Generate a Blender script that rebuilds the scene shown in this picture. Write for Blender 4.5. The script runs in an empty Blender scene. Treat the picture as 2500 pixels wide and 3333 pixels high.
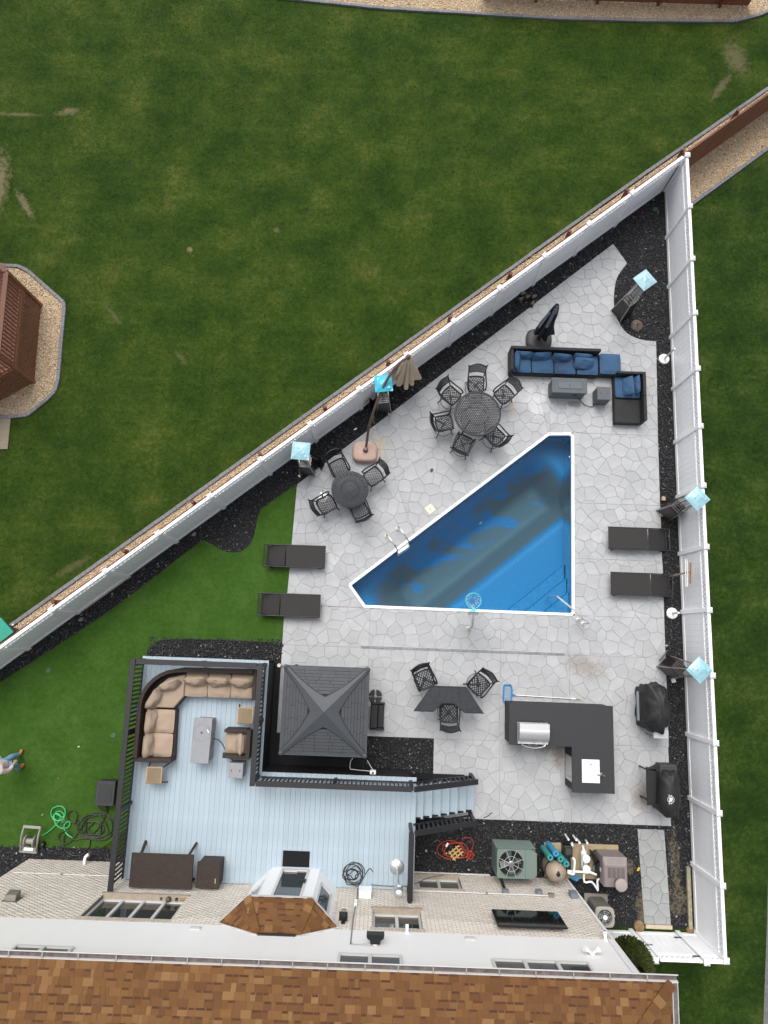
import bpy, bmesh, math, random
import numpy as np
from mathutils import Vector, Matrix, geometry
R = math.radians
random.seed(7); rng = np.random.default_rng(7)
scene = bpy.context.scene
col = scene.collection

# ---------------------------------------------------------------- camera
# a drone 21.6 m above the garden, looking almost straight down; world X runs along the house wall, Y away from it
PW, PH, FOC, CAMH = 2500.0, 3333.0, 2220.0, 21.6
NADIR = (1240.0, 2065.0)
_d = Vector((NADIR[0]-PW/2, -(NADIR[1]-PH/2), -FOC)).normalized()
_Z = -_d
_Y = (Vector((0, 1, 0)) - _Z*_Z.y).normalized()
_X = _Y.cross(_Z)
CR = Matrix.Rotation(R(2.1), 3, 'Z') @ Matrix((_X, _Y, _Z))
cam_d = bpy.data.cameras.new('camera')
cam = bpy.data.objects.new('camera', cam_d); col.objects.link(cam)
cam.matrix_world = Matrix.Translation((0, 0, CAMH)) @ CR.to_4x4()
cam_d.sensor_fit = 'VERTICAL'; cam_d.sensor_height = 24.0
cam_d.lens = 24.0*FOC/PH
cam_d.clip_start = 0.1; cam_d.clip_end = 2000
scene.camera = cam

# ---------------------------------------------------------------- sky, sun, exposure (overcast day)
SUN_EL, SUN_AZ = 61.0, 345.0
world = bpy.data.worlds.new('World'); scene.world = world; world.use_nodes = True
wn, wl = world.node_tree.nodes, world.node_tree.links
wn.clear()
sky = wn.new('ShaderNodeTexSky'); sky.sky_type = 'NISHITA'; sky.sun_disc = False
sky.sun_elevation = R(SUN_EL); sky.sun_rotation = R(SUN_AZ); sky.dust_density = 7.0; sky.air_density = 1.0
hs = wn.new('ShaderNodeHueSaturation'); hs.inputs['Saturation'].default_value = 0.28
bg = wn.new('ShaderNodeBackground'); bg.inputs['Strength'].default_value = 0.15
wo = wn.new('ShaderNodeOutputWorld')
wl.new(sky.outputs[0], hs.inputs['Color']); wl.new(hs.outputs[0], bg.inputs[0]); wl.new(bg.outputs[0], wo.inputs[0])
sun_d = bpy.data.lights.new('sun', 'SUN'); sun_d.energy = 0.5; sun_d.angle = R(40); sun_d.color = (1.0, .97, .93)
sun = bpy.data.objects.new('sun', sun_d); col.objects.link(sun)
_az, _el = R(SUN_AZ), R(SUN_EL)
sdir = Vector((math.sin(_az)*math.cos(_el), math.cos(_az)*math.cos(_el), math.sin(_el)))
sun.rotation_euler = sdir.to_track_quat('Z', 'Y').to_euler(); sun.location = sdir*60
scene.view_settings.view_transform = 'Standard'; scene.view_settings.look = 'None'
scene.view_settings.exposure = 0.42; scene.view_settings.gamma = 1.0; scene.view_settings.use_curve_mapping = False
scene.render.engine = 'CYCLES'
scene.render.resolution_x = 768; scene.render.resolution_y = 1024

# ---------------------------------------------------------------- helpers
def at(px, py, z=0.0):
    """survey helper: photo pixel at a known real height -> ground coordinates"""
    v = CR @ Vector((px-PW/2, -(py-PH/2), -FOC)); t = (CAMH-z)/(-v.z)
    return Vector((v.x*t, v.y*t, z))
ALB = .75      # survey colours were read off the bright photograph; real base colours sit a little lower
WHITES = ('white_vinyl','white_vinyl_trim','white_coping','white_plastic','white_pvc','white_panel','white_board')
def lin(c):
    if max(c) > 1.001: c = [x/255 for x in c]
    return tuple(x/12.92 if x <= .04045 else ((x+.055)/1.055)**2.4 for x in c)

class MB:
    def __init__(s): s.v = []; s.f = []
    def add(s, vs, fs):
        o = len(s.v); s.v.extend([tuple(x) for x in vs]); s.f.extend([tuple(i+o for i in f) for f in fs]); return s
    def bx(s, x0, x1, y0, y1, z0, z1):
        return s.add([(x0,y0,z0),(x1,y0,z0),(x1,y1,z0),(x0,y1,z0),(x0,y0,z1),(x1,y0,z1),(x1,y1,z1),(x0,y1,z1)],
                     [(3,2,1,0),(4,5,6,7),(0,1,5,4),(1,2,6,5),(2,3,7,6),(3,0,4,7)])
    def prism(s, poly, z0, z1):
        n = len(poly); z0 = z0 if hasattr(z0,'__len__') else [z0]*n; z1 = z1 if hasattr(z1,'__len__') else [z1]*n
        a = sum(poly[i][0]*poly[(i+1)%n][1]-poly[(i+1)%n][0]*poly[i][1] for i in range(n))
        if a < 0: poly = poly[::-1]; z0 = z0[::-1]; z1 = z1[::-1]
        vs = [(p[0],p[1],z) for p,z in zip(poly,z0)]+[(p[0],p[1],z) for p,z in zip(poly,z1)]
        return s.add(vs, [tuple(range(n-1,-1,-1)), tuple(range(n,2*n))]+[(i,(i+1)%n,n+(i+1)%n,n+i) for i in range(n)])
    def bar(s, p, q, w, h=None, up=(0,0,1)):
        """rectangular bar p->q, w sideways, h along up"""
        p, q = Vector(p), Vector(q); h = h or w; d = (q-p).normalized(); u = Vector(up)
        if abs(d.dot(u)) > .98: u = Vector((0,1,0))
        sd = d.cross(u).normalized()*w/2; uu = sd.cross(d).normalized()*h/2
        vs = [p-sd-uu,p+sd-uu,p+sd+uu,p-sd+uu,q-sd-uu,q+sd-uu,q+sd+uu,q-sd+uu]
        return s.add(vs, [(0,1,2,3),(7,6,5,4),(0,4,5,1),(1,5,6,2),(2,6,7,3),(3,7,4,0)])
    def tube(s, pts, r, n=8, closed=False, flat=1.0):
        pts = [Vector(p) for p in pts]; m = len(pts); rs = r if hasattr(r,'__len__') else [r]*m
        rings = []; prev = None
        for i,p in enumerate(pts):
            a = pts[(i-1)%m] if (closed or i>0) else p; b = pts[(i+1)%m] if (closed or i<m-1) else p
            t = (b-a).normalized() if (b-a).length > 1e-9 else Vector((0,0,1))
            if prev is None:
                u = Vector((0,0,1)) if abs(t.z) < .9 else Vector((1,0,0)); u = (u-t*u.dot(t)).normalized()
            else:
                u = prev-t*prev.dot(t); u = u.normalized() if u.length > 1e-6 else prev
            prev = u; w = t.cross(u)
            rings.append([p+(u*math.cos(2*math.pi*k/n)*flat+w*math.sin(2*math.pi*k/n))*rs[i] for k in range(n)])
        return s.loft(rings, closed)
    def loft(s, rings, closed=False, caps=True):
        n = len(rings[0]); m = len(rings); vs = [v for r in rings for v in r]; fs = []
        for i in range(m if closed else m-1):
            j = (i+1)%m
            for k in range(n): fs.append((i*n+k, i*n+(k+1)%n, j*n+(k+1)%n, j*n+k))
        if caps and not closed: fs.append(tuple(range(n-1,-1,-1))); fs.append(tuple((m-1)*n+k for k in range(n)))
        return s.add(vs, fs)
    def lathe(s, prof, n=20, c=(0,0,0), sx=1, sy=1):
        return s.loft([[(c[0]+r*sx*math.cos(2*math.pi*k/n), c[1]+r*sy*math.sin(2*math.pi*k/n), c[2]+z) for k in range(n)] for r,z in prof])
    def cyl(s, c, r, h, n=16): return s.lathe([(r,0),(r,h)], n, c)
    def xform(s, M):
        s.v = [tuple(M @ Vector(v)) for v in s.v]; return s
    def build(s, name, mat, parent=None, bevel=0, smooth=False, kind=None, raw=False, seg=1):
        me = bpy.data.meshes.new(name); me.from_pydata(s.v, [], s.f)
        if not raw:
            bm = bmesh.new(); bm.from_mesh(me)
            bmesh.ops.recalc_face_normals(bm, faces=bm.faces)
            if bevel:
                es = [e for e in bm.edges if len(e.link_faces) == 2 and e.calc_face_angle(0) > .5]
                bmesh.ops.bevel(bm, geom=es, offset=bevel, segments=seg, affect='EDGES', profile=.6, clamp_overlap=True)
            bm.to_mesh(me); bm.free()
        if smooth:
            me.polygons.foreach_set('use_smooth', [True]*len(me.polygons)); me.set_sharp_from_angle(angle=R(42))
        me.materials.append(mat); me.update()
        o = bpy.data.objects.new(name, me); col.objects.link(o); o.parent = parent
        if kind: o['kind'] = kind
        return o

def tag(o, label, cat, group=None):
    o['label'] = label; o['category'] = cat
    if group: o['group'] = group
    return o
def T(name, label, cat, loc=(0,0,0), rz=0, group=None):
    o = bpy.data.objects.new(name, None); col.objects.link(o); o.empty_display_size = .2
    o.location = loc; o.rotation_euler = (0, 0, R(rz)); return tag(o, label, cat, group)
def copy_tree(o, parent=None):
    c = o.copy(); col.objects.link(c); c.parent = parent
    for ch in list(o.children): copy_tree(ch, c)
    return c
def structure(o): o['kind'] = 'structure'; return o
def pbox(name, mat, parent, x0, x1, y0, y1, z0, z1, bevel=.006, seg=1): return MB().bx(x0,x1,y0,y1,z0,z1).build(name, mat, parent, bevel, seg=seg)
def ptube(name, mat, parent, pts, r, n=8, **k): return MB().tube(pts, r, n, **k).build(name, mat, parent, smooth=True)
def inst(o, parent, loc=(0,0,0), rot=(0,0,0), name=None):
    c = o.copy(); col.objects.link(c); c.parent = parent; c.location = loc; c.rotation_euler = rot
    if name: c.name = name
    return c
def place(o, parent, loc, rot=(0,0,0)): o.parent = parent; o.location = loc; o.rotation_euler = rot; return o
def smoothpath(pts, k=6, closed=False):
    """Catmull-Rom"""
    pts = [Vector(p) for p in pts]; n = len(pts); out = []
    for i in range(n if closed else n-1):
        p0 = pts[(i-1)%n] if closed or i>0 else pts[0]; p1 = pts[i]; p2 = pts[(i+1)%n]; p3 = pts[(i+2)%n] if closed or i<n-2 else pts[-1]
        for j in range(k):
            t = j/k
            out.append(.5*((2*p1)+(p2-p0)*t+(2*p0-5*p1+4*p2-p3)*t*t+(3*p1-p0-3*p2+p3)*t**3))
    if not closed: out.append(pts[-1])
    return out
def cushion(sx, sy, sz, n=10, wr=.012, seed=0, puff=.55):
    """soft box centred on x,y, resting on z=0, with a plump top and slight wrinkles"""
    rr = random.Random(seed); ph = [rr.uniform(0,6.3) for _ in range(6)]; m = MB(); top = []; bot = []
    for j in range(n+1):
        for i in range(n+1):
            u = -1+2*i/n; v = -1+2*j/n
            e = max(0,(1-abs(u)**6))*max(0,(1-abs(v)**6)); b = (1-u*u*.6)*(1-v*v*.6)
            w = wr*(math.sin(3.1*u+2.3*v+ph[0])+.7*math.sin(5.7*u-4.1*v+ph[1])+.5*math.sin(8*v+3*u+ph[2]))*e
            k = 1-.05*(abs(v)**4 if abs(u)>.99 else 0)
            x = u*sx/2*(1-.04*abs(v)**5); y = v*sy/2*(1-.04*abs(u)**5)
            hz = sz*(.5+.5*e**.35*(1-puff+puff*b))
            top.append((x, y, hz+w)); bot.append((x, y, sz*(.5-.5*e**.35)))
    N = (n+1)**2; fs = []
    for j in range(n):
        for i in range(n):
            a = j*(n+1)+i; fs.append((a,a+1,a+n+2,a+n+1))
    m.add(top, fs); m.add(bot, [f[::-1] for f in fs])
    bd = [i for i in range(n+1)]+[j*(n+1)+n for j in range(1,n+1)]+[n*(n+1)+i for i in range(n-1,-1,-1)]+[j*(n+1) for j in range(n-1,0,-1)]
    L = len(bd); m.f.extend([(bd[k],N+bd[k],N+bd[(k+1)%L],bd[(k+1)%L]) for k in range(L)])
    return m
def inpoly(P, poly):
    x, y = P[:,0], P[:,1]; c = np.zeros(len(P), bool); n = len(poly)
    for i in range(n):
        x1,y1 = poly[i][:2]; x2,y2 = poly[(i+1)%n][:2]
        k = ((y1>y) != (y2>y)); t = (x2-x1)*(y-y1)/((y2-y1) if abs(y2-y1)>1e-12 else 1e-12)+x1
        c ^= k & (x < t)
    return c
def sample(polys, dens, holes=()):
    out = []
    for p in polys:
        a = np.array([q[:2] for q in p]); lo, hi = a.min(0), a.max(0); n = int((hi-lo).prod()*dens)
        q = lo+rng.random((n,2))*(hi-lo); k = inpoly(q, p)
        for h in holes: k &= ~inpoly(q, h)
        out.append(q[k])
    return np.concatenate(out)
def batch(name, V, F, mat, parent=None, kind=None):
    me = bpy.data.meshes.new(name); V = np.asarray(V, np.float32); F = np.asarray(F, np.int32)
    me.vertices.add(len(V)); me.vertices.foreach_set('co', V.ravel())
    me.loops.add(F.size); me.loops.foreach_set('vertex_index', F.ravel())
    me.polygons.add(len(F)); me.polygons.foreach_set('loop_start', np.arange(len(F), dtype=np.int32)*F.shape[1])
    try: me.polygons.foreach_set('loop_total', np.full(len(F), F.shape[1], np.int32))
    except Exception: pass
    me.materials.append(mat); me.update(calc_edges=True); me.validate()
    o = bpy.data.objects.new(name, me); col.objects.link(o); o.parent = parent
    if kind: o['kind'] = kind
    return o
def pebbles(name, pts, z, smin, smax, mat, parent=None):
    n = len(pts); b = np.array([(1,0,0),(-1,0,0),(0,1,0),(0,-1,0),(0,0,1),(0,0,-.6)],float)
    s = (smin+(smax-smin)*rng.random((n,1))**1.5)*np.array([[1,1,1]]); s = s*(.65+.7*rng.random((n,3))); s[:,2] *= .7
    V = b[None]*s[:,None]*(1+.35*(rng.random((n,6,1))-.5)); a = rng.random(n)*6.283; t = (rng.random(n)-.5)*1.2
    ct,st = np.cos(t)[:,None],np.sin(t)[:,None]; y,zz = V[:,:,1]*ct-V[:,:,2]*st, V[:,:,1]*st+V[:,:,2]*ct; V[:,:,1],V[:,:,2] = y,zz
    ca,sa = np.cos(a)[:,None],np.sin(a)[:,None]; x,y = V[:,:,0]*ca-V[:,:,1]*sa, V[:,:,0]*sa+V[:,:,1]*ca; V[:,:,0],V[:,:,1] = x,y
    V[:,:,0] += pts[:,0:1]; V[:,:,1] += pts[:,1:2]; V[:,:,2] += z+s[:,2:3]*.35
    F = np.array([(0,2,4),(2,1,4),(1,3,4),(3,0,4),(2,0,5),(1,2,5),(3,1,5),(0,3,5)])[None]+np.arange(n)[:,None,None]*6
    return batch(name, V.reshape(-1,3), F.reshape(-1,3), mat, parent, 'stuff')
def blades(name, pts, z, l0, l1, w, mat, parent=None):
    n = len(pts); a = rng.random(n)*6.283; d = rng.random(n)*6.283; L = l0+(l1-l0)*rng.random(n); lean = .5+.9*rng.random(n)
    c = np.stack([np.cos(a),np.sin(a)],1)*w/2; V = np.zeros((n,3,3)); V[:,0,:2] = pts-c; V[:,1,:2] = pts+c
    V[:,2,:2] = pts+np.stack([np.cos(d),np.sin(d)],1)*(L*np.sin(lean))[:,None]; V[:,:2,2] = z-.005; V[:,2,2] = z+L*np.cos(lean)
    return batch(name, V.reshape(-1,3), np.arange(n*3).reshape(-1,3), mat, parent, 'stuff')
def clip_poly(poly, nx, ny, d):
    out = []; n = len(poly)
    for i in range(n):
        a, b = poly[i], poly[(i+1)%n]; da = a[0]*nx+a[1]*ny-d; db = b[0]*nx+b[1]*ny-d
        if da <= 0: out.append(a)
        if (da < 0 < db) or (db < 0 < da):
            t = da/(da-db); out.append((a[0]+(b[0]-a[0])*t, a[1]+(b[1]-a[1])*t))
    return out
def area(p): return .5*sum(p[i][0]*p[(i+1)%len(p)][1]-p[(i+1)%len(p)][0]*p[i][1] for i in range(len(p)))
def sheet(name, outer, z, mat, holes=(), thick=0):
    """flat tessellated ground sheet"""
    loops = [[Vector((p[0],p[1],0)) for p in outer]]+[[Vector((p[0],p[1],0)) for p in h] for h in holes]
    tr = geometry.tessellate_polygon(loops); vs = [(v.x,v.y,z) for l in loops for v in l]; m = MB(); m.add(vs, tr)
    if thick:
        n = len(outer); o = len(m.v); m.v.extend([(p[0],p[1],z-thick) for p in outer]); m.f.extend([(i,(i+1)%n,o+(i+1)%n,o+i) for i in range(n)])
    o = m.build(name, mat)
    me = o.data
    if sum(p.normal.z for p in me.polygons) < 0: me.flip_normals()
    return o

# ---------------------------------------------------------------- materials
def M(name, c, rough=.6, metal=0, var=0, vs=6.0, rand=0, bump=0, bs=60.0, c2=None, spec=.5, detail=4, coords='Object', hue=0, wave=None, st=None):
    m = bpy.data.materials.new(name); m.use_nodes = True; nt = m.node_tree; N, L = nt.nodes, nt.links
    p = N['Principled BSDF']; p.inputs['Roughness'].default_value = rough; p.inputs['Metallic'].default_value = metal
    p.inputs['Specular IOR Level'].default_value = spec
    lin_ = (lambda q: lin(q)) if name in WHITES else (lambda q: tuple(x*ALB for x in lin(q)))
    tc = N.new('ShaderNodeTexCoord'); a = (*lin_(c), 1)
    out = None
    if var or c2:
        nz = N.new('ShaderNodeTexNoise'); nz.inputs['Scale'].default_value = vs; nz.inputs['Detail'].default_value = detail; nz.inputs['Roughness'].default_value = .6
        if st:
            mp = N.new('ShaderNodeMapping'); mp.inputs['Scale'].default_value = st; L.new(tc.outputs[coords], mp.inputs['Vector']); L.new(mp.outputs[0], nz.inputs['Vector'])
        else: L.new(tc.outputs[coords], nz.inputs['Vector'])
        rp = N.new('ShaderNodeValToRGB'); rp.color_ramp.elements[0].position = .3; rp.color_ramp.elements[1].position = .7
        lo = lin_(c2) if c2 else tuple(x*(1-var) for x in a[:3]); hi = a[:3] if c2 else tuple(min(1,x*(1+var)) for x in a[:3])
        rp.color_ramp.elements[0].color = (*lo,1); rp.color_ramp.elements[1].color = (*hi,1)
        L.new(nz.outputs['Fac'], rp.inputs['Fac']); out = rp.outputs['Color']
    if rand or hue:
        oi = N.new('ShaderNodeObjectInfo'); ge = N.new('ShaderNodeNewGeometry'); ad = N.new('ShaderNodeMath'); ad.operation = 'ADD'
        L.new(oi.outputs['Random'], ad.inputs[0]); L.new(ge.outputs['Random Per Island'], ad.inputs[1])
        fr = N.new('ShaderNodeMath'); fr.operation = 'FRACT'; L.new(ad.outputs[0], fr.inputs[0])
        mr = N.new('ShaderNodeMapRange'); mr.inputs['To Min'].default_value = 1-rand; mr.inputs['To Max'].default_value = 1+rand; L.new(fr.outputs[0], mr.inputs['Value'])
        hv = N.new('ShaderNodeHueSaturation'); L.new(mr.outputs[0], hv.inputs['Value'])
        if hue:
            m3 = N.new('ShaderNodeMath'); m3.operation = 'MULTIPLY'; m3.inputs[1].default_value = 7.31; L.new(fr.outputs[0], m3.inputs[0])
            f3 = N.new('ShaderNodeMath'); f3.operation = 'FRACT'; L.new(m3.outputs[0], f3.inputs[0])
            mh = N.new('ShaderNodeMapRange'); mh.inputs['To Min'].default_value = .5-hue; mh.inputs['To Max'].default_value = .5+hue; L.new(f3.outputs[0], mh.inputs['Value']); L.new(mh.outputs[0], hv.inputs['Hue'])
        if out: L.new(out, hv.inputs['Color'])
        else: hv.inputs['Color'].default_value = a
        out = hv.outputs[0]
    if out: L.new(out, p.inputs['Base Color'])
    else: p.inputs['Base Color'].default_value = a
    if bump:
        if wave:
            bn = N.new('ShaderNodeTexWave'); bn.inputs['Scale'].default_value = wave; bn.inputs['Distortion'].default_value = .5; o_ = 'Fac'
        else:
            bn = N.new('ShaderNodeTexNoise'); bn.inputs['Scale'].default_value = bs; bn.inputs['Detail'].default_value = 5; o_ = 'Fac'
        L.new(tc.outputs[coords], bn.inputs['Vector'])
        b = N.new('ShaderNodeBump'); b.inputs['Strength'].default_value = bump; b.inputs['Distance'].default_value = .02
        L.new(bn.outputs[o_], b.inputs['Height']); L.new(b.outputs[0], p.inputs['Normal'])
    return m
def ramp_mat(name, stops, rough=.7, bump=0, bs=60, spec=.5):
    """colour of each loose piece picked at random from a ramp"""
    m = M(name, (128,128,128), rough, rand=.001, bump=bump, bs=bs, spec=spec); nt = m.node_tree; N, L = nt.nodes, nt.links
    fr = [n for n in N if n.type == 'MATH' and n.operation == 'FRACT'][0]; rp = N.new('ShaderNodeValToRGB'); rp.color_ramp.interpolation = 'LINEAR'
    e = rp.color_ramp.elements
    while len(e) < len(stops): e.new(.5)
    for k,(pos,c) in zip(e, stops): k.position = pos; k.color = (*[x*ALB for x in lin(c)],1)
    L.new(fr.outputs[0], rp.inputs['Fac']); L.new(rp.outputs[0], N['Principled BSDF'].inputs['Base Color'])
    return m
def glass_mat(name, c=(20,24,26), rough=.03):
    m = M(name, c, rough, spec=.6); return m
def spots(N, L, pos, lst, ns=5.0):
    """mask of irregular marks: (x, y, rx, ry, degrees, strength)"""
    nz = N.new('ShaderNodeTexNoise'); nz.inputs['Scale'].default_value = ns; nz.inputs['Detail'].default_value = 6; nz.inputs['Roughness'].default_value = .7; L.new(pos, nz.inputs['Vector'])
    nm = N.new('ShaderNodeMath'); nm.operation = 'MULTIPLY_ADD'; nm.inputs[1].default_value = 2.6; nm.inputs[2].default_value = -1.3; L.new(nz.outputs['Fac'], nm.inputs[0]); acc = None
    for (x,y,rx,ry,a,st) in lst:
        mp = N.new('ShaderNodeMapping'); mp.vector_type = 'TEXTURE'; mp.inputs['Location'].default_value = (x,y,0); mp.inputs['Rotation'].default_value = (0,0,R(a)); mp.inputs['Scale'].default_value = (rx,ry,1e3); L.new(pos, mp.inputs['Vector'])
        ln = N.new('ShaderNodeVectorMath'); ln.operation = 'LENGTH'; L.new(mp.outputs[0], ln.inputs[0])
        ad = N.new('ShaderNodeMath'); ad.operation = 'ADD'; L.new(ln.outputs['Value'], ad.inputs[0]); L.new(nm.outputs[0], ad.inputs[1])
        mr = N.new('ShaderNodeMapRange'); mr.inputs['From Min'].default_value = 1.1; mr.inputs['From Max'].default_value = .35; mr.inputs['To Min'].default_value = 0; mr.inputs['To Max'].default_value = st; L.new(ad.outputs[0], mr.inputs['Value'])
        if acc is None: acc = mr.outputs[0]
        else:
            mx = N.new('ShaderNodeMath'); mx.operation = 'MAXIMUM'; L.new(acc, mx.inputs[0]); L.new(mr.outputs[0], mx.inputs[1]); acc = mx.outputs[0]
    return acc
def overlay(m, lst, c, ns=5.0):
    N, L = m.node_tree.nodes, m.node_tree.links; p = N['Principled BSDF']; ge = N.new('ShaderNodeNewGeometry'); f = spots(N, L, ge.outputs['Position'], lst, ns)
    mx = N.new('ShaderNodeMix'); mx.data_type = 'RGBA'; L.new(f, mx.inputs['Factor']); src = p.inputs['Base Color'].links[0].from_socket if p.inputs['Base Color'].links else None
    if src: L.new(src, mx.inputs['A'])
    else: mx.inputs['A'].default_value = p.inputs['Base Color'].default_value
    mx.inputs['B'].default_value = (*lin(c),1); L.new(mx.outputs['Result'], p.inputs['Base Color']); return m
def grass_mat(name, stops, rand=.25, scale=.55, bump=.6):
    m = bpy.data.materials.new(name); m.use_nodes = True; nt = m.node_tree; N, L = nt.nodes, nt.links; p = N['Principled BSDF']
    p.inputs['Roughness'].default_value = .85; p.inputs['Specular IOR Level'].default_value = .15
    ge = N.new('ShaderNodeNewGeometry')
    n1 = N.new('ShaderNodeTexNoise'); n1.inputs['Scale'].default_value = scale; n1.inputs['Detail'].default_value = 7; n1.inputs['Roughness'].default_value = .68
    n2 = N.new('ShaderNodeTexNoise'); n2.inputs['Scale'].default_value = 7; n2.inputs['Detail'].default_value = 8; n2.inputs['Roughness'].default_value = .85
    L.new(ge.outputs['Position'], n1.inputs['Vector']); L.new(ge.outputs['Position'], n2.inputs['Vector'])
    mx = N.new('ShaderNodeMath'); mx.operation = 'MULTIPLY_ADD'; mx.inputs[1].default_value = .62; L.new(n2.outputs['Fac'], mx.inputs[0])
    m2 = N.new('ShaderNodeMath'); m2.operation = 'MULTIPLY'; m2.inputs[1].default_value = .62; L.new(n1.outputs['Fac'], m2.inputs[0]); L.new(m2.outputs[0], mx.inputs[2])
    rp = N.new('ShaderNodeValToRGB'); e = rp.color_ramp.elements
    while len(e) < len(stops): e.new(.5)
    for k,(pos,c) in zip(e, stops): k.position = pos; k.color = (*[x*ALB for x in lin(c)],1)
    mp = N.new('ShaderNodeMapping'); mp.inputs['Rotation'].default_value = (0,0,R(-39)); mp.inputs['Scale'].default_value = (.35,3.2,1); L.new(ge.outputs['Position'], mp.inputs['Vector'])
    n4 = N.new('ShaderNodeTexNoise'); n4.inputs['Scale'].default_value = 1.1; n4.inputs['Detail'].default_value = 5; L.new(mp.outputs[0], n4.inputs['Vector'])
    m5 = N.new('ShaderNodeMath'); m5.operation = 'MULTIPLY_ADD'; m5.inputs[1].default_value = .10; L.new(n4.outputs['Fac'], m5.inputs[0])
    m6 = N.new('ShaderNodeMath'); m6.operation = 'SUBTRACT'; m6.inputs[1].default_value = .05; L.new(mx.outputs[0], m6.inputs[0]); L.new(m6.outputs[0], m5.inputs[2])
    L.new(m5.outputs[0], rp.inputs['Fac'])
    mr = N.new('ShaderNodeMapRange'); mr.inputs['To Min'].default_value = 1-rand; mr.inputs['To Max'].default_value = 1+rand; L.new(ge.outputs['Random Per Island'], mr.inputs['Value'])
    hv = N.new('ShaderNodeHueSaturation'); L.new(rp.outputs[0], hv.inputs['Color']); L.new(mr.outputs[0], hv.inputs['Value']); L.new(hv.outputs[0], p.inputs['Base Color'])
    n3 = N.new('ShaderNodeTexNoise'); n3.inputs['Scale'].default_value = 45; n3.inputs['Detail'].default_value = 4; L.new(ge.outputs['Position'], n3.inputs['Vector'])
    b = N.new('ShaderNodeBump'); b.inputs['Strength'].default_value = bump; b.inputs['Distance'].default_value = .04; L.new(n3.outputs['Fac'], b.inputs['Height']); L.new(b.outputs[0], p.inputs['Normal'])
    return m
# ================================================================ ground
WALL_Y = -6.86
def pp(*pts, z=0): return [tuple(at(x,y,z)[:2]) for x,y in pts]
# ---- fence lines (world)
FA = Vector((9.34, 15.72)); FDIR = (Vector((-9.45,.36))-FA).normalized(); FN = Vector((FDIR.y, -FDIR.x))   # FN points out, to the neighbour
if FN.y < 0: FN = -FN
FSP = 1.836
NPL = 15
POOL = [(5.25,6.71),(6.0,6.74),(6.1,6.62),(6.04,.86),(5.95,.78),(-.56,.80),(-1.06,1.44),(-1.06,1.54)]
def offset(poly, d):
    n = len(poly); s = 1 if area(poly) > 0 else -1; out = []
    for i in range(n):
        a,b,c = Vector(poly[i-1]),Vector(poly[i]),Vector(poly[(i+1)%n]); e1 = (b-a).normalized(); e2 = (c-b).normalized()
        n1 = Vector((e1.y,-e1.x))*s; n2 = Vector((e2.y,-e2.x))*s; k = (n1+n2); k = k/max(.2,k.length_squared)*2
        out.append(tuple(b+k*d))
    return out
POOL_IN = offset(POOL, -.09)
m_lawn = grass_mat('lawn', [(.43,(28,55,6)),(.555,(47,75,14)),(.66,(68,91,24)),(.77,(102,112,48))], .55)
m_side = grass_mat('side_lawn', [(.44,(24,48,10)),(.57,(40,66,16)),(.66,(58,82,24)),(.78,(92,104,48))], .5)
m_turf = grass_mat('artificial_turf', [(.42,(43,70,19)),(.6,(54,85,26)),(.78,(69,100,40))], .3, .8, .4)
def sp_(px,py,sx,sy,a,st=.95): c = at(px,py); return (c.x,c.y,sx*.0112,sy*.0112,a,st)
overlay(m_lawn, [sp_(-5,600,34,120,0,.8),sp_(80,665,14,60,35,.7),sp_(222,362,38,15,10,.7),sp_(618,813,11,11,0),sp_(900,748,12,9,0,.5),sp_(2395,190,40,70,20,.5),sp_(2350,280,14,70,-35,.5),sp_(60,372,80,7,0,.5),sp_(235,1845,70,12,33,.3),sp_(370,1025,8,50,40,.3),sp_(590,1165,10,30,40,.3)], (118,108,84), 6.0)
lawn = structure(sheet('lawn', [(-400,-400),(400,-400),(400,400),(-400,400)], 0, m_lawn, [offset(POOL,-.03)]))
side = structure(sheet('side_lawn', [(9.5,15.5),(9.5,-8.3),(6.6,-8.3),(6.6,-60),(80,-60),(80,62),(14.4,18.6)], .004, m_side))
m_pave_grey = M('road_concrete', (120,120,122), .8, var=.1, vs=3, bump=.2)
structure(sheet('side_road', pp((2502,2780),(2496,3000),(2484,3333),(2480,3500),(2640,3500),(2640,2780)), .010, m_pave_grey))
# ---- artificial turf in the yard
c1 = lambda *p: [tuple(v[:2]) for v in smoothpath([(*q,0) for q in p], 5)]
def fl(k, off=0): p = FA+FDIR*k+FN*off; return (p.x,p.y)        # along the white fence
turf = c1(*pp((0,2222),(180,2105),(360,1985),(500,1880),(600,1802),(662,1757)))+c1(*pp((662,1757),(700,1778),(738,1795),(780,1796),(815,1770),(830,1730),(838,1690),(850,1655)))[1:]+pp((965,1576),(948,1790),(932,2000),(918,2090))+c1(*pp((918,2092),(700,2082),(560,2081),(515,2088),(485,2110),(477,2140)))+[(-6.8,-.9),(-6.8,-5.62)]+pp((330,2760),(0,2756))+[(-18,-5.9),(-18,-6.2)]
turf = turf+[(-18,-6.0)]
turf = [p for i,p in enumerate(turf) if i == 0 or (Vector(p)-Vector(turf[i-1])).length > .02]
turf = turf[:-2]+[(-17.8,-6.05)]
structure(sheet('artificial_turf', turf, .018, m_turf, thick=.02))
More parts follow.
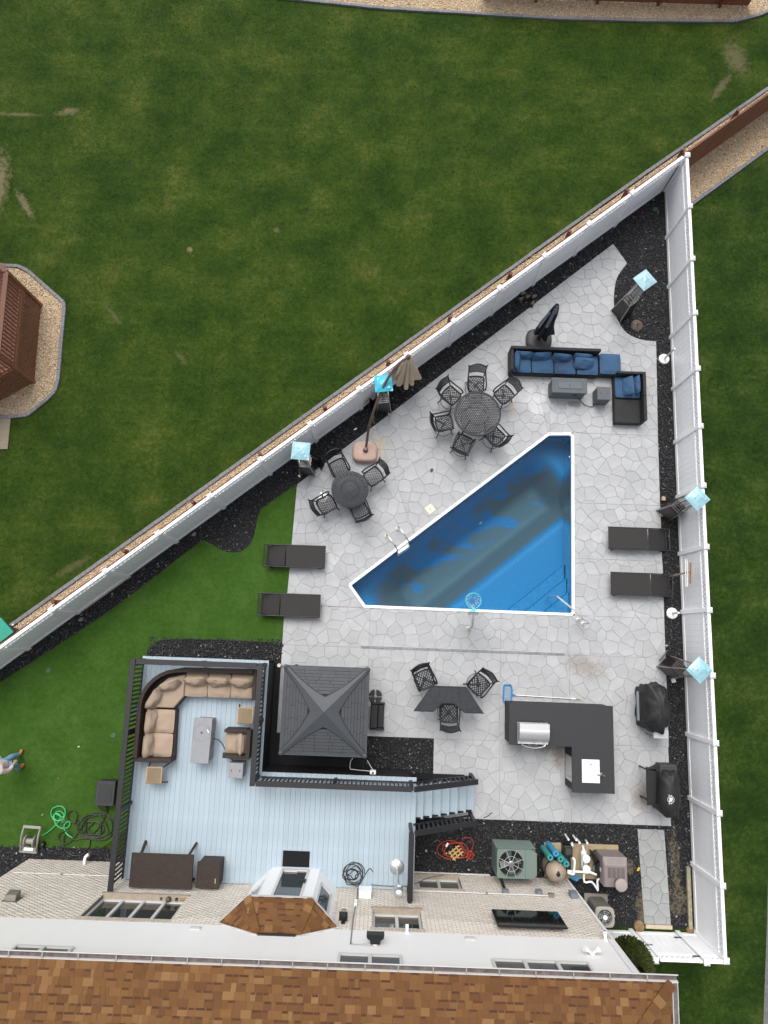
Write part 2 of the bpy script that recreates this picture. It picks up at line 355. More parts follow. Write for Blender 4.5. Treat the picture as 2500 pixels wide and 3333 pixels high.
# ---- black gravel beds
m_blk = ramp_mat('black_gravel', [(0,(28,28,30)),(.45,(50,50,53)),(.8,(70,70,74)),(.97,(92,92,96)),(.99,(150,148,146)),(1,(215,215,215))], .55)
m_blkbed = M('black_gravel_bed', (30,30,32), .9, var=.5, vs=60, bump=.8, bs=60)
bed1 = [fl(-.05,-.02), fl(34,-.02)]+[(-18,-6.1)]+turf[:0]+[(-17,-5.4)]
bedL = [fl(.0,0), fl(33,0), (-16.5,-6.3),(-14,-4.2)]+pp((0,2240),(360,2000),(662,1770),(740,1810),(800,1805),(860,1680),(975,1590),(1995,810))+[(7.2,12.6),(7.2,10.3),(8.7,9.8),(8.7,-8.0),(9.4,-8.0),(9.38,15.6)]
bed_left = structure(sheet('gravel_bed', bedL, .006, m_blkbed))
bed_deck = structure(sheet('gravel_bed', [(-7.3,-.3),(-2.9,-.2),(-2.9,-3.0),(2.0,-3.0),(2.0,-6.85),(-7.3,-6.85)], .007, m_blkbed))
bed_low = structure(sheet('gravel_bed', [(1.0,-5.1),(8.9,-5.1),(9.4,-8.1),(5.6,-8.1),(5.6,-6.86),(1.0,-6.86)], .0095, m_blkbed))
bed_hose = structure(sheet('gravel_bed', pp((0,2750),(340,2755))+[(-6.8,-6.9),(-10.1,-6.9),(-10.1,-14),(-18,-14),(-18,-5.9)], .0085, m_blkbed))
# ================================================================ stamped concrete patio
m_stone = M('stamped_concrete', (188,190,192), .75, var=.09, vs=1.6, rand=.06, bump=.25, bs=22, coords='Object')
m_joint = M('stamped_concrete_joint', (185,185,184), .85, var=.28, vs=.9)
overlay(m_stone, [(6.35,-.75,.75,.4,-15,.5),(5.5,-3.35,.22,.5,0,.75),(5.1,-3.2,.5,.18,0,.55),(7.95,-4.55,.3,.35,0,.6),(-.38,5.95,.22,.5,-12,.0)], (120,104,88), 13.0); overlay(m_stone, [(-.30,5.98,.26,.55,-14,.55),(2.2,9.2,.2,.15,0,.4),(4.1,7.6,.15,.3,20,.3)], (205,182,140), 2.0); overlay(m_stone, [(4.9,7.7,.5,.5,0,.35),(7.2,3.3,.6,.3,0,.3),(1.0,2.9,.0001,.0001,0,0),(-1.9,2.2,.5,.5,0,.3)], (224,226,228), 2.5)
A_ = at(967,1577); L_ = Vector((-1.06,1.49)); BL = (-.56,.80); TLc = (5.25,6.71); TRc = (6.05,6.74); BRc = (6.04,.80)
def v2(p): return (p[0],p[1])
def lerp(a,b,t): return (a[0]+(b[0]-a[0])*t, a[1]+(b[1]-a[1])*t)
E0 = v2(A_); E1 = v2(at(1995,795)); T2 = v2(at(2041,858))
ed = lambda t: lerp(E0,E1,t); pe = lambda t: lerp(v2(L_),TLc,t)
tj = [0,.32,.64,1]; te = [0,.235,.47,.70]
slabs = []
for i in range(3):
    a,b,c,d = ed(te[i]),ed(te[i+1]),pe(tj[i+1]),pe(tj[i]); m1,m2 = lerp(a,d,.5),lerp(b,c,.5)
    slabs += [[a,m1,m2,b],[m1,d,c,m2]]
e3 = ed(.70); e4 = ed(.835); R0 = v2(at(2135,1112))
arc = [T2]+[tuple(v[:2]) for v in smoothpath([(*q,0) for q in pp((2041,858),(2008,905),(1998,960),(2000,1010),(2014,1050),(2040,1085),(2085,1106),(2135,1112))],3)][1:]
slabs.append([e3,TLc,e4])
mid = arc[len(arc)//2]
slabs.append([e4,TLc]+arc[len(arc)//2-1:len(arc)//2-0]+arc[:len(arc)//2-1][::-1]+[E1])
slabs.append([TLc]+arc[len(arc)//2-1:][::-1])
RX = 8.86
slabs.append([R0,TLc,TRc,(RX,6.74)])
for y1,y0 in ((6.74,4.4),(4.4,2.6),(2.6,.80)): slabs.append([(6.06,y1),(6.05,y0),(RX-.01,y0),(RX,y1)])
slabs.append([E0,v2(L_),BL,(-3.0,.82)])
for x0,x1 in ((-3.05,-.36),(-.36,1.72),(1.72,3.72),(3.72,5.85),(5.85,RX-.01)):
    slabs.append([(x0,.80),(x0,-.42),(x1,-.42),(x1,.80)])
    if x0 > -3.1:
        slabs.append([(x0,-.42),(x0,-3.05),(x1,-3.05),(x1,-.42)])
for x0,x1 in ((1.72,3.72),(3.72,5.87),(5.87,RX-.03)): slabs.append([(x0,-3.05),(x0,-5.3),(x1,-5.3),(x1,-3.05)])
WK = pp((2074,2697),(2161,2700),(2183,3010),(2096,3006)); WALK = [WK[0],WK[3],WK[2],WK[1]]; slabs.append(WALK)
patio = structure(MB().build('patio', m_joint) if False else bpy.data.objects.new('patio', None)) if False else None
pm = MB()
for s in slabs[:-1]: pm.prism([tuple(p) for p in s], -.06, .018)
patio = structure(pm.build('patio', m_joint))
m_stone2 = M('greyer_stamped_concrete', (166,169,168), .75, var=.1, vs=1.8, rand=.05, bump=.25, bs=22); walk = structure(MB().prism([tuple(p) for p in WALK], -.06, .0175).build('side_walk', M('side_walk_joint', (134,134,132), .85, var=.2, vs=1)))
# every stone of the stamped pattern: cells of an uneven net, cut at the control joints
pts = []
sp = .405; r_ = 0; y = -9.0
rr = random.Random(3)
while y < 15:
    x = -4+(sp/2 if r_%2 else 0)
    while x < 10:
        pts.append((x+rr.uniform(-.14,.14), y+rr.uniform(-.14,.14))); x += sp
    y += sp*.87; r_ += 1
P = np.array(pts); stones = []; wstones = []
sl_np = [(s if area(s) > 0 else s[::-1]) for s in slabs]
bbs = [(min(p[0] for p in s),max(p[0] for p in s),min(p[1] for p in s),max(p[1] for p in s)) for s in sl_np]
for i,(x,y) in enumerate(pts):
    cand = [k for k,b in enumerate(bbs) if b[0]-.6 < x < b[1]+.6 and b[2]-.6 < y < b[3]+.6]
    if not cand: continue
    d2 = ((P-P[i])**2).sum(1); nb = [j for j in np.argsort(d2)[1:14]]
    cell = [(x-1,y-1),(x+1,y-1),(x+1,y+1),(x-1,y+1)]
    hp = []
    for j in nb:
        nx,ny = P[j]-P[i]; d = (nx*(P[j][0]+x)+ny*(P[j][1]+y))/2; cell = clip_poly(cell,nx,ny,d); hp.append((nx,ny,d))
    for k in cand:
        q = sl_np[k]
        for h in hp:
            q = clip_poly(q,*h)
            if len(q) < 3: break
        if len(q) < 3: continue
        q = [p for t,p in enumerate(q) if (Vector(p)-Vector(q[t-1])).length > .012]
        if len(q) < 3 or abs(area(q)) < .006: continue
        (wstones if k == len(slabs)-1 else stones).append(q)
def stone_mb(q, m, rel=None, zt=.034):
    c = (sum(p[0] for p in q)/len(q), sum(p[1] for p in q)/len(q)); o = rel or (0,0)
    def sh(w):
        out = []
        for p in q:
            v = Vector((p[0]-c[0],p[1]-c[1])); l = max(v.length,.02); k = max(.3,1-w/l); out.append((c[0]+v.x*k-o[0],c[1]+v.y*k-o[1]))
        return out
    n = len(q); a,b = sh(.007),sh(.021)
    vs = [(x,y,.010) for x,y in a]+[(x,y,zt-.004) for x,y in a]+[(x,y,zt) for x,y in b]
    fs = [(i,(i+1)%n,n+(i+1)%n,n+i) for i in range(n)]+[(n+i,n+(i+1)%n,2*n+(i+1)%n,2*n+i) for i in range(n)]+[tuple(2*n+i for i in range(n))]
    m.add(vs,fs)
stones = [s if area(s) > 0 else s[::-1] for s in stones]
stones.sort(key=lambda s: -area(s))
for k,s in enumerate(stones[:300]):
    c = (sum(p[0] for p in s)/len(s), sum(p[1] for p in s)/len(s)); m = MB(); stone_mb(s,m,c,.034+.002*rr.random())
    o = m.build('stone', m_stone, patio, raw=True); o.location = (c[0],c[1],0)
for s in wstones:
    s = s if area(s) > 0 else s[::-1]; c = (sum(p[0] for p in s)/len(s), sum(p[1] for p in s)/len(s)); m = MB(); stone_mb(s,m,c,.034); o = m.build('stone', m_stone2, walk, raw=True); o.location = (c[0],c[1],0)
m = MB()
for s in stones[300:]: stone_mb(s,m,None,.034+.002*rr.random())
m.build('smaller_stones', m_stone, patio, raw=True, kind='stuff')
PZ = .036
# edge of kerb stone at the end of the side walk
m_sill = M('pale_timber', (205,190,165), .8, var=.15, vs=12)
a,b = Vector(WK[3]),Vector(WK[2]); t = MB().bar((a.x+.03,a.y-.06,.03),(b.x+.03,b.y-.06,.03),.11,.06).build('timber_sill', m_sill, bevel=.01)
tag(t, 'pale timber sill across the end of the side walk by the gate', 'sill')
# ---------------------------------------------------------------- loose black gravel, beige gravel
gaz_pad = [(-2.85,-.85),(-.15,-.85),(-.15,-3.5),(-2.85,-3.5)]
patio_poly = [E0]+[E1]+arc+[(RX,6),(RX-.01,-.4),(RX-.03,-5.3),(1.72,-5.3),(1.72,-3.05),(-.36,-3.05),(-3.05,-3.05),(-3.0,.8)]
holes = [patio_poly, WK, turf]
g = np.concatenate([sample([bedL], 560, holes), sample([[(-7.2,-.35),(-2.95,-.25),(-2.95,-.9),(-7.2,-.9)]], 560, [patio_poly]), sample([[(-.4,-3.05),(1.72,-3.05),(1.72,-4.1),(-.4,-4.1)]], 560), sample([[(1.2,-5.0),(8.9,-5.0),(8.9,-8.0),(5.7,-8.0),(5.7,-6.84),(1.2,-6.84)]], 560, [patio_poly, WK]), sample([pp((0,2752),(340,2757))+[(-6.9,-6.84),(-10.05,-6.84),(-10.1,-9),(-13,-8),(-13,-5.9)]], 560)])
keep = (g[:,0] < 9.36)
# bare sandy patches beside the side walk
for (cx,cy,rx,ry) in ((*at(2195,2800)[:2],.13,.95),(*at(2208,2930)[:2],.3,.4),(*at(2085,2960)[:2],.1,.55),(*at(2050,2820)[:2],.12,.2)):
    dd = ((g[:,0]-cx)/rx)**2+((g[:,1]-cy)/ry)**2; keep &= ~((dd < 1) & (rng.random(len(g)) < .72-.35*dd))
pebbles('black_gravel', g[keep], .008, .018, .042, m_blk)
m_sand = M('bare_sand', (98,90,72), .95, var=.35, vs=9, bump=.4)
for k,(cx,cy,rx,ry) in enumerate(((*at(2195,2800)[:2],.16,1.0),(*at(2208,2930)[:2],.33,.45),(*at(2085,2960)[:2],.13,.6),(*at(2050,2820)[:2],.14,.22))):
    structure(sheet('bare_sand', [(cx+rx*math.cos(t*.2618)*(1+.3*rr.uniform(-1,1)), cy+ry*math.sin(t*.2618)*(1+.15*rr.uniform(-1,1))) for t in range(24)], .0115+.0005*k, m_sand))
m_bei = ramp_mat('beige_gravel', [(0,(140,112,84)),(.12,(206,178,140)),(.45,(236,214,180)),(.75,(250,236,210)),(.88,(232,190,148)),(.94,(160,156,156)),(1,(255,252,246))], .7)
m_beibed = M('beige_gravel_bed', (206,180,144), .9, var=.25, vs=50, bump=.6)
ED_OFF = .93
stripL = [fl(-9,.0), fl(34,.0), fl(34,ED_OFF-.1), fl(16,ED_OFF-.06), fl(-9,ED_OFF-.2)]
stripR = [(9.50,15.98), fl(-9,0), fl(-9,-1.02), fl(.62,-1.02)]
topB = pp((900,-6),(1250,30),(1500,44),(1800,62),(2100,70),(2390,72),(2470,52),(2500,38),(2560,0),(2560,-90),(860,-90))
gaz_e = pp((-40,862),(20,866),(62,868),(95,885),(208,985),(211,1000),(190,1240),(180,1275),(150,1305),(90,1352),(30,1358),(-40,1360))
beds = [stripL,stripR,topB,gaz_e]
for k,b in enumerate(beds): structure(sheet('beige_gravel_bed', b, .008+.001*k, m_beibed))
pebbles('beige_gravel', sample(beds, 900), .010, .016, .034, m_bei)
# ---------------------------------------------------------------- lawn grass
vis = [(-15.5,24.5),(14,25),(14.2,18.9),(9.6,15.4)]+[fl(0,.9),fl(33,.9),(-17,6)]
blades('lawn_grass', sample([[(-15.6,24.5),(14.2,25),(14.2,19.6),fl(-.4,ED_OFF),fl(32,ED_OFF),(-16,5)]], 520, [topB,gaz_e,stripL]), 0, .03,.065,.016, m_lawn)
blades('side_grass', sample([[(9.45,15.0),(14.4,18.6),(13.5,-12),(6.3,-12),(6.3,-8.3),(9.45,-8.3)]], 620, [stripR]), .004, .03,.06,.016, m_side)
blades('turf_fibres', sample([turf], 520), .018, .015,.03,.012, m_turf)
# ================================================================ swimming pool
m_cop = M('white_coping', (238,240,242), .45, var=.03)
def liner_mat():
    m = bpy.data.materials.new('pool_liner'); m.use_nodes = True; N, L = m.node_tree.nodes, m.node_tree.links; p = N['Principled BSDF']
    p.inputs['Roughness'].default_value = .6; ge = N.new('ShaderNodeNewGeometry')
    n1 = N.new('ShaderNodeTexNoise'); n1.inputs['Scale'].default_value = 30; n1.inputs['Detail'].default_value = 3; L.new(ge.outputs['Position'], n1.inputs['Vector'])
    r1 = N.new('ShaderNodeValToRGB'); r1.color_ramp.elements[0].position = .35; r1.color_ramp.elements[1].position = .65
    r1.color_ramp.elements[0].color = (*lin((0,100,152)),1); r1.color_ramp.elements[1].color = (*lin((6,134,182)),1); L.new(n1.outputs['Fac'], r1.inputs['Fac'])
    # silt that has settled on the deep floor and the slope
    n2 = N.new('ShaderNodeTexNoise'); n2.inputs['Scale'].default_value = .9; n2.inputs['Detail'].default_value = 7; n2.inputs['Roughness'].default_value = .6; n2.inputs['Distortion'].default_value = .25
    mp = N.new('ShaderNodeMapping'); mp.inputs['Rotation'].default_value = (0,0,R(-39.6)); mp.inputs['Scale'].default_value = (.55,1.5,1); mp.inputs['Location'].default_value = (2.3,1.7,0)
    L.new(ge.outputs['Position'], mp.inputs['Vector']); L.new(mp.outputs[0], n2.inputs['Vector'])
    sx = N.new('ShaderNodeSeparateXYZ'); L.new(ge.outputs['Position'], sx.inputs[0])
    mr = N.new('ShaderNodeMapRange'); mr.inputs['From Min'].default_value = -1.02; mr.inputs['From Max'].default_value = -1.3; mr.inputs['To Min'].default_value = 0; mr.inputs['To Max'].default_value = 1; L.new(sx.outputs['Z'], mr.inputs['Value'])
    m4 = N.new('ShaderNodeMapping'); m4.vector_type = 'TEXTURE'; m4.inputs['Location'].default_value = (-1.06,1.49,0); m4.inputs['Rotation'].default_value = (0,0,math.atan2(5.22,6.31)); L.new(ge.outputs['Position'], m4.inputs['Vector'])
    s4 = N.new('ShaderNodeSeparateXYZ'); L.new(m4.outputs[0], s4.inputs[0])
    def mrg(sock, a, b): q = N.new('ShaderNodeMapRange'); q.inputs['From Min'].default_value = a; q.inputs['From Max'].default_value = b; L.new(sock, q.inputs['Value']); return q.outputs[0]
    def mth(op, a, b):
        q = N.new('ShaderNodeMath'); q.operation = op
        for k,v in enumerate((a,b)):
            if isinstance(v,(int,float)): q.inputs[k].default_value = v
            else: L.new(v, q.inputs[k])
        return q.outputs[0]
    band = mth('MULTIPLY', mrg(s4.outputs['Y'],-1.7,-2.05), mrg(s4.outputs['Y'],-2.62,-2.5)); left = mrg(s4.outputs['X'],2.9,.9); far = mrg(s4.outputs['X'],4.6,6.4)
    nearw = mrg(s4.outputs['Y'],-.9,-.3)
    fld = mth('ADD', n2.outputs['Fac'], mth('ADD', mth('MULTIPLY',band,.22), mth('SUBTRACT', mth('ADD', mth('MULTIPLY',left,.17), mth('MULTIPLY',far,.05)), mth('MULTIPLY',nearw,.12))))
    r2 = N.new('ShaderNodeValToRGB'); r2.color_ramp.elements[0].position = .43; r2.color_ramp.elements[1].position = .51; L.new(fld, r2.inputs['Fac'])
    mu = N.new('ShaderNodeMath'); mu.operation = 'MULTIPLY'; L.new(r2.outputs[0], mu.inputs[0]); L.new(mr.outputs[0], mu.inputs[1])
    m8 = N.new('ShaderNodeMath'); m8.operation = 'MULTIPLY'; m8.inputs[1].default_value = .72; L.new(mu.outputs[0], m8.inputs[0])
    mx = N.new('ShaderNodeMix'); mx.data_type = 'RGBA'; L.new(m8.outputs[0], mx.inputs['Factor']); L.new(r1.outputs[0], mx.inputs['A']); mx.inputs['B'].default_value = (*lin((112,96,62)),1)
    L.new(mx.outputs['Result'], p.inputs['Base Color']); return m
m_liner = liner_mat()
def water_mat():
    m = bpy.data.materials.new('pool_water'); m.use_nodes = True; N, L = m.node_tree.nodes, m.node_tree.links; N.remove(N['Principled BSDF']); out = N['Material Output']
    tr = N.new('ShaderNodeBsdfTransparent'); tr.inputs[0].default_value = (.9,.97,1,1); gl = N.new('ShaderNodeBsdfGlossy'); gl.inputs['Roughness'].default_value = .02
    fr = N.new('ShaderNodeFresnel'); fr.inputs['IOR'].default_value = 1.24; mx = N.new('ShaderNodeMixShader')
    tc = N.new('ShaderNodeTexCoord'); nz = N.new('ShaderNodeTexNoise'); nz.inputs['Scale'].default_value = 3.5; nz.inputs['Detail'].default_value = 3; L.new(tc.outputs['Object'], nz.inputs['Vector'])
    b = N.new('ShaderNodeBump'); b.inputs['Strength'].default_value = .12; b.inputs['Distance'].default_value = .03; L.new(nz.outputs['Fac'], b.inputs['Height']); L.new(b.outputs[0], gl.inputs['Normal']); L.new(b.outputs[0], fr.inputs['Normal'])
    L.new(fr.outputs[0], mx.inputs[0]); L.new(tr.outputs[0], mx.inputs[1]); L.new(gl.outputs[0], mx.inputs[2]); L.new(mx.outputs[0], out.inputs['Surface'])
    va = N.new('ShaderNodeVolumeAbsorption'); va.inputs['Color'].default_value = (.05,.68,.9,1); va.inputs['Density'].default_value = .20; L.new(va.outputs[0], out.inputs['Volume'])
    return m
pool = T('swimming_pool', 'five-sided blue liner swimming pool with white coping, corner steps and silty deep end', 'swimming pool', (2.5,3,0))
O = Vector((2.5,3,0))
def loc(ps): return [(p[0]-O.x,p[1]-O.y) for p in ps]
po, pi = loc(POOL), loc(POOL_IN)
m = MB(); n = len(po); vs = []
for ring,z in ((po,.0),(po,.05),(offset(po,-.012),.06),(offset(pi,.012),.06),(pi,.05),(pi,-.04)): vs.append([(x,y,z) for x,y in ring])
m.loft(vs, caps=False).build('coping', m_cop, pool)
pj = offset(pi,-.002)
m = MB(); m.loft([[(x,y,-.03) for x,y in pj],[(x,y,-2.4) for x,y in pj]], caps=False)
m.build('wall_liner', m_liner, pool)
LN = Vector((TLc[0]-L_.x,TLc[1]-L_.y)).normalized(); NN = Vector((LN.y,-LN.x)); P0 = Vector((L_.x,L_.y))
def pdepth(x,y):
    q = Vector((x,y))-P0; d = q.dot(NN); s = q.dot(LN)
    sm = lambda a,b,t: max(0,min(1,(t-a)/(b-a)))
    dp = 1.0+.95*sm(.25,1.0,d)*(1-sm(1.95,2.55,d))
    e = sm(.2,1.3,s)*(1-sm(7.2,8.0,s)); return -(1.0+(dp-1.0)*e)
g = .14; m = MB(); x0,x1,y0,y1 = -1.2,6.2,.7,6.85; nx = int((x1-x0)/g); ny = int((y1-y0)/g); vs = []; fs = []
big = offset(POOL,.12); ins = inpoly(np.array([(x0+i*g,y0+j*g) for j in range(ny+1) for i in range(nx+1)]), big)
for j in range(ny+1):
    for i in range(nx+1): x,y = x0+i*g,y0+j*g; vs.append((x-O.x,y-O.y,pdepth(x,y)))
for j in range(ny):
    for i in range(nx):
        q = (j*(nx+1)+i,j*(nx+1)+i+1,(j+1)*(nx+1)+i+1,(j+1)*(nx+1)+i)
        if any(ins[k] for k in q): fs.append(q)
m.add(vs,fs).build('floor_liner', m_liner, pool, smooth=True)
BR = Vector((5.95,.88))
for k,(d,z) in enumerate(((1.9,-.78),(1.35,-.53),(.8,-.28))):   # corner steps
    tri = [(BR.x,BR.y),(BR.x,BR.y+d*.84),(BR.x-d,BR.y)]
    MB().prism(loc(tri), -1.05, z).build('step', m_liner, pool, bevel=.015)
pw = offset(pi,-.004); m = MB(); m.prism(pw, -2.6, -.10).build('water', water_mat(), pool)
m_wht = M('white_plastic', (236,236,234), .4); m_ivory = M('ivory_plastic', (232,228,208), .45)
def in_pool(px,py,z): p = at(px,py,z); return (p.x-O.x,p.y-O.y,z)
for q,r in (((1562,1701),.075),((1482,1760),.06)):
    c = in_pool(*q,-1.85); MB().lathe([(r,0),(r,.03),(r*.75,.05)],16,c).build('drain_cover', M('drain_cover_aqua',(90,190,180),.4) if r > .07 else M('drain_cover_grey',(110,140,140),.4), pool, smooth=True)
for q in ((1855,1487),(1176,1873)): # return jets
    c = in_pool(*q,-.16); MB().lathe([(.035,-.03),(.035,.03)],10,c).build('return_jet', m_wht, pool)
# ---- ladder
m_chr = M('polished_steel', (225,226,228), .18, metal=1.0); m_sts = M('brushed_steel', (240,241,242), .42, metal=.9, var=.04, vs=20)
la, lb = at(1258,1745,PZ), at(1295,1720,PZ); ld = (lb-la).normalized(); lo = Vector((ld.y,-ld.x,0))
lad = T('pool_ladder', 'chrome pool ladder with white tread at the long slanted edge', 'ladder', la)
for k,q in enumerate((Vector((0,0,0)), lb-la)):
    ptube('rail', m_chr, lad, smoothpath([q+Vector((0,0,0)),q+Vector((0,0,.38)),q+lo*.08+Vector((0,0,.5)),q+lo*.3+Vector((0,0,.55)),q+lo*.52+Vector((0,0,.48)),q+lo*.6+Vector((0,0,.3)),q+lo*.6+Vector((0,0,-.8))],5), .021, 8)
    MB().lathe([(.07,-.0),(.07,.02),(.04,.035)],16,q).build('escutcheon', m_ivory, lad, smooth=True)
for z in (-.07,-.4,-.7): MB().bar(lo*.62+Vector((0,0,z)), (lb-la)+lo*.62+Vector((0,0,z)), .13,.04).build('tread', m_wht, lad, bevel=.01)
# ---- corner hand rail
hb = at(1881,2017,PZ)
hr = T('handrail', 'figure-four steel handrail over the corner pool steps', 'handrail', hb)
h2 = at(1897,2030,PZ)-hb; hv = Vector((-.72,.6,0)).normalized()
for k,q in enumerate((Vector((0,0,0)),)): pass
ptube('rail', m_sts, hr, smoothpath([(0,0,0),(0,0,.5),hv*.04+Vector((0,0,.66)),hv*.2+Vector((0,0,.72)),hv*.95+Vector((0,0,.62)),hv*1.05+Vector((0,0,.5)),hv*1.08+Vector((0,0,-.45))],5), .027, 8)
ptube('lower_rail', m_sts, hr, smoothpath([h2,h2+Vector((0,0,.62)),h2+hv*.03+Vector((0,0,.7)),h2*.5+hv*.3+Vector((0,0,.70)),hv*.9+Vector((0,0,.6))],5), .025, 8)
for q in (Vector((0,0,0)),h2): MB().lathe([(.06,0),(.06,.02),(.035,.03)],14,q).build('escutcheon', m_ivory, hr, smooth=True)
# ---- basketball hoop at the edge
hb = at(1524,2045,PZ)
hoop = T('basketball_hoop', 'poolside basketball hoop with aqua rim and white net on a steel pole', 'basketball hoop', hb)
m_aqua = M('aqua_plastic', (96,214,222), .4); m_net = M('white_net', (215,218,220), .8); m_clear = M('clear_board', (170,188,192), .1)
ptube('pole', m_sts, hoop, smoothpath([(0,0,0),(0,.0,.7),(0,.12,1.05),(0,.42,1.15)],5), .03, 10)
MB().lathe([(.06,0),(.06,.02),(.035,.03)],14).build('escutcheon', m_ivory, hoop, smooth=True)
pbox('backboard', m_clear, hoop, -.5,.5,.44,.462,.98,1.62,.004)
MB().bx(-.14,.14,.38,.438,1.0,1.28).build('backboard_bracket', m_sts, hoop, bevel=.005)
rc = Vector((0,.80,1.16)); ptube('rim', m_aqua, hoop, [(rc.x+.225*math.cos(t*.2618),rc.y+.225*math.sin(t*.2618),rc.z) for t in range(24)], .013, 8, closed=True)
MB().prism([(-.06,.463),(.06,.463),(.05,.585),(-.05,.585)],1.14,1.18).build('rim_plate', m_aqua, hoop, bevel=.004)
for s in (-1,1): ptube('rim_brace', m_aqua, hoop, [(s*.05,.47,1.1),(s*.17,.66,1.155)], .009, 6)
m = MB()
for k in range(10):
    a = k*.6283; b = a+.314
    for s in (0,1):
        q = [(rc.x+r*math.cos(a+(s-.5)*.63*t2+.3*math.sin(k*2.1+t2)), rc.y+r*math.sin(a+(s-.5)*.63*t2), rc.z-h) for r,h,t2 in ((.22,0,0),(.17,.1,1),(.12,.2,0),(.1,.3,1))]
        m.tube(q,.006,4)
m.build('net', m_net, hoop, kind='stuff')
# ---- skimmer lid
sk = at(1400,1657,PZ); t = MB(); t.prism([(-.135,-.135),(.135,-.135),(.135,.135),(-.135,.135)],0,.012); t = t.build('skimmer_lid', m_ivory, bevel=.006)
tag(t,'square ivory skimmer lid set in the patio beside the pool','skimmer lid'); t.location = sk; t.rotation_euler = (0,0,R(40))
MB().cyl((0,0,.012),.02,.004,10).build('finger_hole', M('dark_hole',(90,85,70),.8), t)
# ---- channel drain
m_grt = M('drain_grate', (128,128,134), .5, var=.2, vs=120); m_gfr = M('drain_frame', (198,198,200), .5)
d0,d1 = at(1174.7,2104.7,PZ),at(1838.9,2132.8,PZ); dy = (d0.y+d1.y)/2; nd = 11
dr = T('channel_drain','long grey slotted channel drain let into the patio below the pool','drain',(d0.x,dy,PZ-.012))
fr_ = MB(); fr_.bx(0,d1.x-d0.x,-.065,-.048,0,.018).bx(0,d1.x-d0.x,.048,.065,0,.018); fr_.build('frame', m_gfr, dr)
seg = (d1.x-d0.x)/10.35; x = 0; first = None
gm = MB(); gm.bx(.006,seg-.006,-.046,.046,-.01,.004)
for k in range(3): yy = -.03+k*.03; gm.bx(.006,seg-.006,yy-.009,yy+.009,.003,.014)
for k in range(4): xx = .006+(seg-.02)*k/3; gm.bx(xx,xx+.01,-.046,.046,.003,.015)
for k in range(11):
    if k == 0: first = gm.build('grate', m_grt, dr)
    elif k < 10: inst(first, dr, (seg*k,0,0))
    else:
        o = inst(first, dr, (seg*k,0,0)); o.scale = (.34,1,1)
# ================================================================ fences
m_vin = M('white_vinyl', (240,242,245), .38, var=.035, vs=3, bump=.03, bs=8); m_vin2 = M('white_vinyl_trim', (244,245,247), .36)
def lattice(L, z0, z1, th=.010, pitch=.092, w=.026):
    m = MB(); H = z1-z0; k = -H
    for sgn in (1,-1):
        k = -H
        while k < L:
            a,b = max(0,k),min(L,k+H)
            if b-a > .02:
                za,zb = (z0+(a-k), z0+(b-k)) if sgn > 0 else (z1-(a-k), z1-(b-k)); y = .004*sgn
                dz = w*.707
                m.add([(a,y-th/2,za-dz),(b,y-th/2,zb-dz),(b,y-th/2,zb+dz),(a,y-th/2,za+dz),(a,y+th/2,za-dz),(b,y+th/2,zb-dz),(b,y+th/2,zb+dz),(a,y+th/2,za+dz)],
                      [(0,1,2,3),(7,6,5,4),(0,4,5,1),(1,5,6,2),(2,6,7,3),(3,7,4,0)])
            k += pitch
    return m
PL = FSP-.127
FH = 1.80
protos = {}
def fence_panel(parent, x, L=PL, key='std'):
    """one bay from x to x+L along local X: rails, tongue-and-groove boards, lattice"""
    if key not in protos:
        d = {}
        d['bottom_rail'] = MB().bx(0,L,-.025,.025,.04,.18); d['middle_rail'] = MB().bx(0,L,-.025,.025,1.38,1.47); d['top_rail'] = MB().bx(0,L,-.045,.045,1.715,1.80)
        d['lattice'] = lattice(L,1.46,1.72,.012,.138,.044)
        ob = {k: v.build(k, m_vin2 if 'rail' in k else m_vin, parent, bevel=(.006 if 'rail' in k else 0)) for k,v in d.items()}
        ob['lattice']['kind'] = 'stuff'
        nb = max(2,round(L/.171)); w = L/nb
        b = MB(); b.add([(.0015,-.011,.16),(w-.0015,-.011,.16),(w-.0015,.011,.16),(.0015,.011,.16),(.0015,-.011,1.40),(w-.0015,-.011,1.40),(w-.0015,.011,1.40),(.0015,.011,1.40)],[(3,2,1,0),(4,5,6,7),(0,1,5,4),(1,2,6,5),(2,3,7,6),(3,0,4,7)])
        ob['board'] = b.build('board', m_vin, parent, bevel=.0015); ob['nb'] = nb; ob['w'] = w; protos[key] = ob; new = True
    else: new = False
    ob = protos[key]
    for k in ('bottom_rail','middle_rail','top_rail','lattice'):
        o = ob[k] if new else inst(ob[k], parent); o.location = (x,0,0)
    for i in range(ob['nb']):
        o = ob['board'] if (new and i == 0) else inst(ob['board'], parent); o.location = (x+i*ob['w'],0,0)
pp_post = []
def fence_post(parent, x):
    if not pp_post:
        p = MB().bx(-.0635,.0635,-.0635,.0635,0,1.83).build('post', m_vin2, parent, bevel=.008)
        c = MB(); c.loft([[(-a,-a,z),(a,-a,z),(a,a,z),(-a,a,z)] for a,z in ((.078,1.825),(.078,1.86),(.066,1.872),(.02,1.915))]); cap = c.build('cap', m_vin2, p)
        pp_post.append((p,cap)); p.location = (x,0,0); return
    p = inst(pp_post[0][0], parent, (x,0,0)); inst(pp_post[0][1], p)
angR = -90.0
fR = T('white_fence','tall white vinyl fence with lattice top running straight along the right side','fence',(9.42,15.72,0),-90)
NR = 13; LR = (15.72+8.15)/NR
for i in range(NR+1): fence_post(fR, LR*i)
for i in range(NR): fence_panel(fR, LR*i+.0635, LR-.127, 'std')
angL = math.degrees(math.atan2(FDIR.y,FDIR.x))
fLo = T('white_fence','long white vinyl lattice-top fence running diagonally past the lawn','fence',(FA.x,FA.y,0),angL)
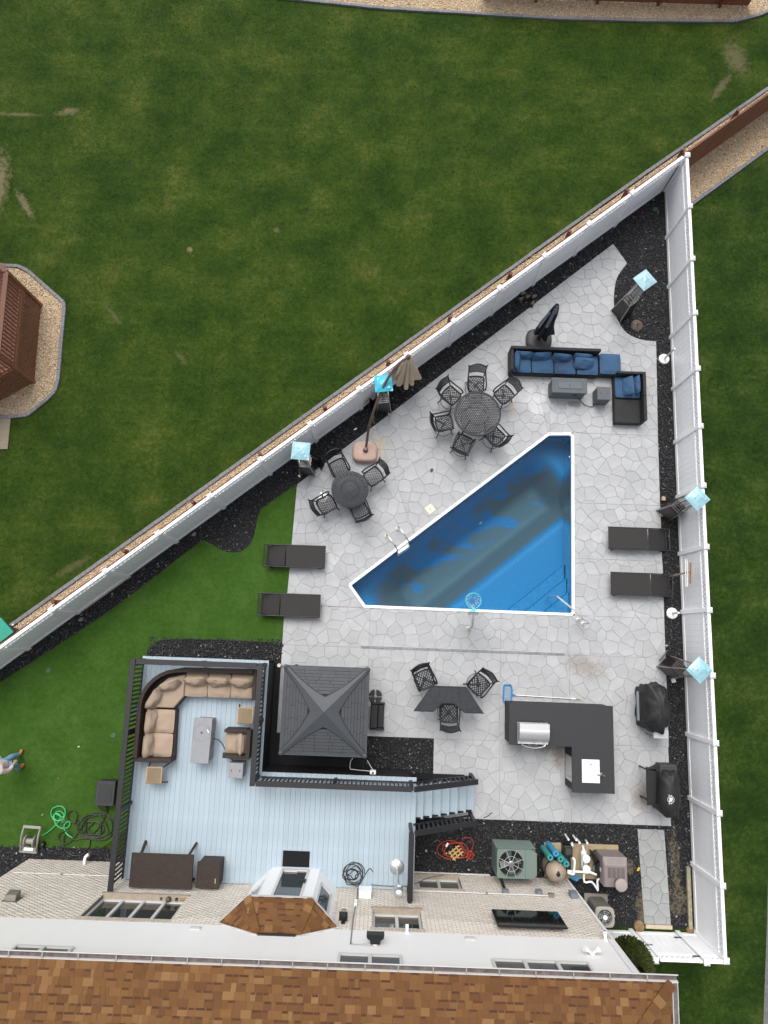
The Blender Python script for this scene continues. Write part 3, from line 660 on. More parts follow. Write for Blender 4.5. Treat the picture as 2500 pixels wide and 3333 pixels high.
# match the photographed post rhythm
q = at(683,1614.5,1.85); ph = ((Vector((q.x,q.y))-FA).dot(FDIR)) % LR
x = ph if ph > .6 else ph+LR
if x > .3:
    fence_panel(fLo, .0635, x-.127, 'short'); 
while x < 30.5:
    fence_post(fLo, x); fence_panel(fLo, x+.0635, LR-.127, 'std'); x += LR
# ---- fence return and gate beside the house
fG = T('white_fence','short white vinyl fence return between the gate and the house corner','fence',(7.55,-8.2,0),180)
fence_post(fG, 0); fence_panel(fG, .0635, 1.6, 'ret')
fG2 = T('white_fence','narrow white vinyl fence piece between the gate and the corner post','fence',(9.40,-8.2,0),180)
fence_panel(fG2, .03, .38, 'nar'); fence_post(fG2, .5)
gt = T('gate','white vinyl garden gate with lattice top and black hinges','gate',(8.80,-8.2,0),180)
GL = 1.12; pbox('stile', m_vin2, gt, 0,.09,-.03,.03,.06,1.83); pbox('stile', m_vin2, gt, GL-.09,GL,-.03,.03,.06,1.83)
for k in ('bottom_rail','middle_rail','top_rail'):
    z0,z1,w = dict(bottom_rail=(.06,.2,.025),middle_rail=(1.38,1.47,.024),top_rail=(1.715,1.80,.04))[k]; pbox(k, m_vin2, gt, .09,GL-.09,-w,w,z0,z1)
nb = 5; w = (GL-.18)/nb; b0 = None
for i in range(nb):
    if b0 is None: b0 = pbox('board', m_vin, gt, .0915,.09+w-.0015,-.011,.011,.18,1.40,.003)
    else: inst(b0, gt, (w*i,0,0))
la_ = lattice(GL-.18,1.46,1.72,.012,.138,.044).build('lattice', m_vin, gt, kind='stuff'); la_.location = (.09,0,0)
m_blkm = M('black_metal', (26,26,28), .45)
for z in (.4,1.55): pbox('hinge', m_blkm, gt, -.06,.16,-.045,-.031,z,z+.06,.004)
ptube('latch_ring', m_sts, gt, [(GL-.05+.07*math.cos(t*.5236),-.05,1.0+.07*math.sin(t*.5236)) for t in range(12)], .009,6,closed=True)
pbox('latch', m_blkm, gt, GL-.1,GL+.08,-.05,-.032,.98,1.03,.004)
# timber laid along the foot of the right fence
m_oldwood = M('weathered_timber', (166,160,134), .85, var=.25, vs=9, bump=.3, bs=25)
a,b = at(2257,2820),at(2272,3022); t = MB().bx(-.055,.055,0,(a-b).length,0,.09).build('timber_beam', m_oldwood, bevel=.008); t.location = (9.27,b.y,.012)
tag(t,'weathered yellowish timber beam lying along the foot of the right fence','timber')
# timber leaning along the left fence foot
a,b = at(262,1990),at(415,1880); t = MB().bar((0,0,.05),(b.x-a.x,b.y-a.y,.05),.05,.1).build('timber_plank', M('pale_plank',(205,198,188),.8,var=.2,vs=8), bevel=.006); t.location = (a.x+.02,a.y-.02,.012)
tag(t,'long pale plank lying along the foot of the diagonal white fence','plank')
# ---- brown timber fence behind the white one
m_brn = M('brown_stained_wood', (142,92,68), .7, var=.18, vs=7, rand=.12, bump=.25, bs=35)
m_brn2 = M('dark_brown_stained_wood', (122,74,52), .7, var=.15, vs=8, rand=.08, bump=.2, bs=35)
BO = .125
bs_ = FA+FDIR*(-8.5)+FN*BO
fB = T('wooden_fence','brown stained board fence running close behind the diagonal white fence','fence',(bs_.x,bs_.y,0),angL)
bw = .14; LB = 38.5; nbd = int(LB/(bw+.002)); b0 = MB().bx(.001,bw-.001,-.01,.01,0.03,1.50).build('board', m_brn, fB, bevel=.003)
for i in range(1,min(nbd,260)): inst(b0, fB, (i*(bw+.002),0,0), )
pbox('top_cap', m_brn2, fB, 0,LB,-.045,.025,1.502,1.54); pbox('rail', m_brn2, fB, 0,LB,-.05,-.011,.35,.44); pbox('rail', m_brn2, fB, 0,LB,-.05,-.011,1.15,1.24)
q = at(2230,478,1.8); s0 = (Vector((q.x,q.y))-bs_).dot(FDIR)
b1 = None; x = s0 % 2.44
while x < LB:
    if b1 is None: b1 = MB().bx(-.05,.05,-.15,-.052,0,1.70).build('post', m_brn2, fB, bevel=.01); b1.location = (x,0,0)
    else: inst(b1, fB, (x,0,0))
    x += 2.44
# the far fence at the top of the lawn
fa = at(1740,-8,0); fT = T('wooden_fence','brown stained board fence along the far end of the lawn','fence',(fa.x-2,23.45,0),.2)
b0 = MB().bx(.001,bw-.001,-.01,.01,.03,1.66).build('board', m_brn, fT, bevel=.003)
for i in range(1,70): inst(b0, fT, (i*(bw+.002),0,0))
pbox('top_cap', m_brn2, fT, 0,10,-.06,.06,1.662,1.70)
b1 = None
for xq in (1749,1950,2150,2352):
    p = at(xq,18,.25); b = MB().bx(-.05,.05,-.15,-.062,0,1.8) if b1 is None else None
    if b1 is None: b1 = b.build('post', m_brn2, fT, bevel=.01); b1.location = (p.x-(fa.x-2),0,0)
    else: inst(b1, fT, (p.x-(fa.x-2),0,0))
# ---- grey kerb blocks that edge the beige gravel
m_edg = M('grey_edging_block', (130,131,135), .85, var=.12, vs=6, rand=.1, bump=.3, bs=40)
def edging(name, label, pts, bl=.30, wd=.115, hh=.075):
    pts = [Vector((p[0],p[1])) for p in pts]; t = T(name, label, 'edging', (pts[0].x,pts[0].y,0)); seg = []
    for a,b in zip(pts,pts[1:]):
        n = max(1,round((b-a).length/bl)); seg += [(a+(b-a)*k/n, a+(b-a)*(k+1)/n) for k in range(n)]
    base = None
    for a,b in seg:
        l = (b-a).length
        if base is None: base = MB().bx(-.5,.5,-wd/2,wd/2,-.02,hh).build('edging_block', m_edg, t, bevel=.008)
        o = base if base.get('used') is None and base.location.length == 0 and (a is seg[0][0]) else inst(base, t)
        o.location = ((a.x+b.x)/2-pts[0].x,(a.y+b.y)/2-pts[0].y,random.uniform(-.006,.006)); o.rotation_euler = (0,0,math.atan2(b.y-a.y,b.x-a.x)+random.uniform(-.02,.02)); o.scale = (max(.05,l-.008),1,1)
    return t
edging('garden_edging','grey concrete edging between the big lawn and the brown fence', [fl(-9,ED_OFF-.2)]+[fl(k,ED_OFF-.03-.12*max(0,(2-k))/9) for k in (0,5,10,15,20)]+[fl(29,ED_OFF+.0),fl(33,ED_OFF)], .42)
edging('garden_edging','grey concrete edging along the beige gravel at the far end of the lawn', topB[:9], .40)
edging('garden_edging','grey concrete edging between beige gravel and the right-hand lawn', [fl(-9,-1.02),fl(.60,-1.02)], .40)
edging('garden_edging','grey concrete edging around the beige gravel below the wooden deck', gaz_e, .36)
# ================================================================ house
HX0, HX1 = -10.1, 5.66
house = T('house','white brick and white sided house with brown shingle roof along the bottom edge','house',(0,WALL_Y,0))
HY = WALL_Y
m_mort = M('mortar', (140,132,122), .9, var=.1); m_brk = M('white_brick', (234,226,215), .8, rand=.08, var=.1, vs=14, bump=.3, bs=40, hue=.012)
m_sid = M('white_siding', (246,246,247), .5, var=.015, vs=2); m_limes = M('limestone_sill', (176,163,146), .85, var=.12, vs=8, bump=.2)
m_frame = M('white_window_frame', (222,222,220), .45); m_pane = glass_mat('window_glass', (52,56,56), .04)
m_soldier = M('soldier_brick', (205,194,180), .8, rand=.1, var=.08, vs=14, bump=.2)
BT = 4.13
# openings (x0,x1,z0,z1) in the brick
OPEN = [(-6.93,-4.76,2.42,3.86),(.05,1.25,2.72,3.86),(1.30,2.52,.02,1.14),(-3.12,-1.05,1.4,4.13)]
def wall_with_holes():
    m = MB(); xs = sorted({HX0,HX1,*[o[0] for o in OPEN],*[o[1] for o in OPEN]}); zs = sorted({-.2,BT,*[o[2] for o in OPEN],*[o[3] for o in OPEN]})
    for a,b in zip(xs,xs[1:]):
        for c,d in zip(zs,zs[1:]):
            cx,cz = (a+b)/2,(c+d)/2
            if any(o[0]<cx<o[1] and o[2]<cz<o[3] for o in OPEN): continue
            m.bx(a,b,-.24,-.012,c,d)
    return m
wm = wall_with_holes(); wl_ = wm.build('wall', m_mort, house)
# bricks: 300 as single pieces, the rest as one
CH, CL = .0677, .203; hx, hz = CL-.019, CH-.006; brs = []
rr = random.Random(11); nz_ = int(BT/CH)
for r_ in range(nz_):
    z = r_*CH; x = HX0+(CL/2 if r_%2 else 0)
    if r_%2: brs.append((HX0,z,CL/2-.017))
    while x < HX1-.02:
        w = min(hx,HX1-x); segs = [(x,x+w)]
        for o in OPEN:
            if z+CH > o[2]+.01 and z < o[3]-.01:
                ns = []
                for a,b in segs:
                    if b <= o[0] or a >= o[1]: ns.append((a,b))
                    else:
                        if a < o[0]-.02: ns.append((a,o[0]))
                        if b > o[1]+.02: ns.append((o[1],b))
                segs = ns
        for a,b in segs: brs.append((a,z,b-a))
        x += CL
brs.sort(key=lambda b: (abs(b[2]-hx) > .001, (b[0]*b[0]+(21.6-b[1])**2)))
# bigger in the photo: higher on the wall, nearer the middle
base = MB().bx(0,hx,-.014,0,0,hz).build('brick', m_brk, wl_, bevel=.003); base.location = (brs[0][0],0,brs[0][1])
for x,z,w in brs[1:300]: inst(base, wl_, (x,rr.uniform(-.002,.002),z))
nb = len(brs)-300; A = np.array(brs[300:]); dy = (rng.random(nb)-.5)*.004
V = np.zeros((nb,8,3)); 
for k,(fx,fy,fz) in enumerate([(0,-.014,0),(1,-.014,0),(1,0,0),(0,0,0),(0,-.014,1),(1,-.014,1),(1,0,1),(0,0,1)]):
    V[:,k,0] = A[:,0]+fx*A[:,2]; V[:,k,1] = fy+dy; V[:,k,2] = A[:,1]+fz*hz
F = np.array([(3,2,1,0),(4,5,6,7),(0,1,5,4),(1,2,6,5),(2,3,7,6),(3,0,4,7)])[None]+np.arange(nb)[:,None,None]*8
batch('other_bricks', V.reshape(-1,3), F.reshape(-1,4), m_brk, wl_, 'stuff')
# side wall of the house, siding courses
pbox('side_wall', m_brk, house, HX1-.2,HX1-.02,-8.0,-.25,-.2,BT,0); pbox('side_wall', m_brk, house, HX0+.02,HX0+.2,-8.0,-.25,-.2,BT,0)
pbox('upper_wall', m_sid, house, HX0,HX1-.01,-8.0,-.03,BT,6.62,0)
ncs = 12; ch = (6.62-BT)/ncs; sb = None
for i in range(ncs):
    z = BT+i*ch
    m = MB().add([(HX0,-.03,z),(HX1,-.03,z),(HX1,.022,z),(HX0,.022,z),(HX0,-.03,z+ch),(HX1,-.03,z+ch),(HX1,.004,z+ch),(HX0,.004,z+ch)],[(3,2,1,0),(4,5,6,7),(0,1,5,4),(1,2,6,5),(2,3,7,6),(3,0,4,7)])
    if sb is None: sb = m.build('siding_board', m_sid, house)
    else: inst(sb, house, (0,0,i*ch))
pbox('corner_board', m_sid, house, HX1-.001,HX1+.06,-.14,.035,0,6.62); pbox('corner_board', m_sid, house, HX1-.10,HX1-.002,.024,.037,BT,6.62,.003)
pbox('base_strip', m_frame, house, 1.12,3.45,.012,.05,-.02,.06)
# windows
def window(x0,x1,z0,z1,n,sill,wl=None,rec=-.16,soldier=True,hw=.055):
    w = MB(); o = MB()
    fr = MB()
    # outer frame as one welded frame
    d0,d1 = rec-.02,rec+.05
    fr.bx(x0,x1,d0,d1,z0,z0+hw).bx(x0,x1,d0,d1,z1-hw,z1).bx(x0,x0+hw,d0,d1,z0+hw,z1-hw).bx(x1-hw,x1,d0,d1,z0+hw,z1-hw)
    f = fr.build('window', m_frame, house, bevel=.0)
    st = (x1-x0)/n
    for k in range(1,n): pbox('mullion', m_frame, f, x0+st*k-.04,x0+st*k+.04,d0,d1+.01,z0+hw,z1-hw,.004)
    for k in range(n): pbox('pane', m_pane, f, x0+st*k+(hw if k == 0 else .04),x0+st*(k+1)-(hw if k == n-1 else .04),rec,rec+.01,z0+hw,z1-hw,0)
    return f
w1 = window(-6.93,-4.76,2.42+.06,3.86,4,True); pbox('sill', m_limes, w1, -6.99,-4.70,-.24,.03,2.36,2.478,.008)
w2 = window(.05,1.25,2.78,3.86,2,True); pbox('sill', m_limes, w2, -.01,1.31,-.24,.03,2.66,2.778,.008)
w3 = window(1.30,2.52,.14,1.14,2,True); pbox('sill', m_limes, w3, 1.24,2.58,-.24,.03,.02,.138,.008)
# soldier course of bricks over each window head, slightly proud
sb_ = None
for (x0,x1,z) in ((-7.0,-4.70,3.87),(-.02,1.32,3.87),(1.24,2.58,1.15)):
    n = round((x1-x0)/.085); st = (x1-x0)/n
    for k in range(n):
        if sb_ is None: sb_ = MB().bx(.005,.075,-.015,.006,0,.19).build('brick', m_soldier, wl_, bevel=.003); sb_.location = (x0,0,z)
        else: inst(sb_, wl_, (x0+st*k,0,z))
for (x0,x1,n) in ((-.67,.70,2),(2.63,4.74,3),(-7.55,-6.30,2)):
    f = window(x0,x1,5.40 if x0 > -3 else 5.58,6.55,n,False,rec=.02)
# bow of the back door
bay = MB(); bx_f = [(-2.74,.46),(-1.44,.46)]; bz0,bz1 = 1.42,3.98
m_bayw = M('white_panel', (228,229,230), .45)
BP = [(-3.24,0.0),(-2.74,.46),(-1.44,.46),(-.96,0.0)]
bayw = MB()
def wall_seg(m, a, b, z0, z1, th=.08):
    a,b = Vector((*a,0)),Vector((*b,0)); n = Vector((-(b-a).y,(b-a).x,0)).normalized()*-th
    m.prism([(a.x,a.y),(b.x,b.y),(b.x+n.x,b.y+n.y),(a.x+n.x,a.y+n.y)],z0,z1)
for a,b in zip(BP,BP[1:]):
    a_,b_ = Vector(a),Vector(b); fw = b == BP[2]
    k0,k1 = (.20,.80) if fw else (.17,.83); p,q = a_.lerp(b_,k0),a_.lerp(b_,k1)
    wall_seg(bayw,a,p,bz0,bz1); wall_seg(bayw,q,b,bz0,bz1); wall_seg(bayw,p,q,3.55,bz1)
    if not fw: wall_seg(bayw,p,q,bz0,2.15)
    else: wall_seg(bayw,p,q,bz0,1.50)
bay = bayw.build('door_bay', m_bayw, house)
m_door = glass_mat('door_glass', (70,76,80), .03)
a_,b_ = Vector(BP[1]),Vector(BP[2]); p,q = a_.lerp(b_,.20),a_.lerp(b_,.80)
fr = MB(); fr.bx(p.x,q.x,.40,.475,1.50,1.60).bx(p.x,q.x,.40,.475,3.45,3.55).bx(p.x,p.x+.07,.40,.475,1.60,3.45).bx(q.x-.07,q.x,.40,.475,1.60,3.45); door = fr.build('door', m_frame, bay)
pbox('pane', m_door, door, p.x+.07,q.x-.07,.425,.44,1.60,3.45,0); pbox('handle', m_blkm, door, q.x-.06,q.x-.02,.476,.51,2.35,2.60,.004); pbox('handle', m_blkm, door, q.x-.18,q.x-.06,.495,.515,2.45,2.48,.004)
pbox('closer', m_frame, door, p.x+.1,p.x+.45,.445,.475,1.68,1.71,.004)
for (a,b) in ((BP[0],BP[1]),(BP[2],BP[3])):
    a_,b_ = Vector(a),Vector(b); d = (b_-a_).normalized(); n = Vector((-d.y,d.x)); p,q = a_.lerp(b_,.17),a_.lerp(b_,.83); fr = MB()
    def sg(u0,u1,z0,z1,o0,o1,m): P1,P2 = p+d*u0,p+d*u1; m.prism([tuple(P1+n*o0),tuple(P2+n*o0),tuple(P2+n*o1),tuple(P1+n*o1)],z0,z1)
    Lw = (q-p).length
    sg(0,Lw,2.15,2.21,-.06,.015,fr); sg(0,Lw,3.49,3.55,-.06,.015,fr); sg(0,.05,2.21,3.49,-.06,.015,fr); sg(Lw-.05,Lw,2.21,3.49,-.06,.015,fr)
    f = fr.build('window', m_frame, bay); pm_ = MB(); sg(.05,Lw-.05,2.21,3.49,-.035,-.025,pm_); pm_.build('pane', m_door, f)
# bay roof
m_shg = ramp_mat('brown_shingle', [(0,(110,76,48)),(.3,(119,84,53)),(.6,(126,90,56)),(.88,(135,99,63)),(1,(150,115,77))], .9, bump=.5, bs=220, spec=.2)
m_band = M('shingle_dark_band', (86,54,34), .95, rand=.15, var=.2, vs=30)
m_roofb = M('roof_felt', (92,58,38), .95, var=.2, vs=20)
ER = [(-3.62,-.02),(-2.95,.62),(-1.42,.62),(-.72,-.02)]; RT = [(-2.57,.0),(-1.69,.0)]; ez,tz = 4.0,4.58
rf = MB(); rf.add([(*ER[0],ez),(*ER[1],ez),(*ER[2],ez),(*ER[3],ez),(*RT[0],tz),(*RT[1],tz),(*ER[0],ez-.09),(*ER[1],ez-.09),(*ER[2],ez-.09),(*ER[3],ez-.09)],
   [(0,1,4),(1,2,5,4),(2,3,5),(0,6,7,1),(1,7,8,2),(2,8,9,3),(6,9,8,7),(0,4,5,3,9,6)])
broof = rf.build('bay_roof', m_roofb, house)
fas = MB()
for a,b in zip(ER,ER[1:]): fas.bar((*a,ez-.045),(*b,ez-.045),.03,.1)
fas.build('fascia', m_frame, broof)
for a,b in ((ER[0],RT[0]),(ER[3],RT[1])): MB().bar((a[0],.03,ez+.02),(b[0],.03,tz+.03),.02,.03).build('flashing', m_frame, broof)
MB().bar((RT[0][0],.035,tz+.005),(RT[1][0],.035,tz+.005),.07,.03).build('ridge_flashing', m_blkm, broof)
def shingle_face(parent, o, ex, ey, inside, nu, nv, expo, wmin, wmax, name, lim, mat=None, start=0):
    """courses of shingle tabs on a plane: o origin at the eave, ex along, ey up the slope; inside(u,v) tests the centre"""
    nrm = ex.cross(ey).normalized(); out = []
    for r_ in range(nv):
        u = -rr.random()*wmax
        while u < nu:
            w = rr.uniform(wmin,wmax); c = (u+w/2,(r_+.5)*expo)
            if inside(*c): out.append((u,r_*expo,w))
            u += w
    return [(o+ex*u+ey*v, w, nrm) for u,v,w in out]
def tab_verts(base, w, ex, ey, nrm, expo, th):
    lo = nrm*(.006+th); a = base+ex*.002; b = base+ex*(w-.002); up = ey*(expo*1.05)
    return [a+nrm*.002,b+nrm*.002,b+up+nrm*.001,a+up+nrm*.001,a+lo,b+lo,b+up+nrm*.005,a+up+nrm*.005]
BF = [(3,2,1,0),(4,5,6,7),(0,1,5,4),(1,2,6,5),(2,3,7,6),(3,0,4,7)]
def lay(parent, faces, expo, lim, th=(.0,.007)):
    n = 0; rest = MB(); bands = MB()
    allt = []
    for (o,ex,ey,ins,nu,nv,wmin,wmax) in faces: allt += [(t,ex,ey) for t in shingle_face(parent,o,ex,ey,ins,nu,nv,expo,wmin,wmax,'',lim)]
    allt.sort(key=lambda t: (t[0][0]-Vector((0,-HY,21.6))).length)
    for k,((b,w,nr),ex,ey) in enumerate(allt):
        vs = tab_verts(b,w,ex,ey,nr,expo,rr.choice(th))
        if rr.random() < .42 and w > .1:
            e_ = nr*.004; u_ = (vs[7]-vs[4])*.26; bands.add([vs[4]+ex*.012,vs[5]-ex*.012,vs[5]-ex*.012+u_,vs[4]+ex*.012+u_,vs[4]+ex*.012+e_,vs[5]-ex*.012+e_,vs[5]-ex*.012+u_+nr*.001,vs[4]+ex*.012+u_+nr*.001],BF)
        if k < lim: MB().add(vs,BF).build('shingle', m_shg, parent, raw=True)
        else: rest.add(vs,BF)
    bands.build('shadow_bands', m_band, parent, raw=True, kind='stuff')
    if rest.v: rest.build('other_shingles', m_shg, parent, raw=True, kind='stuff')
def plane_face(p0,p1,apexdir,test,nu,nv,wmin,wmax):
    p0,p1 = Vector(p0),Vector(p1); ex = (p1-p0).normalized(); ey = (Vector(apexdir)-ex*Vector(apexdir).dot(ex)).normalized(); return (p0,ex,ey,test,nu,nv,wmin,wmax)
def tri_test(p0,ex,ey,poly): 
    P2 = [((Vector(q)-Vector(p0)).dot(ex),(Vector(q)-Vector(p0)).dot(ey)) for q in poly]
    return lambda u,v: bool(inpoly(np.array([[u,v]]),P2)[0])
fcs = []
for quad in ([(*ER[2],ez),(*ER[1],ez),(*RT[0],tz),(*RT[1],tz)],[(*ER[1],ez),(*ER[0],ez),(*RT[0],tz)],[(*ER[3],ez),(*ER[2],ez),(*RT[1],tz)]):
    p0,p1 = Vector(quad[0]),Vector(quad[1]); ex = (p1-p0).normalized(); up = (Vector(quad[2])-p0); ey = (up-ex*up.dot(ex)).normalized()
    if ex.cross(ey).z < 0: p0,p1 = p1,p0; ex = -ex
    fcs.append((p0,ex,ey,tri_test(p0,ex,ey,quad),(p1-p0).length,9,.10,.26))
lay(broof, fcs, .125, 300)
for a,b in ((ER[1],RT[0]),(ER[2],RT[1])):   # hip caps
    a3,b3 = Vector((*a,ez+.012)),Vector((*b,tz+.012))
    for k in range(6):
        p,q = a3.lerp(b3,k/6),a3.lerp(b3,(k+1)/6+.02); MB().bar(p+Vector((0,0,.016)),q+Vector((0,0,.004)),.19,.012).build('hip_shingle', m_shg, broof)
# main hip roof
EZ = 6.62; EY = .26; EX1 = HX1+.36; EX0 = HX0-.36; DEP = -8.4; SL = .333; hw_ = (EY-DEP)/2
roof = MB(); zr = EZ+hw_*SL
roof.add([(EX0,EY,EZ),(EX1,EY,EZ),(EX1,DEP,EZ),(EX0,DEP,EZ),(EX0+hw_,EY-hw_,zr),(EX1-hw_,EY-hw_,zr)],[(0,1,5,4),(1,2,5),(2,3,4,5),(3,0,4),(3,2,1,0)])
roofo = roof.build('roof', m_roofb, house)
pbox('soffit', m_frame, house, EX0,EX1,0.03,EY-.02,EZ-.06,EZ-.006,0); pbox('side_soffit', m_frame, house, HX1+.06,EX1-.02,DEP,.028,EZ-.06,EZ-.006,0)
ex = Vector((-1,0,0)); ey = Vector((0,-1,SL)).normalized(); p0 = Vector((EX1,EY,EZ))
t1 = tri_test(p0,ex,ey,[(EX1,EY,EZ),(-9.0,EY,EZ),(-9.0,EY-2.6,EZ+2.6*SL),(EX1-2.6,EY-2.6,EZ+2.6*SL)])
p2 = Vector((EX1,EY-3.4,EZ)); ex2 = Vector((0,1,0)); ey2 = Vector((-1,0,SL)).normalized()
t2 = tri_test(p2,ex2,ey2,[(EX1,EY-3.4,EZ),(EX1,EY,EZ),(EX1-2,EY-2,EZ+2*SL),(EX1-2,EY-3.4,EZ+2*SL)])
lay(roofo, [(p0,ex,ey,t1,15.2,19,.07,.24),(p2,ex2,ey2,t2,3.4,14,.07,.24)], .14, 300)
a3,b3 = Vector((EX1,EY,EZ+.015)),Vector((EX1-2.6,EY-2.6,EZ+2.6*SL+.015))
for k in range(22):
    p,q = a3.lerp(b3,k/22),a3.lerp(b3,(k+1)/22+.006); MB().bar(p+Vector((0,0,.034)),q+Vector((0,0,.004)),.22,.014).build('hip_shingle', m_shg, roofo)
# gutters
m_gin = M('gutter_inside', (126,122,118), .7, var=.35, vs=7, c2=(92,70,66))
gut = MB()
def gprof(x): return [(x,EY+.0,EZ-.0),(x,EY-.005,EZ-.10),(x,EY+.02,EZ-.115),(x,EY+.105,EZ-.10),(x,EY+.13,EZ-.02),(x,EY+.145,EZ+.0),(x,EY+.125,EZ+.0),(x,EY+.112,EZ-.02),(x,EY+.092,EZ-.088),(x,EY+.02,EZ-.1),(x,EY+.012,EZ-.0)]
gut.loft([gprof(EX0),gprof(EX1+.145)]); go = gut.build('gutter', m_frame, house)
pbox('gutter_bed', m_gin, go, EX0+.01,EX1+.13,EY+.014,EY+.094,EZ-.098,EZ-.06,0)
x = EX0+.4; hb_ = None
while x < EX1:
    if hb_ is None: hb_ = MB().bx(-.012,.012,EY+.005,EY+.13,EZ-.008,EZ+.003).build('gutter_strap', M('grey_strap',(170,168,165),.5), go); hb_.location = (x,0,0)
    else: inst(hb_, go, (x,0,0))
    x += .70+rr.uniform(-.06,.06)
pbox('side_gutter', m_frame, house, EX1+.02,EX1+.14,DEP,EY-.002,EZ-.11,EZ+.002,.01); pbox('side_gutter_bed', m_gin, house, EX1+.035,EX1+.12,DEP,EY-.01,EZ+.0025,EZ+.005,0)
# things fixed on the wall
def wp(x,z,y=0): return (x,HY+y,z)
def wallbox(name,label,cat,x,z,w,h,d,mat,lid=None):
    t = T(name,label,cat,(x,HY+.006,z)); pbox('body',mat,t,-w/2,w/2,0,d,-h/2,h/2,.008); pbox('cover',mat,t,-w/2-.008,w/2+.008,d,d+.014,-h/2-.008,h/2+.008,.004)
    return t
m_grybox = M('grey_metal_box', (128,136,142), .5); m_cond = M('conduit_grey', (150,150,150), .4, metal=.6)
wallbox('electrical_box','grey disconnect box on the brick just left of the green unit feed','electrical box',3.67,1.36,.16,.14,.08,m_grybox)
wallbox('electrical_box','grey-green disconnect box on the brick right of the big air conditioner','electrical box',4.59,1.33,.16,.2,.09,m_grybox)
wallbox('electrical_box','small brown junction box at the end of the wall conduit','electrical box',4.89,1.50,.15,.13,.07,M('taupe_box',(140,128,124),.6))
wallbox('electrical_box','blue-grey breaker box at the brick corner above the filter','electrical box',5.50,1.45,.19,.26,.12,M('bluegrey_box',(118,130,142),.5))
wb = T('wall_cabinet','white cabinet fixed to the brick above the coiled cable','cabinet',(-.17,HY+.006,1.95)); pbox('body',m_wht,wb,-.16,.16,0,.16,-.2,.2,.012); pbox('lid',m_wht,wb,-.17,.17,.16,.18,-.21,.21,.006)
cd = T('conduit','grey conduit running up the wall and bending to the black floodlight','conduit',(-.38,HY+.03,1.55))
ptube('pipe', m_cond, cd, smoothpath([(0,0,0),(0,0,.9),(-.04,0,1.5),(-.05,0,3.2),(-.04,.0,3.29),(.05,0,3.32),(.40,0,3.32)],4), .014, 6); pbox('fitting', m_wht, cd, -.06,.02,-.02,.05,.85,1.15,.008)
ch_ = T('conduit','thin white conduit running level across the brick left of the deck','conduit',(-9.9,HY+.028,1.25)); ptube('pipe', m_frame, ch_, [(0,0,0),(2.9,0,0)], .016, 6); pbox('bracket', m_grybox, ch_, 1.3,1.36,-.02,.02,-.03,.03,.003)
ch_ = T('conduit','thin white conduit running level above the basement window','conduit',(1.1,HY+.028,1.50)); ptube('pipe', m_frame, ch_, [(0,0,0),(3.75,0,0)], .016, 6); pbox('bracket', m_grybox, ch_, 2.0,2.06,-.02,.02,-.03,.03,.003)
# television
tv = T('television','large black flat television mounted on the brick wall','television',(3.87,HY+.0,3.40)); m_scr = M('tv_screen', (10,11,12), .06, spec=.7); m_bez = M('tv_bezel', (16,16,17), .4)
pbox('body', m_bez, tv, -.835,.835,.10,.155,-.475,.475,.012); pbox('screen', m_scr, tv, -.82,.82,.155,.159,-.46,.46,0); pbox('wall_mount', m_blkm, tv, -.2,.2,.008,.10,-.2,.2,.004)
# lantern, floodlights, cameras, vents
ln = T('wall_lantern','black framed wall lantern with pale glass right of the door bay','lantern',(-.66,HY+.0,3.62)); pbox('backplate', m_blkm, ln, -.05,.05,.006,.03,-.16,.16,.006)
lb_ = MB(); lb_.loft([[(-a,.16-a,z),(a,.16-a,z),(a,.16+a,z),(-a,.16+a,z)] for a,z in ((.055,-.16),(.085,.1))]); lb_.build('glass', M('lantern_glass',(178,172,150),.25), ln); 
lb_ = MB(); lb_.loft([[(-a,.16-a,z),(a,.16-a,z),(a,.16+a,z),(-a,.16+a,z)] for a,z in ((.1,.10),(.1,.115),(.03,.2))]); lb_.build('roof', m_blkm, ln)
pbox('bottom', m_blkm, ln, -.06,.06,.1,.22,-.18,-.16,.004); ptube('arm', m_blkm, ln, [(0,.03,.1),(0,.10,.2),(0,.16,.24),(0,.16,.19)], .012,6)
fl_ = T('floodlight','black box floodlight at the end of the conduit on the siding','floodlight',(.12,HY+.025,4.86)); MB().loft([[(-a,y,b),(a,y,b),(a,y,b+h),(-a,y,b+h)] for a,y,b,h in ((.10,.02,-.06,.12),(.12,.10,-.07,.14),(.19,.16,-.1,.2),(.2,.24,-.1,.2))]).build('housing', m_blkm, fl_, bevel=.006); pbox('bracket', m_wht, fl_, -.05,.05,-.0,.04,-.06,.06,.006)
f2 = T('security_light','white twin-head security light on the siding near the corner','security light',(4.95,HY+.025,4.95)); pbox('base', m_wht, f2, -.05,.05,0,.05,-.06,.06,.01)
for s in (-1,1): MB().tube(smoothpath([(s*.03,.04,0),(s*.10,.09,.02),(s*.17,.14,.03)],3),[.025,.025,.03,.04,.06,.07,.075][:7],10).build('lamp_head', m_wht, f2, smooth=True)
def camera_(x,lab): 
    t = T('security_camera',lab,'camera',(x,HY+.025,4.17)); pbox('mount',m_wht,t,-.035,.035,-.03,.03,-.05,.05,.006); MB().tube([(0,.02,0),(0,.10,-.02),(0,.17,-.04)],[.03,.04,.04],10).build('body',m_wht,t,smooth=True); MB().cyl((0,0,0),.028,.01,10).xform(Matrix.Translation((0,.171,-.04)) @ Matrix.Rotation(R(-90),4,'X')).build('lens',m_blkm,t)
camera_(.86,'white security camera above the small kitchen window'); camera_(5.5,'white security camera at the house corner under the siding')
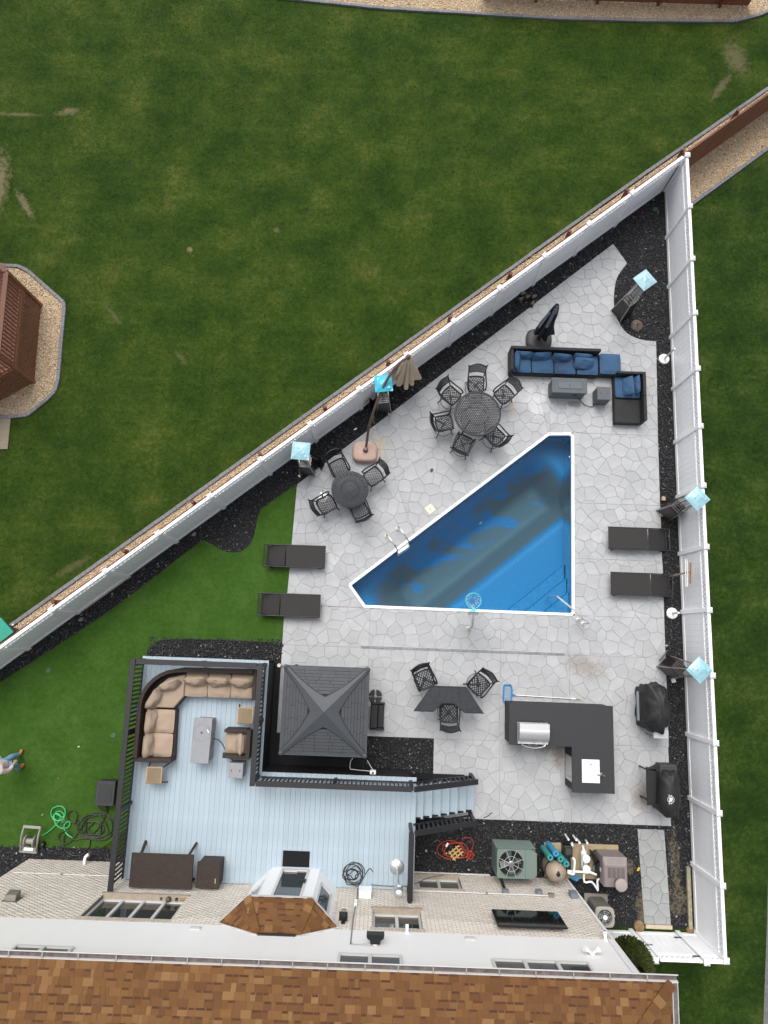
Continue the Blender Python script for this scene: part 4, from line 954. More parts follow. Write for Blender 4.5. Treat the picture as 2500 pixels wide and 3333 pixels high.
for x,lb in ((-4.04,'pale louvred vent in the siding left of the door bay'),(2.31,'pale louvred vent in the siding left of the television')):
    t = T('wall_vent',lb,'vent',(x,HY+.022,4.36)); pbox('frame',m_frame,t,-.13,.13,-.01,.02,-.075,.075,.005); v0 = None
    for k in range(3):
        if v0 is None: v0 = pbox('louvre', M('vent_grey',(205,206,208),.5), t, -.10,.10,.02,.032,-.05,-.02,.003)
        else: inst(v0,t,(0,0,.035*k))
t = T('exhaust_hood','grey metal exhaust hood on the brick left of the windows','exhaust hood',(-8.98,HY+.004,3.05)); m_hood = M('grey_hood',(132,130,122),.5,metal=.3,var=.15); pbox('flange',m_hood,t,-.19,.19,0,.012,-.17,.17,.003); MB().add([(-.14,.01,-.12),(.14,.01,-.12),(.14,.01,.13),(-.14,.01,.13),(-.14,.2,-.12),(.14,.2,-.12),(.14,.14,.1),(-.14,.14,.1)],BF).build('hood',m_hood,t,bevel=.008)
t = T('vent_pipe','white elbow pipe coming out of the brick foot by the hoses','pipe',(-8.35,HY+.0,.30)); MB().tube(smoothpath([(0,.005,0),(0,.16,.0),(.03,.22,-.03),(.08,.26,-.05)],4),.045,10).build('elbow',m_wht,t,smooth=True); MB().tube([(.075,.255,-.048),(.11,.28,-.06)],.052,10).build('collar',M('brown_collar',(120,96,82),.6),t,smooth=True)
# ornaments on the big window sill
for x,lb,c,h in ((-5.22,'small dark owl ornament on the window sill',(92,84,66),.16),(-5.42,'tiny dark pebble ornament on the window sill',(70,62,58),.07),(-5.02,'round dark trinket beside the owl on the window sill',(62,58,58),.09)):
    t = MB().lathe([(.02,0),(h*.38,h*.15),(h*.42,h*.45),(h*.3,h*.68),(h*.34,h*.85),(.01,h)],12).build('sill_ornament',M('ornament',c,.6,var=.4,vs=30),smooth=True); t.location = (x,HY-.04,2.478); tag(t,lb,'ornament')
t = MB().tube([(0,0,.02),(.16,.01,.02),(.2,.03,.06)],[.02,.025,.03],8).build('sill_ornament',M('brass_trinket',(150,112,60),.4,metal=.5),smooth=True); t.location = (-4.93,HY-.05,2.478); tag(t,'brass coloured long trinket at the right end of the window sill','ornament')
# ================================================================ raised deck
DZ = 1.42
m_dk = M('blue_white_deck_board', (182,200,212), .55, rand=.035, var=.05, vs=4, bump=.06, bs=30); m_dkf = M('deck_frame', (30,30,32), .8, var=.2, vs=5)
m_rl = M('charcoal_railing', (36,35,37), .5, var=.08, vs=6); m_lat = M('black_lattice', (18,18,19), .75)
deck = T('deck','raised L-shaped deck of pale blue boards with charcoal railing and stairs','deck',(-6.9,-6.85,0))
D = Vector((-6.9,-6.85,0))
def dl(x,y,z=0): return (x-D.x,y-D.y,z)
DX0,DXm,DX1,DYt,DYm,DYb = -6.86,-3.20,1.08,-.86,-3.92,-6.845
bwid = .1405; x = DX0; k = 0; protoA = protoB = None
while x+bwid < DX1+.08:
    y1 = DYt if x+bwid/2 < DXm else DYm; w = min(bwid,DX1-x)
    if y1 == DYt:
        if protoA is None: protoA = MB().bx(.0015,bwid-.0015,0,DYt-DYb,DZ-.028,DZ).build('board', m_dk, deck, bevel=.003); protoA.location = dl(x,DYb)
        else: inst(protoA, deck, dl(x,DYb))
    else:
        if protoB is None: protoB = MB().bx(.0015,bwid-.0015,0,DYm-DYb,DZ-.028,DZ).build('board', m_dk, deck, bevel=.003); protoB.location = dl(x,DYb)
        else: inst(protoB, deck, dl(x,DYb))
    x += bwid
fm = MB()
for a,b in (((DX0+.03,DYb),(DX0+.03,DYt-.06)),((DX0+.05,DYt-.06),(DXm-.04,DYt-.06)),((DXm-.04,DYt-.09),(DXm-.04,DYm-.04)),((DXm-.02,DYm-.06),(DX1-.04,DYm-.06)),((DX1-.05,DYm-.09),(DX1-.05,DYb))):
    fm.bar(dl(*a,DZ-.135),dl(*b,DZ-.135),.04,.21)
for xx in np.arange(DX0+.5,DX1,.45): fm.bar(dl(xx,DYb,DZ-.12),dl(xx,(DYt if xx < DXm-.1 else DYm)-.1,DZ-.12),.04,.17)
fm.build('frame', m_dkf, deck)
def skirt(a,b,z1):
    a3,b3 = Vector((*a,0)),Vector((*b,0)); L = (b3-a3).length; m = lattice(L,.02,z1,.012,.09,.020)
    o = m.build('skirt_lattice', m_lat, deck, kind='stuff'); o.location = a3-D; o.rotation_euler = (0,0,math.atan2(b3.y-a3.y,b3.x-a3.x)); o2 = MB().bx(0,L,-.03,-.02,.01,z1).build('skirt_backing', m_lat, deck); o2.location = o.location; o2.rotation_euler = o.rotation_euler
zk = DZ-.25
skirt((DX0+.08,DYt-.1),(DX0+.08,DYb+.1),zk); skirt((DXm-.1,DYt-.08),(DX0+.1,DYt-.08),zk); skirt((DXm-.07,DYm-.06),(DXm-.07,DYt-.1),zk); skirt((DX1-.1,DYm-.08),(DXm-.1,DYm-.08),zk); skirt((DX1-.08,DYb+.1),(DX1-.08,DYm-.1),zk)
# railings: top rail part, with posts, rails and balusters below it
RH = .94
bal = {}
def railing(pts, inner, skip_end=False):
    for a,b in zip(pts,pts[1:]):
        pass
def rail_run(a, b, za=DZ, zb=DZ, n=None, posts=(0,1), mid=0, h=RH, ext=(.07,.07), label=None):
    a3,b3 = Vector((*a,za)),Vector((*b,zb)); d = (b3-a3).normalized(); hd = Vector((d.x,d.y,0)).normalized()
    top = MB().bar(a3-d*ext[0]+Vector((0,0,h))-D, b3+d*ext[1]+Vector((0,0,h))-D, .145,.04).build('railing', m_rl, deck, bevel=.005)
    for zz in (.09,h-.09): MB().bar(a3+Vector((0,0,zz))-D, b3+Vector((0,0,zz))-D, .04,.075).build('rail', m_rl, top, bevel=.003)
    L = (b3-a3).length; n = n or int(L/.115)
    key = round(h,2)
    for i in range(1,n):
        p = a3.lerp(b3,i/n)-D
        if key not in bal: bal[key] = MB().bx(-.018,.018,-.018,.018,.05,h-.05).build('baluster', m_rl, top); bal[key].location = p
        else: inst(bal[key], top, p)
    np_ = max(1,round(L/2.0))
    for i in range(np_+1):
        if (i == 0 and not posts[0]) or (i == np_ and not posts[1]): continue
        p = a3.lerp(b3,i/np_)-D; k2 = 'post'
        if k2 not in bal: bal[k2] = MB().bx(-.046,.046,-.046,.046,-.22,RH-.02).build('post', m_rl, top, bevel=.004); bal[k2].location = p
        else: inst(bal[k2], top, p)
    return top
RXL,RYT,RXM,RYM = -6.80,-.97,-3.29,-4.04
rail_run((RXL,DYb+.05),(RXL,RYT)); rail_run((RXL+.08,RYT),(RXM-.08,RYT),posts=(0,0),ext=(-.01,-.01)); rail_run((RXM,RYT),(RXM,RYM),posts=(1,1)); rail_run((RXM+.08,RYM),(.98,RYM),posts=(0,1),ext=(-.01,.0))
rail_run((1.0,-5.16),(1.0,DYb+.03),posts=(1,1),ext=(.03,-.02))
# stairs
stp = MB(); NT = 7; tw = .262; rise = DZ/(NT+1); SY0,SY1 = -4.08,-5.06; SX = DX1
st = MB().prism([(0,0),(0,1)],0,1) if False else None
sm_ = MB()
for yy in (SY0-.03,SY1+.03):
    sm_.add([(SX-D.x,yy-.02-D.y,DZ-.24),(SX-D.x,yy+.02-D.y,DZ-.24),(SX-D.x,yy+.02-D.y,DZ-.03),(SX-D.x,yy-.02-D.y,DZ-.03),(SX+NT*tw-D.x,yy-.02-D.y,0.036),(SX+NT*tw-D.x,yy+.02-D.y,.036),(SX+NT*tw-D.x,yy+.02-D.y,.15),(SX+NT*tw-D.x,yy-.02-D.y,.15)],BF)
stairs = sm_.build('stairs', m_dkf, deck)
t0 = MB().bx(0,tw+.025,SY1-D.y,SY0-D.y,-.03,0).build('tread', m_dk, stairs, bevel=.004); r0 = MB().bx(.012,.03,SY1+.05-D.y,SY0-.05-D.y,-rise+.001,-.031).build('riser', m_dk, stairs)
for i in range(NT):
    z = DZ-rise*(i+1)
    o = t0 if i == 0 else inst(t0, stairs); o.location = (SX+i*tw-D.x,0,z); o = r0 if i == 0 else inst(r0, stairs); o.location = (SX+i*tw-D.x,0,z+rise)
o = inst(r0, stairs); o.location = (SX+NT*tw-D.x,0,rise)
rail_run((1.06,RYM),(2.84,RYM),DZ,.20,n=13,posts=(0,1),ext=(.02,.1)); rail_run((1.10,-5.14),(2.84,-5.14),DZ,.20,n=13,posts=(0,1),ext=(.0,.08))
for yy in (RYM,-5.14): MB().bx(2.80-D.x,2.89-D.x,yy-.045-D.y,yy+.045-D.y,.036,.6).build('newel_post', m_rl, deck, bevel=.004)
# stair side lattice
o = lattice(1.5,.04,.9,.012,.09,.020).build('stair_lattice', m_lat, deck, kind='stuff'); o.location = Vector((1.15,SY0+.02,0))-D
# ================================================================ furniture on the patio
m_cast = M('charcoal_cast_aluminium', (42,44,49), .5, metal=.25, var=.1, vs=30, bump=.1, bs=120)
m_sling = M('dark_sling_fabric', (46,43,43), .75, var=.05, vs=8, bump=.25, bs=260); m_sling2 = M('darker_sling_fabric', (40,38,38), .75, var=.05, vs=8, bump=.25, bs=260)
m_lfr = M('lounger_frame', (44,42,44), .45)
# ---- sun loungers
def lounger():
    t = T('sun_lounger','x','sun lounger')
    for s in (-1,1): ptube('side_rail', m_lfr, t, [(0,s*.34,.30),(1.95,s*.34,.30)], .022, 8)
    for x in (.25,1.75):
        for s in (-1,1): ptube('leg', m_lfr, t, [(x,s*.34,.29),(x+(.03 if x > 1 else -.03),s*.35,0)], .02, 8)
    pbox('seat', m_sling, t, .72,1.95,-.325,.325,.298,.325,.008)
    b = MB().bx(0,.62,-.315,.315,-.012,.014).build('backrest', m_sling2, t, bevel=.008); b.location = (.70,0,.335); b.rotation_euler = (0,R(14),R(180))
    ptube('back_frame', m_lfr, t, [(.02,-.34,.30),(.02,.34,.30)], .02, 8); ptube('support_bar', m_lfr, t, [(.13,-.30,.30),(.13,.30,.30)], .014, 6)
    for s in (-1,1): ptube('back_strut', m_lfr, t, [(.10,s*.29,.31),(.30,s*.28,.42)], .011, 6)
    return t
specs = [((857,1807),0,'dark sling lounger on the turf edge, level with the pool ladder'),((838,1966),0,'dark sling lounger on the turf edge, nearest the raised deck'),
         ((2180,1758),180,'dark sling lounger by the right fence, just below a patio heater'),((2190,1906),180,'dark sling lounger by the right fence with a wooden pole behind its head')]
l0 = lounger()
for k,(p,a,lab) in enumerate(specs):
    o = l0 if k == 0 else copy_tree(l0); q = at(*p,.3); o.location = (q.x,q.y,PZ if k < 2 else PZ); o.rotation_euler = (0,0,R(a)); tag(o,lab,'sun lounger','sun loungers beside the pool')
# ---- cast chairs
def segs2d(w, h, pitch):
    out = []
    for sg in (1,-1):
        c = -w-h
        while c < w+h:      # lines y = sg*x*1.25 + c clipped to rect
            pts_ = []
            for x in (-w/2,w/2):
                y = sg*1.25*x+c
                if 0 <= y <= h: pts_.append((x,y))
            for y in (0,h):
                x = (y-c)/(sg*1.25)
                if -w/2 < x < w/2: pts_.append((x,y))
            if len(pts_) >= 2 and (Vector(pts_[0])-Vector(pts_[1])).length > .02: out.append((pts_[0],pts_[1]))
            c += pitch
    return out
def cast_chair(kind):
    bar_ = kind != 'low'; sz = .62 if bar_ else .43; t = T('chair','x','chair'); W,Dp = .50,.46
    fr = [(-W/2,-.20),(-W/2+.01,.05),(-W/2+.03,Dp/2),(0,Dp/2+.03),(W/2-.03,Dp/2),(W/2-.01,.05),(W/2,-.20),(W/2-.06,-.25),(0,-.27),(-W/2+.06,-.25)]
    MB().tube(smoothpath([(x,y,sz) for x,y in fr],3,True), .027, 6, closed=True).build('seat_frame', m_cast, t, smooth=True)
    m = MB()
    for a,b in segs2d(W-.02,Dp+.02,.10 if bar_ else .085): m.bar((a[0],a[1]-.24,sz),(b[0],b[1]-.24,sz),.023 if bar_ else .017,.014)
    m.build('seat_lattice', m_cast, t, kind='stuff')
    bh = .40 if bar_ else .42
    S = lambda u,v: (u*(1+.10*v/bh), -.27-.16*v/bh-.05*(1-(2*u/W)**2), sz+.06+v)
    MB().tube(smoothpath([S(-W/2,-.02),S(-W/2,.2),S(-W/2-.005,bh-.06),S(-W/2+.04,bh-.01),S(0,bh+.035),S(W/2-.04,bh-.01),S(W/2+.005,bh-.06),S(W/2,.2),S(W/2,-.02)],3), .02, 6).build('back_frame', m_cast, t, smooth=True)
    m = MB(); v0 = .12 if bar_ else .16
    for a,b in segs2d(W-.03,bh-v0+.01,.07): 
        n = 3
        for k in range(n):
            p = (a[0]+(b[0]-a[0])*k/n, a[1]+(b[1]-a[1])*k/n+v0); q = (a[0]+(b[0]-a[0])*(k+1)/n, a[1]+(b[1]-a[1])*(k+1)/n+v0); m.bar(S(*p),S(*q),.019,.014,up=(0,1,0))
    m.tube([S(-W/2+.01,v0),S(0,v0),S(W/2-.01,v0)],.013,6)
    m.build('back_lattice', m_cast, t, kind='stuff')
    for s in (-1,1):
        MB().tube(smoothpath([S(s*W/2,.24),(s*.285,-.12,sz+.24),(s*.30,.10,sz+.225),(s*.285,.22,sz+.19),(s*.265,.24,sz+.12),(s*.25,.16,sz)],3), .025, 6, flat=.75).build('armrest', m_cast, t, smooth=True)
        MB().tube([S(s*W/2,bh-.05),S(s*(W/2+.012),bh+.03),S(s*(W/2+.03),bh+.06)],[.018,.02,.014],6).build('finial', m_cast, t, smooth=True)
    for sx in (-1,1):
        for sy in (-1,1):
            if bar_: pth = [(sx*.04,sy*.04,sz-.13),(sx*.17,sy*.17,sz-.2),(sx*.21,sy*.21,.3),(sx*.27,sy*.27,0)]
            else: pth = [(sx*.225,sy*.2,sz),(sx*.235,sy*.225,.25),(sx*.25,sy*.26,.05),(sx*.265,sy*.285,0)]
            MB().tube(smoothpath(pth,3), .018, 6).build('leg', m_cast, t, smooth=True)
    if bar_:
        MB().tube([(.30*math.cos(k*.2618),.30*math.sin(k*.2618),.16) for k in range(24)], .010, 6, closed=True).build('foot_ring', m_cast, t, smooth=True)
        MB().lathe([(.06,sz-.16),(.07,sz-.13),(.05,sz-.10),(.04,sz-.04)],12).build('swivel', m_cast, t, smooth=True)
    return t
def set_chairs(proto, lst, tc, grp):
    for k,(p,lab) in enumerate(lst):
        o = proto if k == 0 else copy_tree(proto); v = Vector(tc)-Vector(p); o.location = (p[0],p[1],PZ); o.rotation_euler = (0,0,math.atan2(v.y,v.x)-math.pi/2); tag(o,lab,'chair',grp)
low = cast_chair('low'); TS = (-1.13,4.43)
set_chairs(low, [((-1.52,5.17),'low cast chair at the small round table, on the side toward the fence'),((-.42,4.93),'low cast chair at the small round table, beside the pink umbrella base'),((-1.86,3.98),'low cast chair at the small round table, in front of a white post'),((-.83,3.86),'low cast chair tucked under the small round table on the pool side')], TS, 'chairs around the small round table')
bars = cast_chair('bar'); TB = (2.80,6.97)
set_chairs(bars, [((2.78,8.06),'tall swivel chair at the big round table, on the side toward the fence'),((3.68,7.74),'tall swivel chair at the big round table, nearest the blue sofa'),((1.98,7.64),'tall swivel chair at the big round table, upper left with its back to the gravel'),((1.78,6.72),'tall swivel chair at the left of the big round table'),((2.40,6.06),'tall swivel chair at the big round table, lower left toward the skimmer lid'),((3.38,6.36),'tall swivel chair at the big round table, nearest the pool edge')], TB, 'swivel chairs around the big round table')
b3 = []
for k,(p,a,lab) in enumerate((((1.36,-1.28),-155,'tall cast chair at the left corner of the angled bar table'),((2.97,-1.37),140,'tall cast chair at the right corner of the angled bar table'),((2.10,-2.22),0,'tall cast chair tucked into the notch of the angled bar table'))):
    o = copy_tree(bars); o.location = (*p,PZ); o.rotation_euler = (0,0,R(a)); tag(o,lab,'chair','chairs at the angled bar table')
# ---- round tables
def holed_disc(R_, z, pitch, hole, th=.02):
    m = MB(); r_ = 0; yy = -R_
    n = 8; hexr = pitch/math.sqrt(3)
    while yy < R_:
        x = -R_+(pitch/2 if r_%2 else 0)
        while x < R_:
            if math.hypot(x,yy) < R_-pitch*.55:
                o = len(m.v); hx = [(x+hexr*math.cos(R(30+60*k)),yy+hexr*math.sin(R(30+60*k)),z) for k in range(6)]; ih = [(x+hole*math.cos(R(30+60*k)),yy+hole*math.sin(R(30+60*k)),z) for k in range(6)]; lo = [(a,b,c-th) for a,b,c in ih]
                m.v.extend(hx+ih+lo); m.f.extend([(o+k,o+(k+1)%6,o+6+(k+1)%6,o+6+k) for k in range(6)]+[(o+6+k,o+6+(k+1)%6,o+12+(k+1)%6,o+12+k) for k in range(6)])
            x += pitch
        yy += pitch*.866; r_ += 1
    return m
def ring(m, r0, r1, z0, z1, n=48):
    m.loft([[(r*math.cos(2*math.pi*k/n),r*math.sin(2*math.pi*k/n),z) for k in range(n)] for r,z in ((r0,z0),(r1,z0),(r1,z1-.006),(r1-.008,z1),(r0+.008,z1),(r0,z1-.006))], closed=True); return m
t = T('round_table','big round perforated charcoal table with six tall chairs','table',(*TB,PZ)); h = .93
holed_disc(.70,h,.064,.021).build('perforated_top', m_cast, t, kind='stuff'); ring(MB(),.675,.74,h-.03,h+.006).build('rim', m_cast, t, smooth=True); ring(MB(),.36,.375,h-.02,h+.004).build('inner_ring', m_cast, t, smooth=True)
for k in range(6): MB().bar((.375*math.cos(R(60*k)),.375*math.sin(R(60*k)),h-.004),(.68*math.cos(R(60*k)),.68*math.sin(R(60*k)),h-.004),.016,.016).build('top_rib', m_cast, t)
MB().cyl((0,0,h-.01),.03,.016,16).build('umbrella_plug', m_grybox, t)
for k in range(4): ptube('leg', m_cast, t, smoothpath([(.32*math.cos(R(45+90*k)),.32*math.sin(R(45+90*k)),h-.03),(.42*math.cos(R(45+90*k)),.42*math.sin(R(45+90*k)),.5),(.55*math.cos(R(45+90*k)),.55*math.sin(R(45+90*k)),0)],4), .024, 8)
MB().tube([(.44*math.cos(k*.2618),.44*math.sin(k*.2618),.25) for k in range(24)],.012,6,closed=True).build('foot_ring', m_cast, t, smooth=True)
m_castp = M('worn_cast_tabletop', (48,51,56), .5, metal=.25, var=.25, vs=16, bump=.5, bs=55)
t = T('round_table','small round cast-metal table with leaf pattern and four low chairs','table',(*TS,PZ)); h = .70
MB().lathe([(.02,h-.02),(.56,h-.02),(.585,h-.01),(.585,h),(.57,h+.006),(.15,h+.002),(.13,h+.008),(.02,h+.008)],48).build('top', m_castp, t, smooth=True)
# raised radiating leaf relief
m = MB()
for k in range(28):
    a = R(k*360/28); 
    for r0,r1,w in ((.20,.36,.02),(.42,.54,.03)):
        d = Vector((math.cos(a),math.sin(a),0)); s_ = Vector((-d.y,d.x,0)); c0 = d*r0; c1 = d*r1; mid_ = (c0+c1)/2
        m.add([(c0.x,c0.y,h+.005),((mid_+s_*w).x,(mid_+s_*w).y,h+.006),(c1.x,c1.y,h+.005),((mid_-s_*w).x,(mid_-s_*w).y,h+.006),(mid_.x,mid_.y,h+.015)],[(0,1,4),(1,2,4),(2,3,4),(3,0,4)])
m.build('leaf_relief', m_castp, t, kind='stuff'); ring(MB(),.125,.14,h,h+.013,32).build('inner_ring', m_cast, t, smooth=True)
for k in range(4): ptube('leg', m_cast, t, smoothpath([(.1*math.cos(R(45+90*k)),.1*math.sin(R(45+90*k)),h-.03),(.15*math.cos(R(45+90*k)),.15*math.sin(R(45+90*k)),.35),(.38*math.cos(R(45+90*k)),.38*math.sin(R(45+90*k)),0)],4), .022, 8)
# ---- angled bar table
trap = [(1.55,-1.42),(2.56,-1.42),(3.09,-2.17),(2.52,-2.17),(2.20,-1.92),(1.88,-1.92),(1.60,-2.17),(1.02,-2.17)]
cx,cy = 2.05,-1.75; t = T('bar_table','charcoal angled cast bar table with three tall chairs','table',(cx,cy,PZ)); h = .97; tp = [(x-cx,y-cy) for x,y in trap]
MB().prism(tp,h-.02,h).build('top', m_castp, t, bevel=.006)
m = MB(); ip = offset(tp,-.03); n = len(ip)
for k in range(n): m.bar((*ip[k],h+.004),(*ip[(k+1)%n],h+.004),.022,.012)
m.build('top_border', m_cast, t)
m = MB(); rr = random.Random(5)
for k in range(70):
    x,y = rr.uniform(-1,1),rr.uniform(-.4,.3)
    if inpoly(np.array([[x,y]]),offset(tp,-.07))[0]:
        a = rr.uniform(0,6.28); d = Vector((math.cos(a),math.sin(a),0))*.035; s_ = Vector((-d.y,d.x,0))*.4; c = Vector((x,y,h+.001)); m.add([c-d,c+s_,c+d,c-s_,c+Vector((0,0,.009))],[(0,1,4),(1,2,4),(2,3,4),(3,0,4)])
m.build('leaf_relief', m_cast, t, kind='stuff')
for x,y in ((-.45,.2),(.45,.2),(.8,-.33),(-.8,-.33)): ptube('leg', m_cast, t, [(x,y,h-.02),(x*1.02,y,0)], .024, 8)
# ---- patio heaters
m_dbrn = M('dark_brown_steel', (52,45,43), .35, metal=.2, var=.08); m_leg = M('bright_steel', (180,182,182), .3, metal=.9)
def glassy():
    m = bpy.data.materials.new('heater_glass_tube'); m.use_nodes = True; N,L = m.node_tree.nodes,m.node_tree.links; N.remove(N['Principled BSDF']); tr = N.new('ShaderNodeBsdfTransparent'); tr.inputs[0].default_value = (.78,.8,.8,1); gl = N.new('ShaderNodeBsdfGlossy'); gl.inputs['Roughness'].default_value = .05; mx = N.new('ShaderNodeMixShader'); mx.inputs[0].default_value = .18; L.new(tr.outputs[0],mx.inputs[1]); L.new(gl.outputs[0],mx.inputs[2]); L.new(mx.outputs[0],N['Material Output'].inputs['Surface']); return m
m_tube = glassy()
def heater(film, panel=None):
    t = T('patio_heater','x','patio heater')
    b = MB(); b.loft([[(-a,-a,z),(a,-a,z),(a,a,z),(-a,a,z)] for a,z in ((.235,.04),(.235,.10),(.185,.80),(.175,.84))]); b.build('base_cabinet', m_dbrn, t, bevel=.008)
    for sx in (-1,1):
        for sy in (-1,1):
            MB().bar((sx*.25,sy*.25,.0),(sx*.10,sy*.10,2.02),.025).build('leg', m_leg, t)
    MB().lathe([(.055,.84),(.055,2.0)],12).build('glass_tube', m_tube, t, smooth=True)
    for sy in (-1,1):
        m = MB()
        for k in range(7):
            z = .95+k*.15; a = .25-(z/2.02)*.15; m.bar((-a,sy*a,z),(a,sy*a,z),.006)
        m.build('guard', m_leg, t, kind='stuff'); m = MB()
        for k in range(7):
            z = .95+k*.15; a = .25-(z/2.02)*.15; m.bar((sy*a,-a,z),(sy*a,a,z),.006)
        m.build('guard', m_leg, t, kind='stuff')
    MB().lathe([(.12,1.98),(.13,2.0),(.13,2.1),(.10,2.14)],16).build('burner', m_leg, t, smooth=True)
    cr = MB(); rr2 = random.Random(sum(film)); j = lambda: rr2.uniform(-.012,.012)
    S_ = .265; nn = 6; gv = []
    for jj in range(nn+1):
        for ii in range(nn+1):
            u,v = -1+2*ii/nn,-1+2*jj/nn; gv.append((u*S_,v*S_,2.17+.075*(1-max(abs(u),abs(v))**1.6)+j()*(.6 if max(abs(u),abs(v)) < .99 else .2)))
    cr.add(gv,[(q*(nn+1)+p,q*(nn+1)+p+1,(q+1)*(nn+1)+p+1,(q+1)*(nn+1)+p) for q in range(nn) for p in range(nn)])
    cr.add([(-S_,-S_,2.155),(S_,-S_,2.155),(S_,S_,2.155),(-S_,S_,2.155)],[(3,2,1,0)])
    cr.build('reflector', M('film_covered_reflector', film, .22, c2=tuple(max(0,int(c*.88)) for c in film), vs=5, bump=.15, bs=6), t)
    for sx in (-1,1):
        for sy in (-1,1): MB().lathe([(.012,2.225),(.012,2.245),(.004,2.25)],6,(sx*.06,sy*.06,0)).build('bolt', m_grybox, t)
    if panel: 
        o = MB().bx(-.17,.17,-.006,.006,0,.5).build('access_panel', m_dbrn, t, bevel=.003); o.location = panel[0]; o.rotation_euler = panel[1]
    return t
for p,a,film,pan,lab in (((-.20,7.40),8,(70,205,235),((-.30,-.02,.03),(R(-18),0,R(75))),'pyramid patio heater with bright cyan film on top, behind the beige umbrella pole'),((-2.55,5.22),-3,(178,228,240),((.33,.1,.03),(R(-20),0,R(-60))),'pyramid patio heater with pale blue top at the left end of the gravel bed'),((7.75,11.05),38,(184,226,238),None,'pyramid patio heater standing in the round gravel bite at the far corner'),((9.06,4.22),42,(176,226,238),None,'pyramid patio heater by the right fence, above the loungers'),((8.90,-.66),45,(172,224,238),((.10,.33,.03),(R(-15),0,R(5))),'pyramid patio heater by the right fence, above the covered grill')):
    o = heater(film,pan); o.location = (*p,.012); o.rotation_euler = (0,0,R(a)); tag(o,lab,'patio heater','pyramid patio heaters')
# ---- folded umbrellas
def folded(name, top, bot, rt, rb, lobes, seed, mat, parent, sway=(0,0), squash=1.0, amp=.42, rings=16, flare=1.3):
    """gathered cloth hanging from top (z) to bot (z)"""
    r2 = random.Random(seed); ph = [r2.uniform(0,6.28) for _ in range(6)]; la = [r2.uniform(.5,1.4) for _ in range(lobes)]; n = lobes*8; rs = []
    for i in range(rings+1):
        f = i/rings; rad = rt+(rb-rt)*f**flare; rg = []
        for k in range(n):
            a = 2*math.pi*k/n; lb = la[(k//8)%lobes]; c = abs(math.cos(a*lobes/2))**.8
            w = 1-amp*(1-c)*min(1,f*4)+.10*math.sin(3*a+ph[0]+4*f)*f+.09*math.sin(7*a+ph[1]-7*f)*f+.05*math.sin(15*a+ph[3]+9*f)*f
            rg.append((sway[0]*f+rad*w*lb**(.6*f)*math.cos(a), sway[1]*f+rad*w*lb**(.6*f)*math.sin(a)*squash, top+(bot-top)*f+(.10*(lb-1)-.14*c*0+.06*math.sin(2*a+ph[2]))*f**2-.10*c*lb*f**3))
        rs.append(rg)
    return MB().loft(rs).build(name, mat, parent, smooth=True)
m_bei_c = M('beige_canvas', (232,212,184), .9, var=.08, vs=5, bump=.12, bs=90); m_pole = M('brown_pole', (104,84,78), .45, var=.08); m_pink = M('pink_stone_base', (208,178,164), .8, var=.1, vs=5, bump=.15, bs=20)
ub = at(1188,1470,.0); um = T('cantilever_umbrella','folded beige cantilever umbrella on a bent brown pole with pink base','umbrella',(-.73,5.80,PZ))
UB = Vector((-.73,5.80,PZ)); bs = MB()
bs.loft([[( (abs(math.cos(a))**.55*math.copysign(1,math.cos(a)))*rx*k1, (abs(math.sin(a))**.55*math.copysign(1,math.sin(a)))*ry*k1, z) for a in [2*math.pi*q/28 for q in range(28)]] for k1,z,rx,ry in ((.90,0,.40,.34),(1.0,.05,.40,.34),(1.0,.20,.40,.34),(.93,.27,.40,.34),(.80,.30,.40,.34),(.25,.315,.40,.34))]); bs.build('base', m_pink, um, smooth=True)
pl = [(at(px,py,z+PZ)-UB) for px,py,z in ((1190,1466,.30),(1195,1432,.62),(1201,1390,1.05),(1212,1352,1.45),(1230,1300,1.9),(1258,1240,2.3),(1292,1190,2.6),(1330,1160,2.74))]
MB().lathe([(.09,0),(.085,.05),(.05,.16),(.05,.2)],14,(pl[0].x,pl[0].y,.30)).build('socket', m_pole, um, smooth=True)
ptube('pole', m_pole, um, smoothpath(pl,5), .042, 10); MB().tube([pl[2]-Vector((0,0,.08)),pl[2],pl[2]+(pl[3]-pl[2])*.2],.055,10).build('collar', m_pole, um, smooth=True)
hd = pl[-1]; MB().lathe([(.07,-.12),(.075,-.02),(.05,.04),(.02,.06)],12,(hd.x,hd.y,hd.z)).build('hub', m_pole, um, smooth=True)
cn = folded('canopy', hd.z-.06, hd.z-1.75, .07, .44, 8, 4, m_bei_c, um, (-.02,.0), .85, .5, 18, .95); cn.location = (hd.x+.02,hd.y,0)
m_cord = M('pale_cord',(200,180,130),.8); cp = pl[3]; ptube('tie_cord', m_cord, um, smoothpath([cp,cp+Vector((.06,-.05,-.1)),cp+Vector((.02,-.1,-.25)),cp+Vector((.07,-.12,-.38))],4), .008, 5)
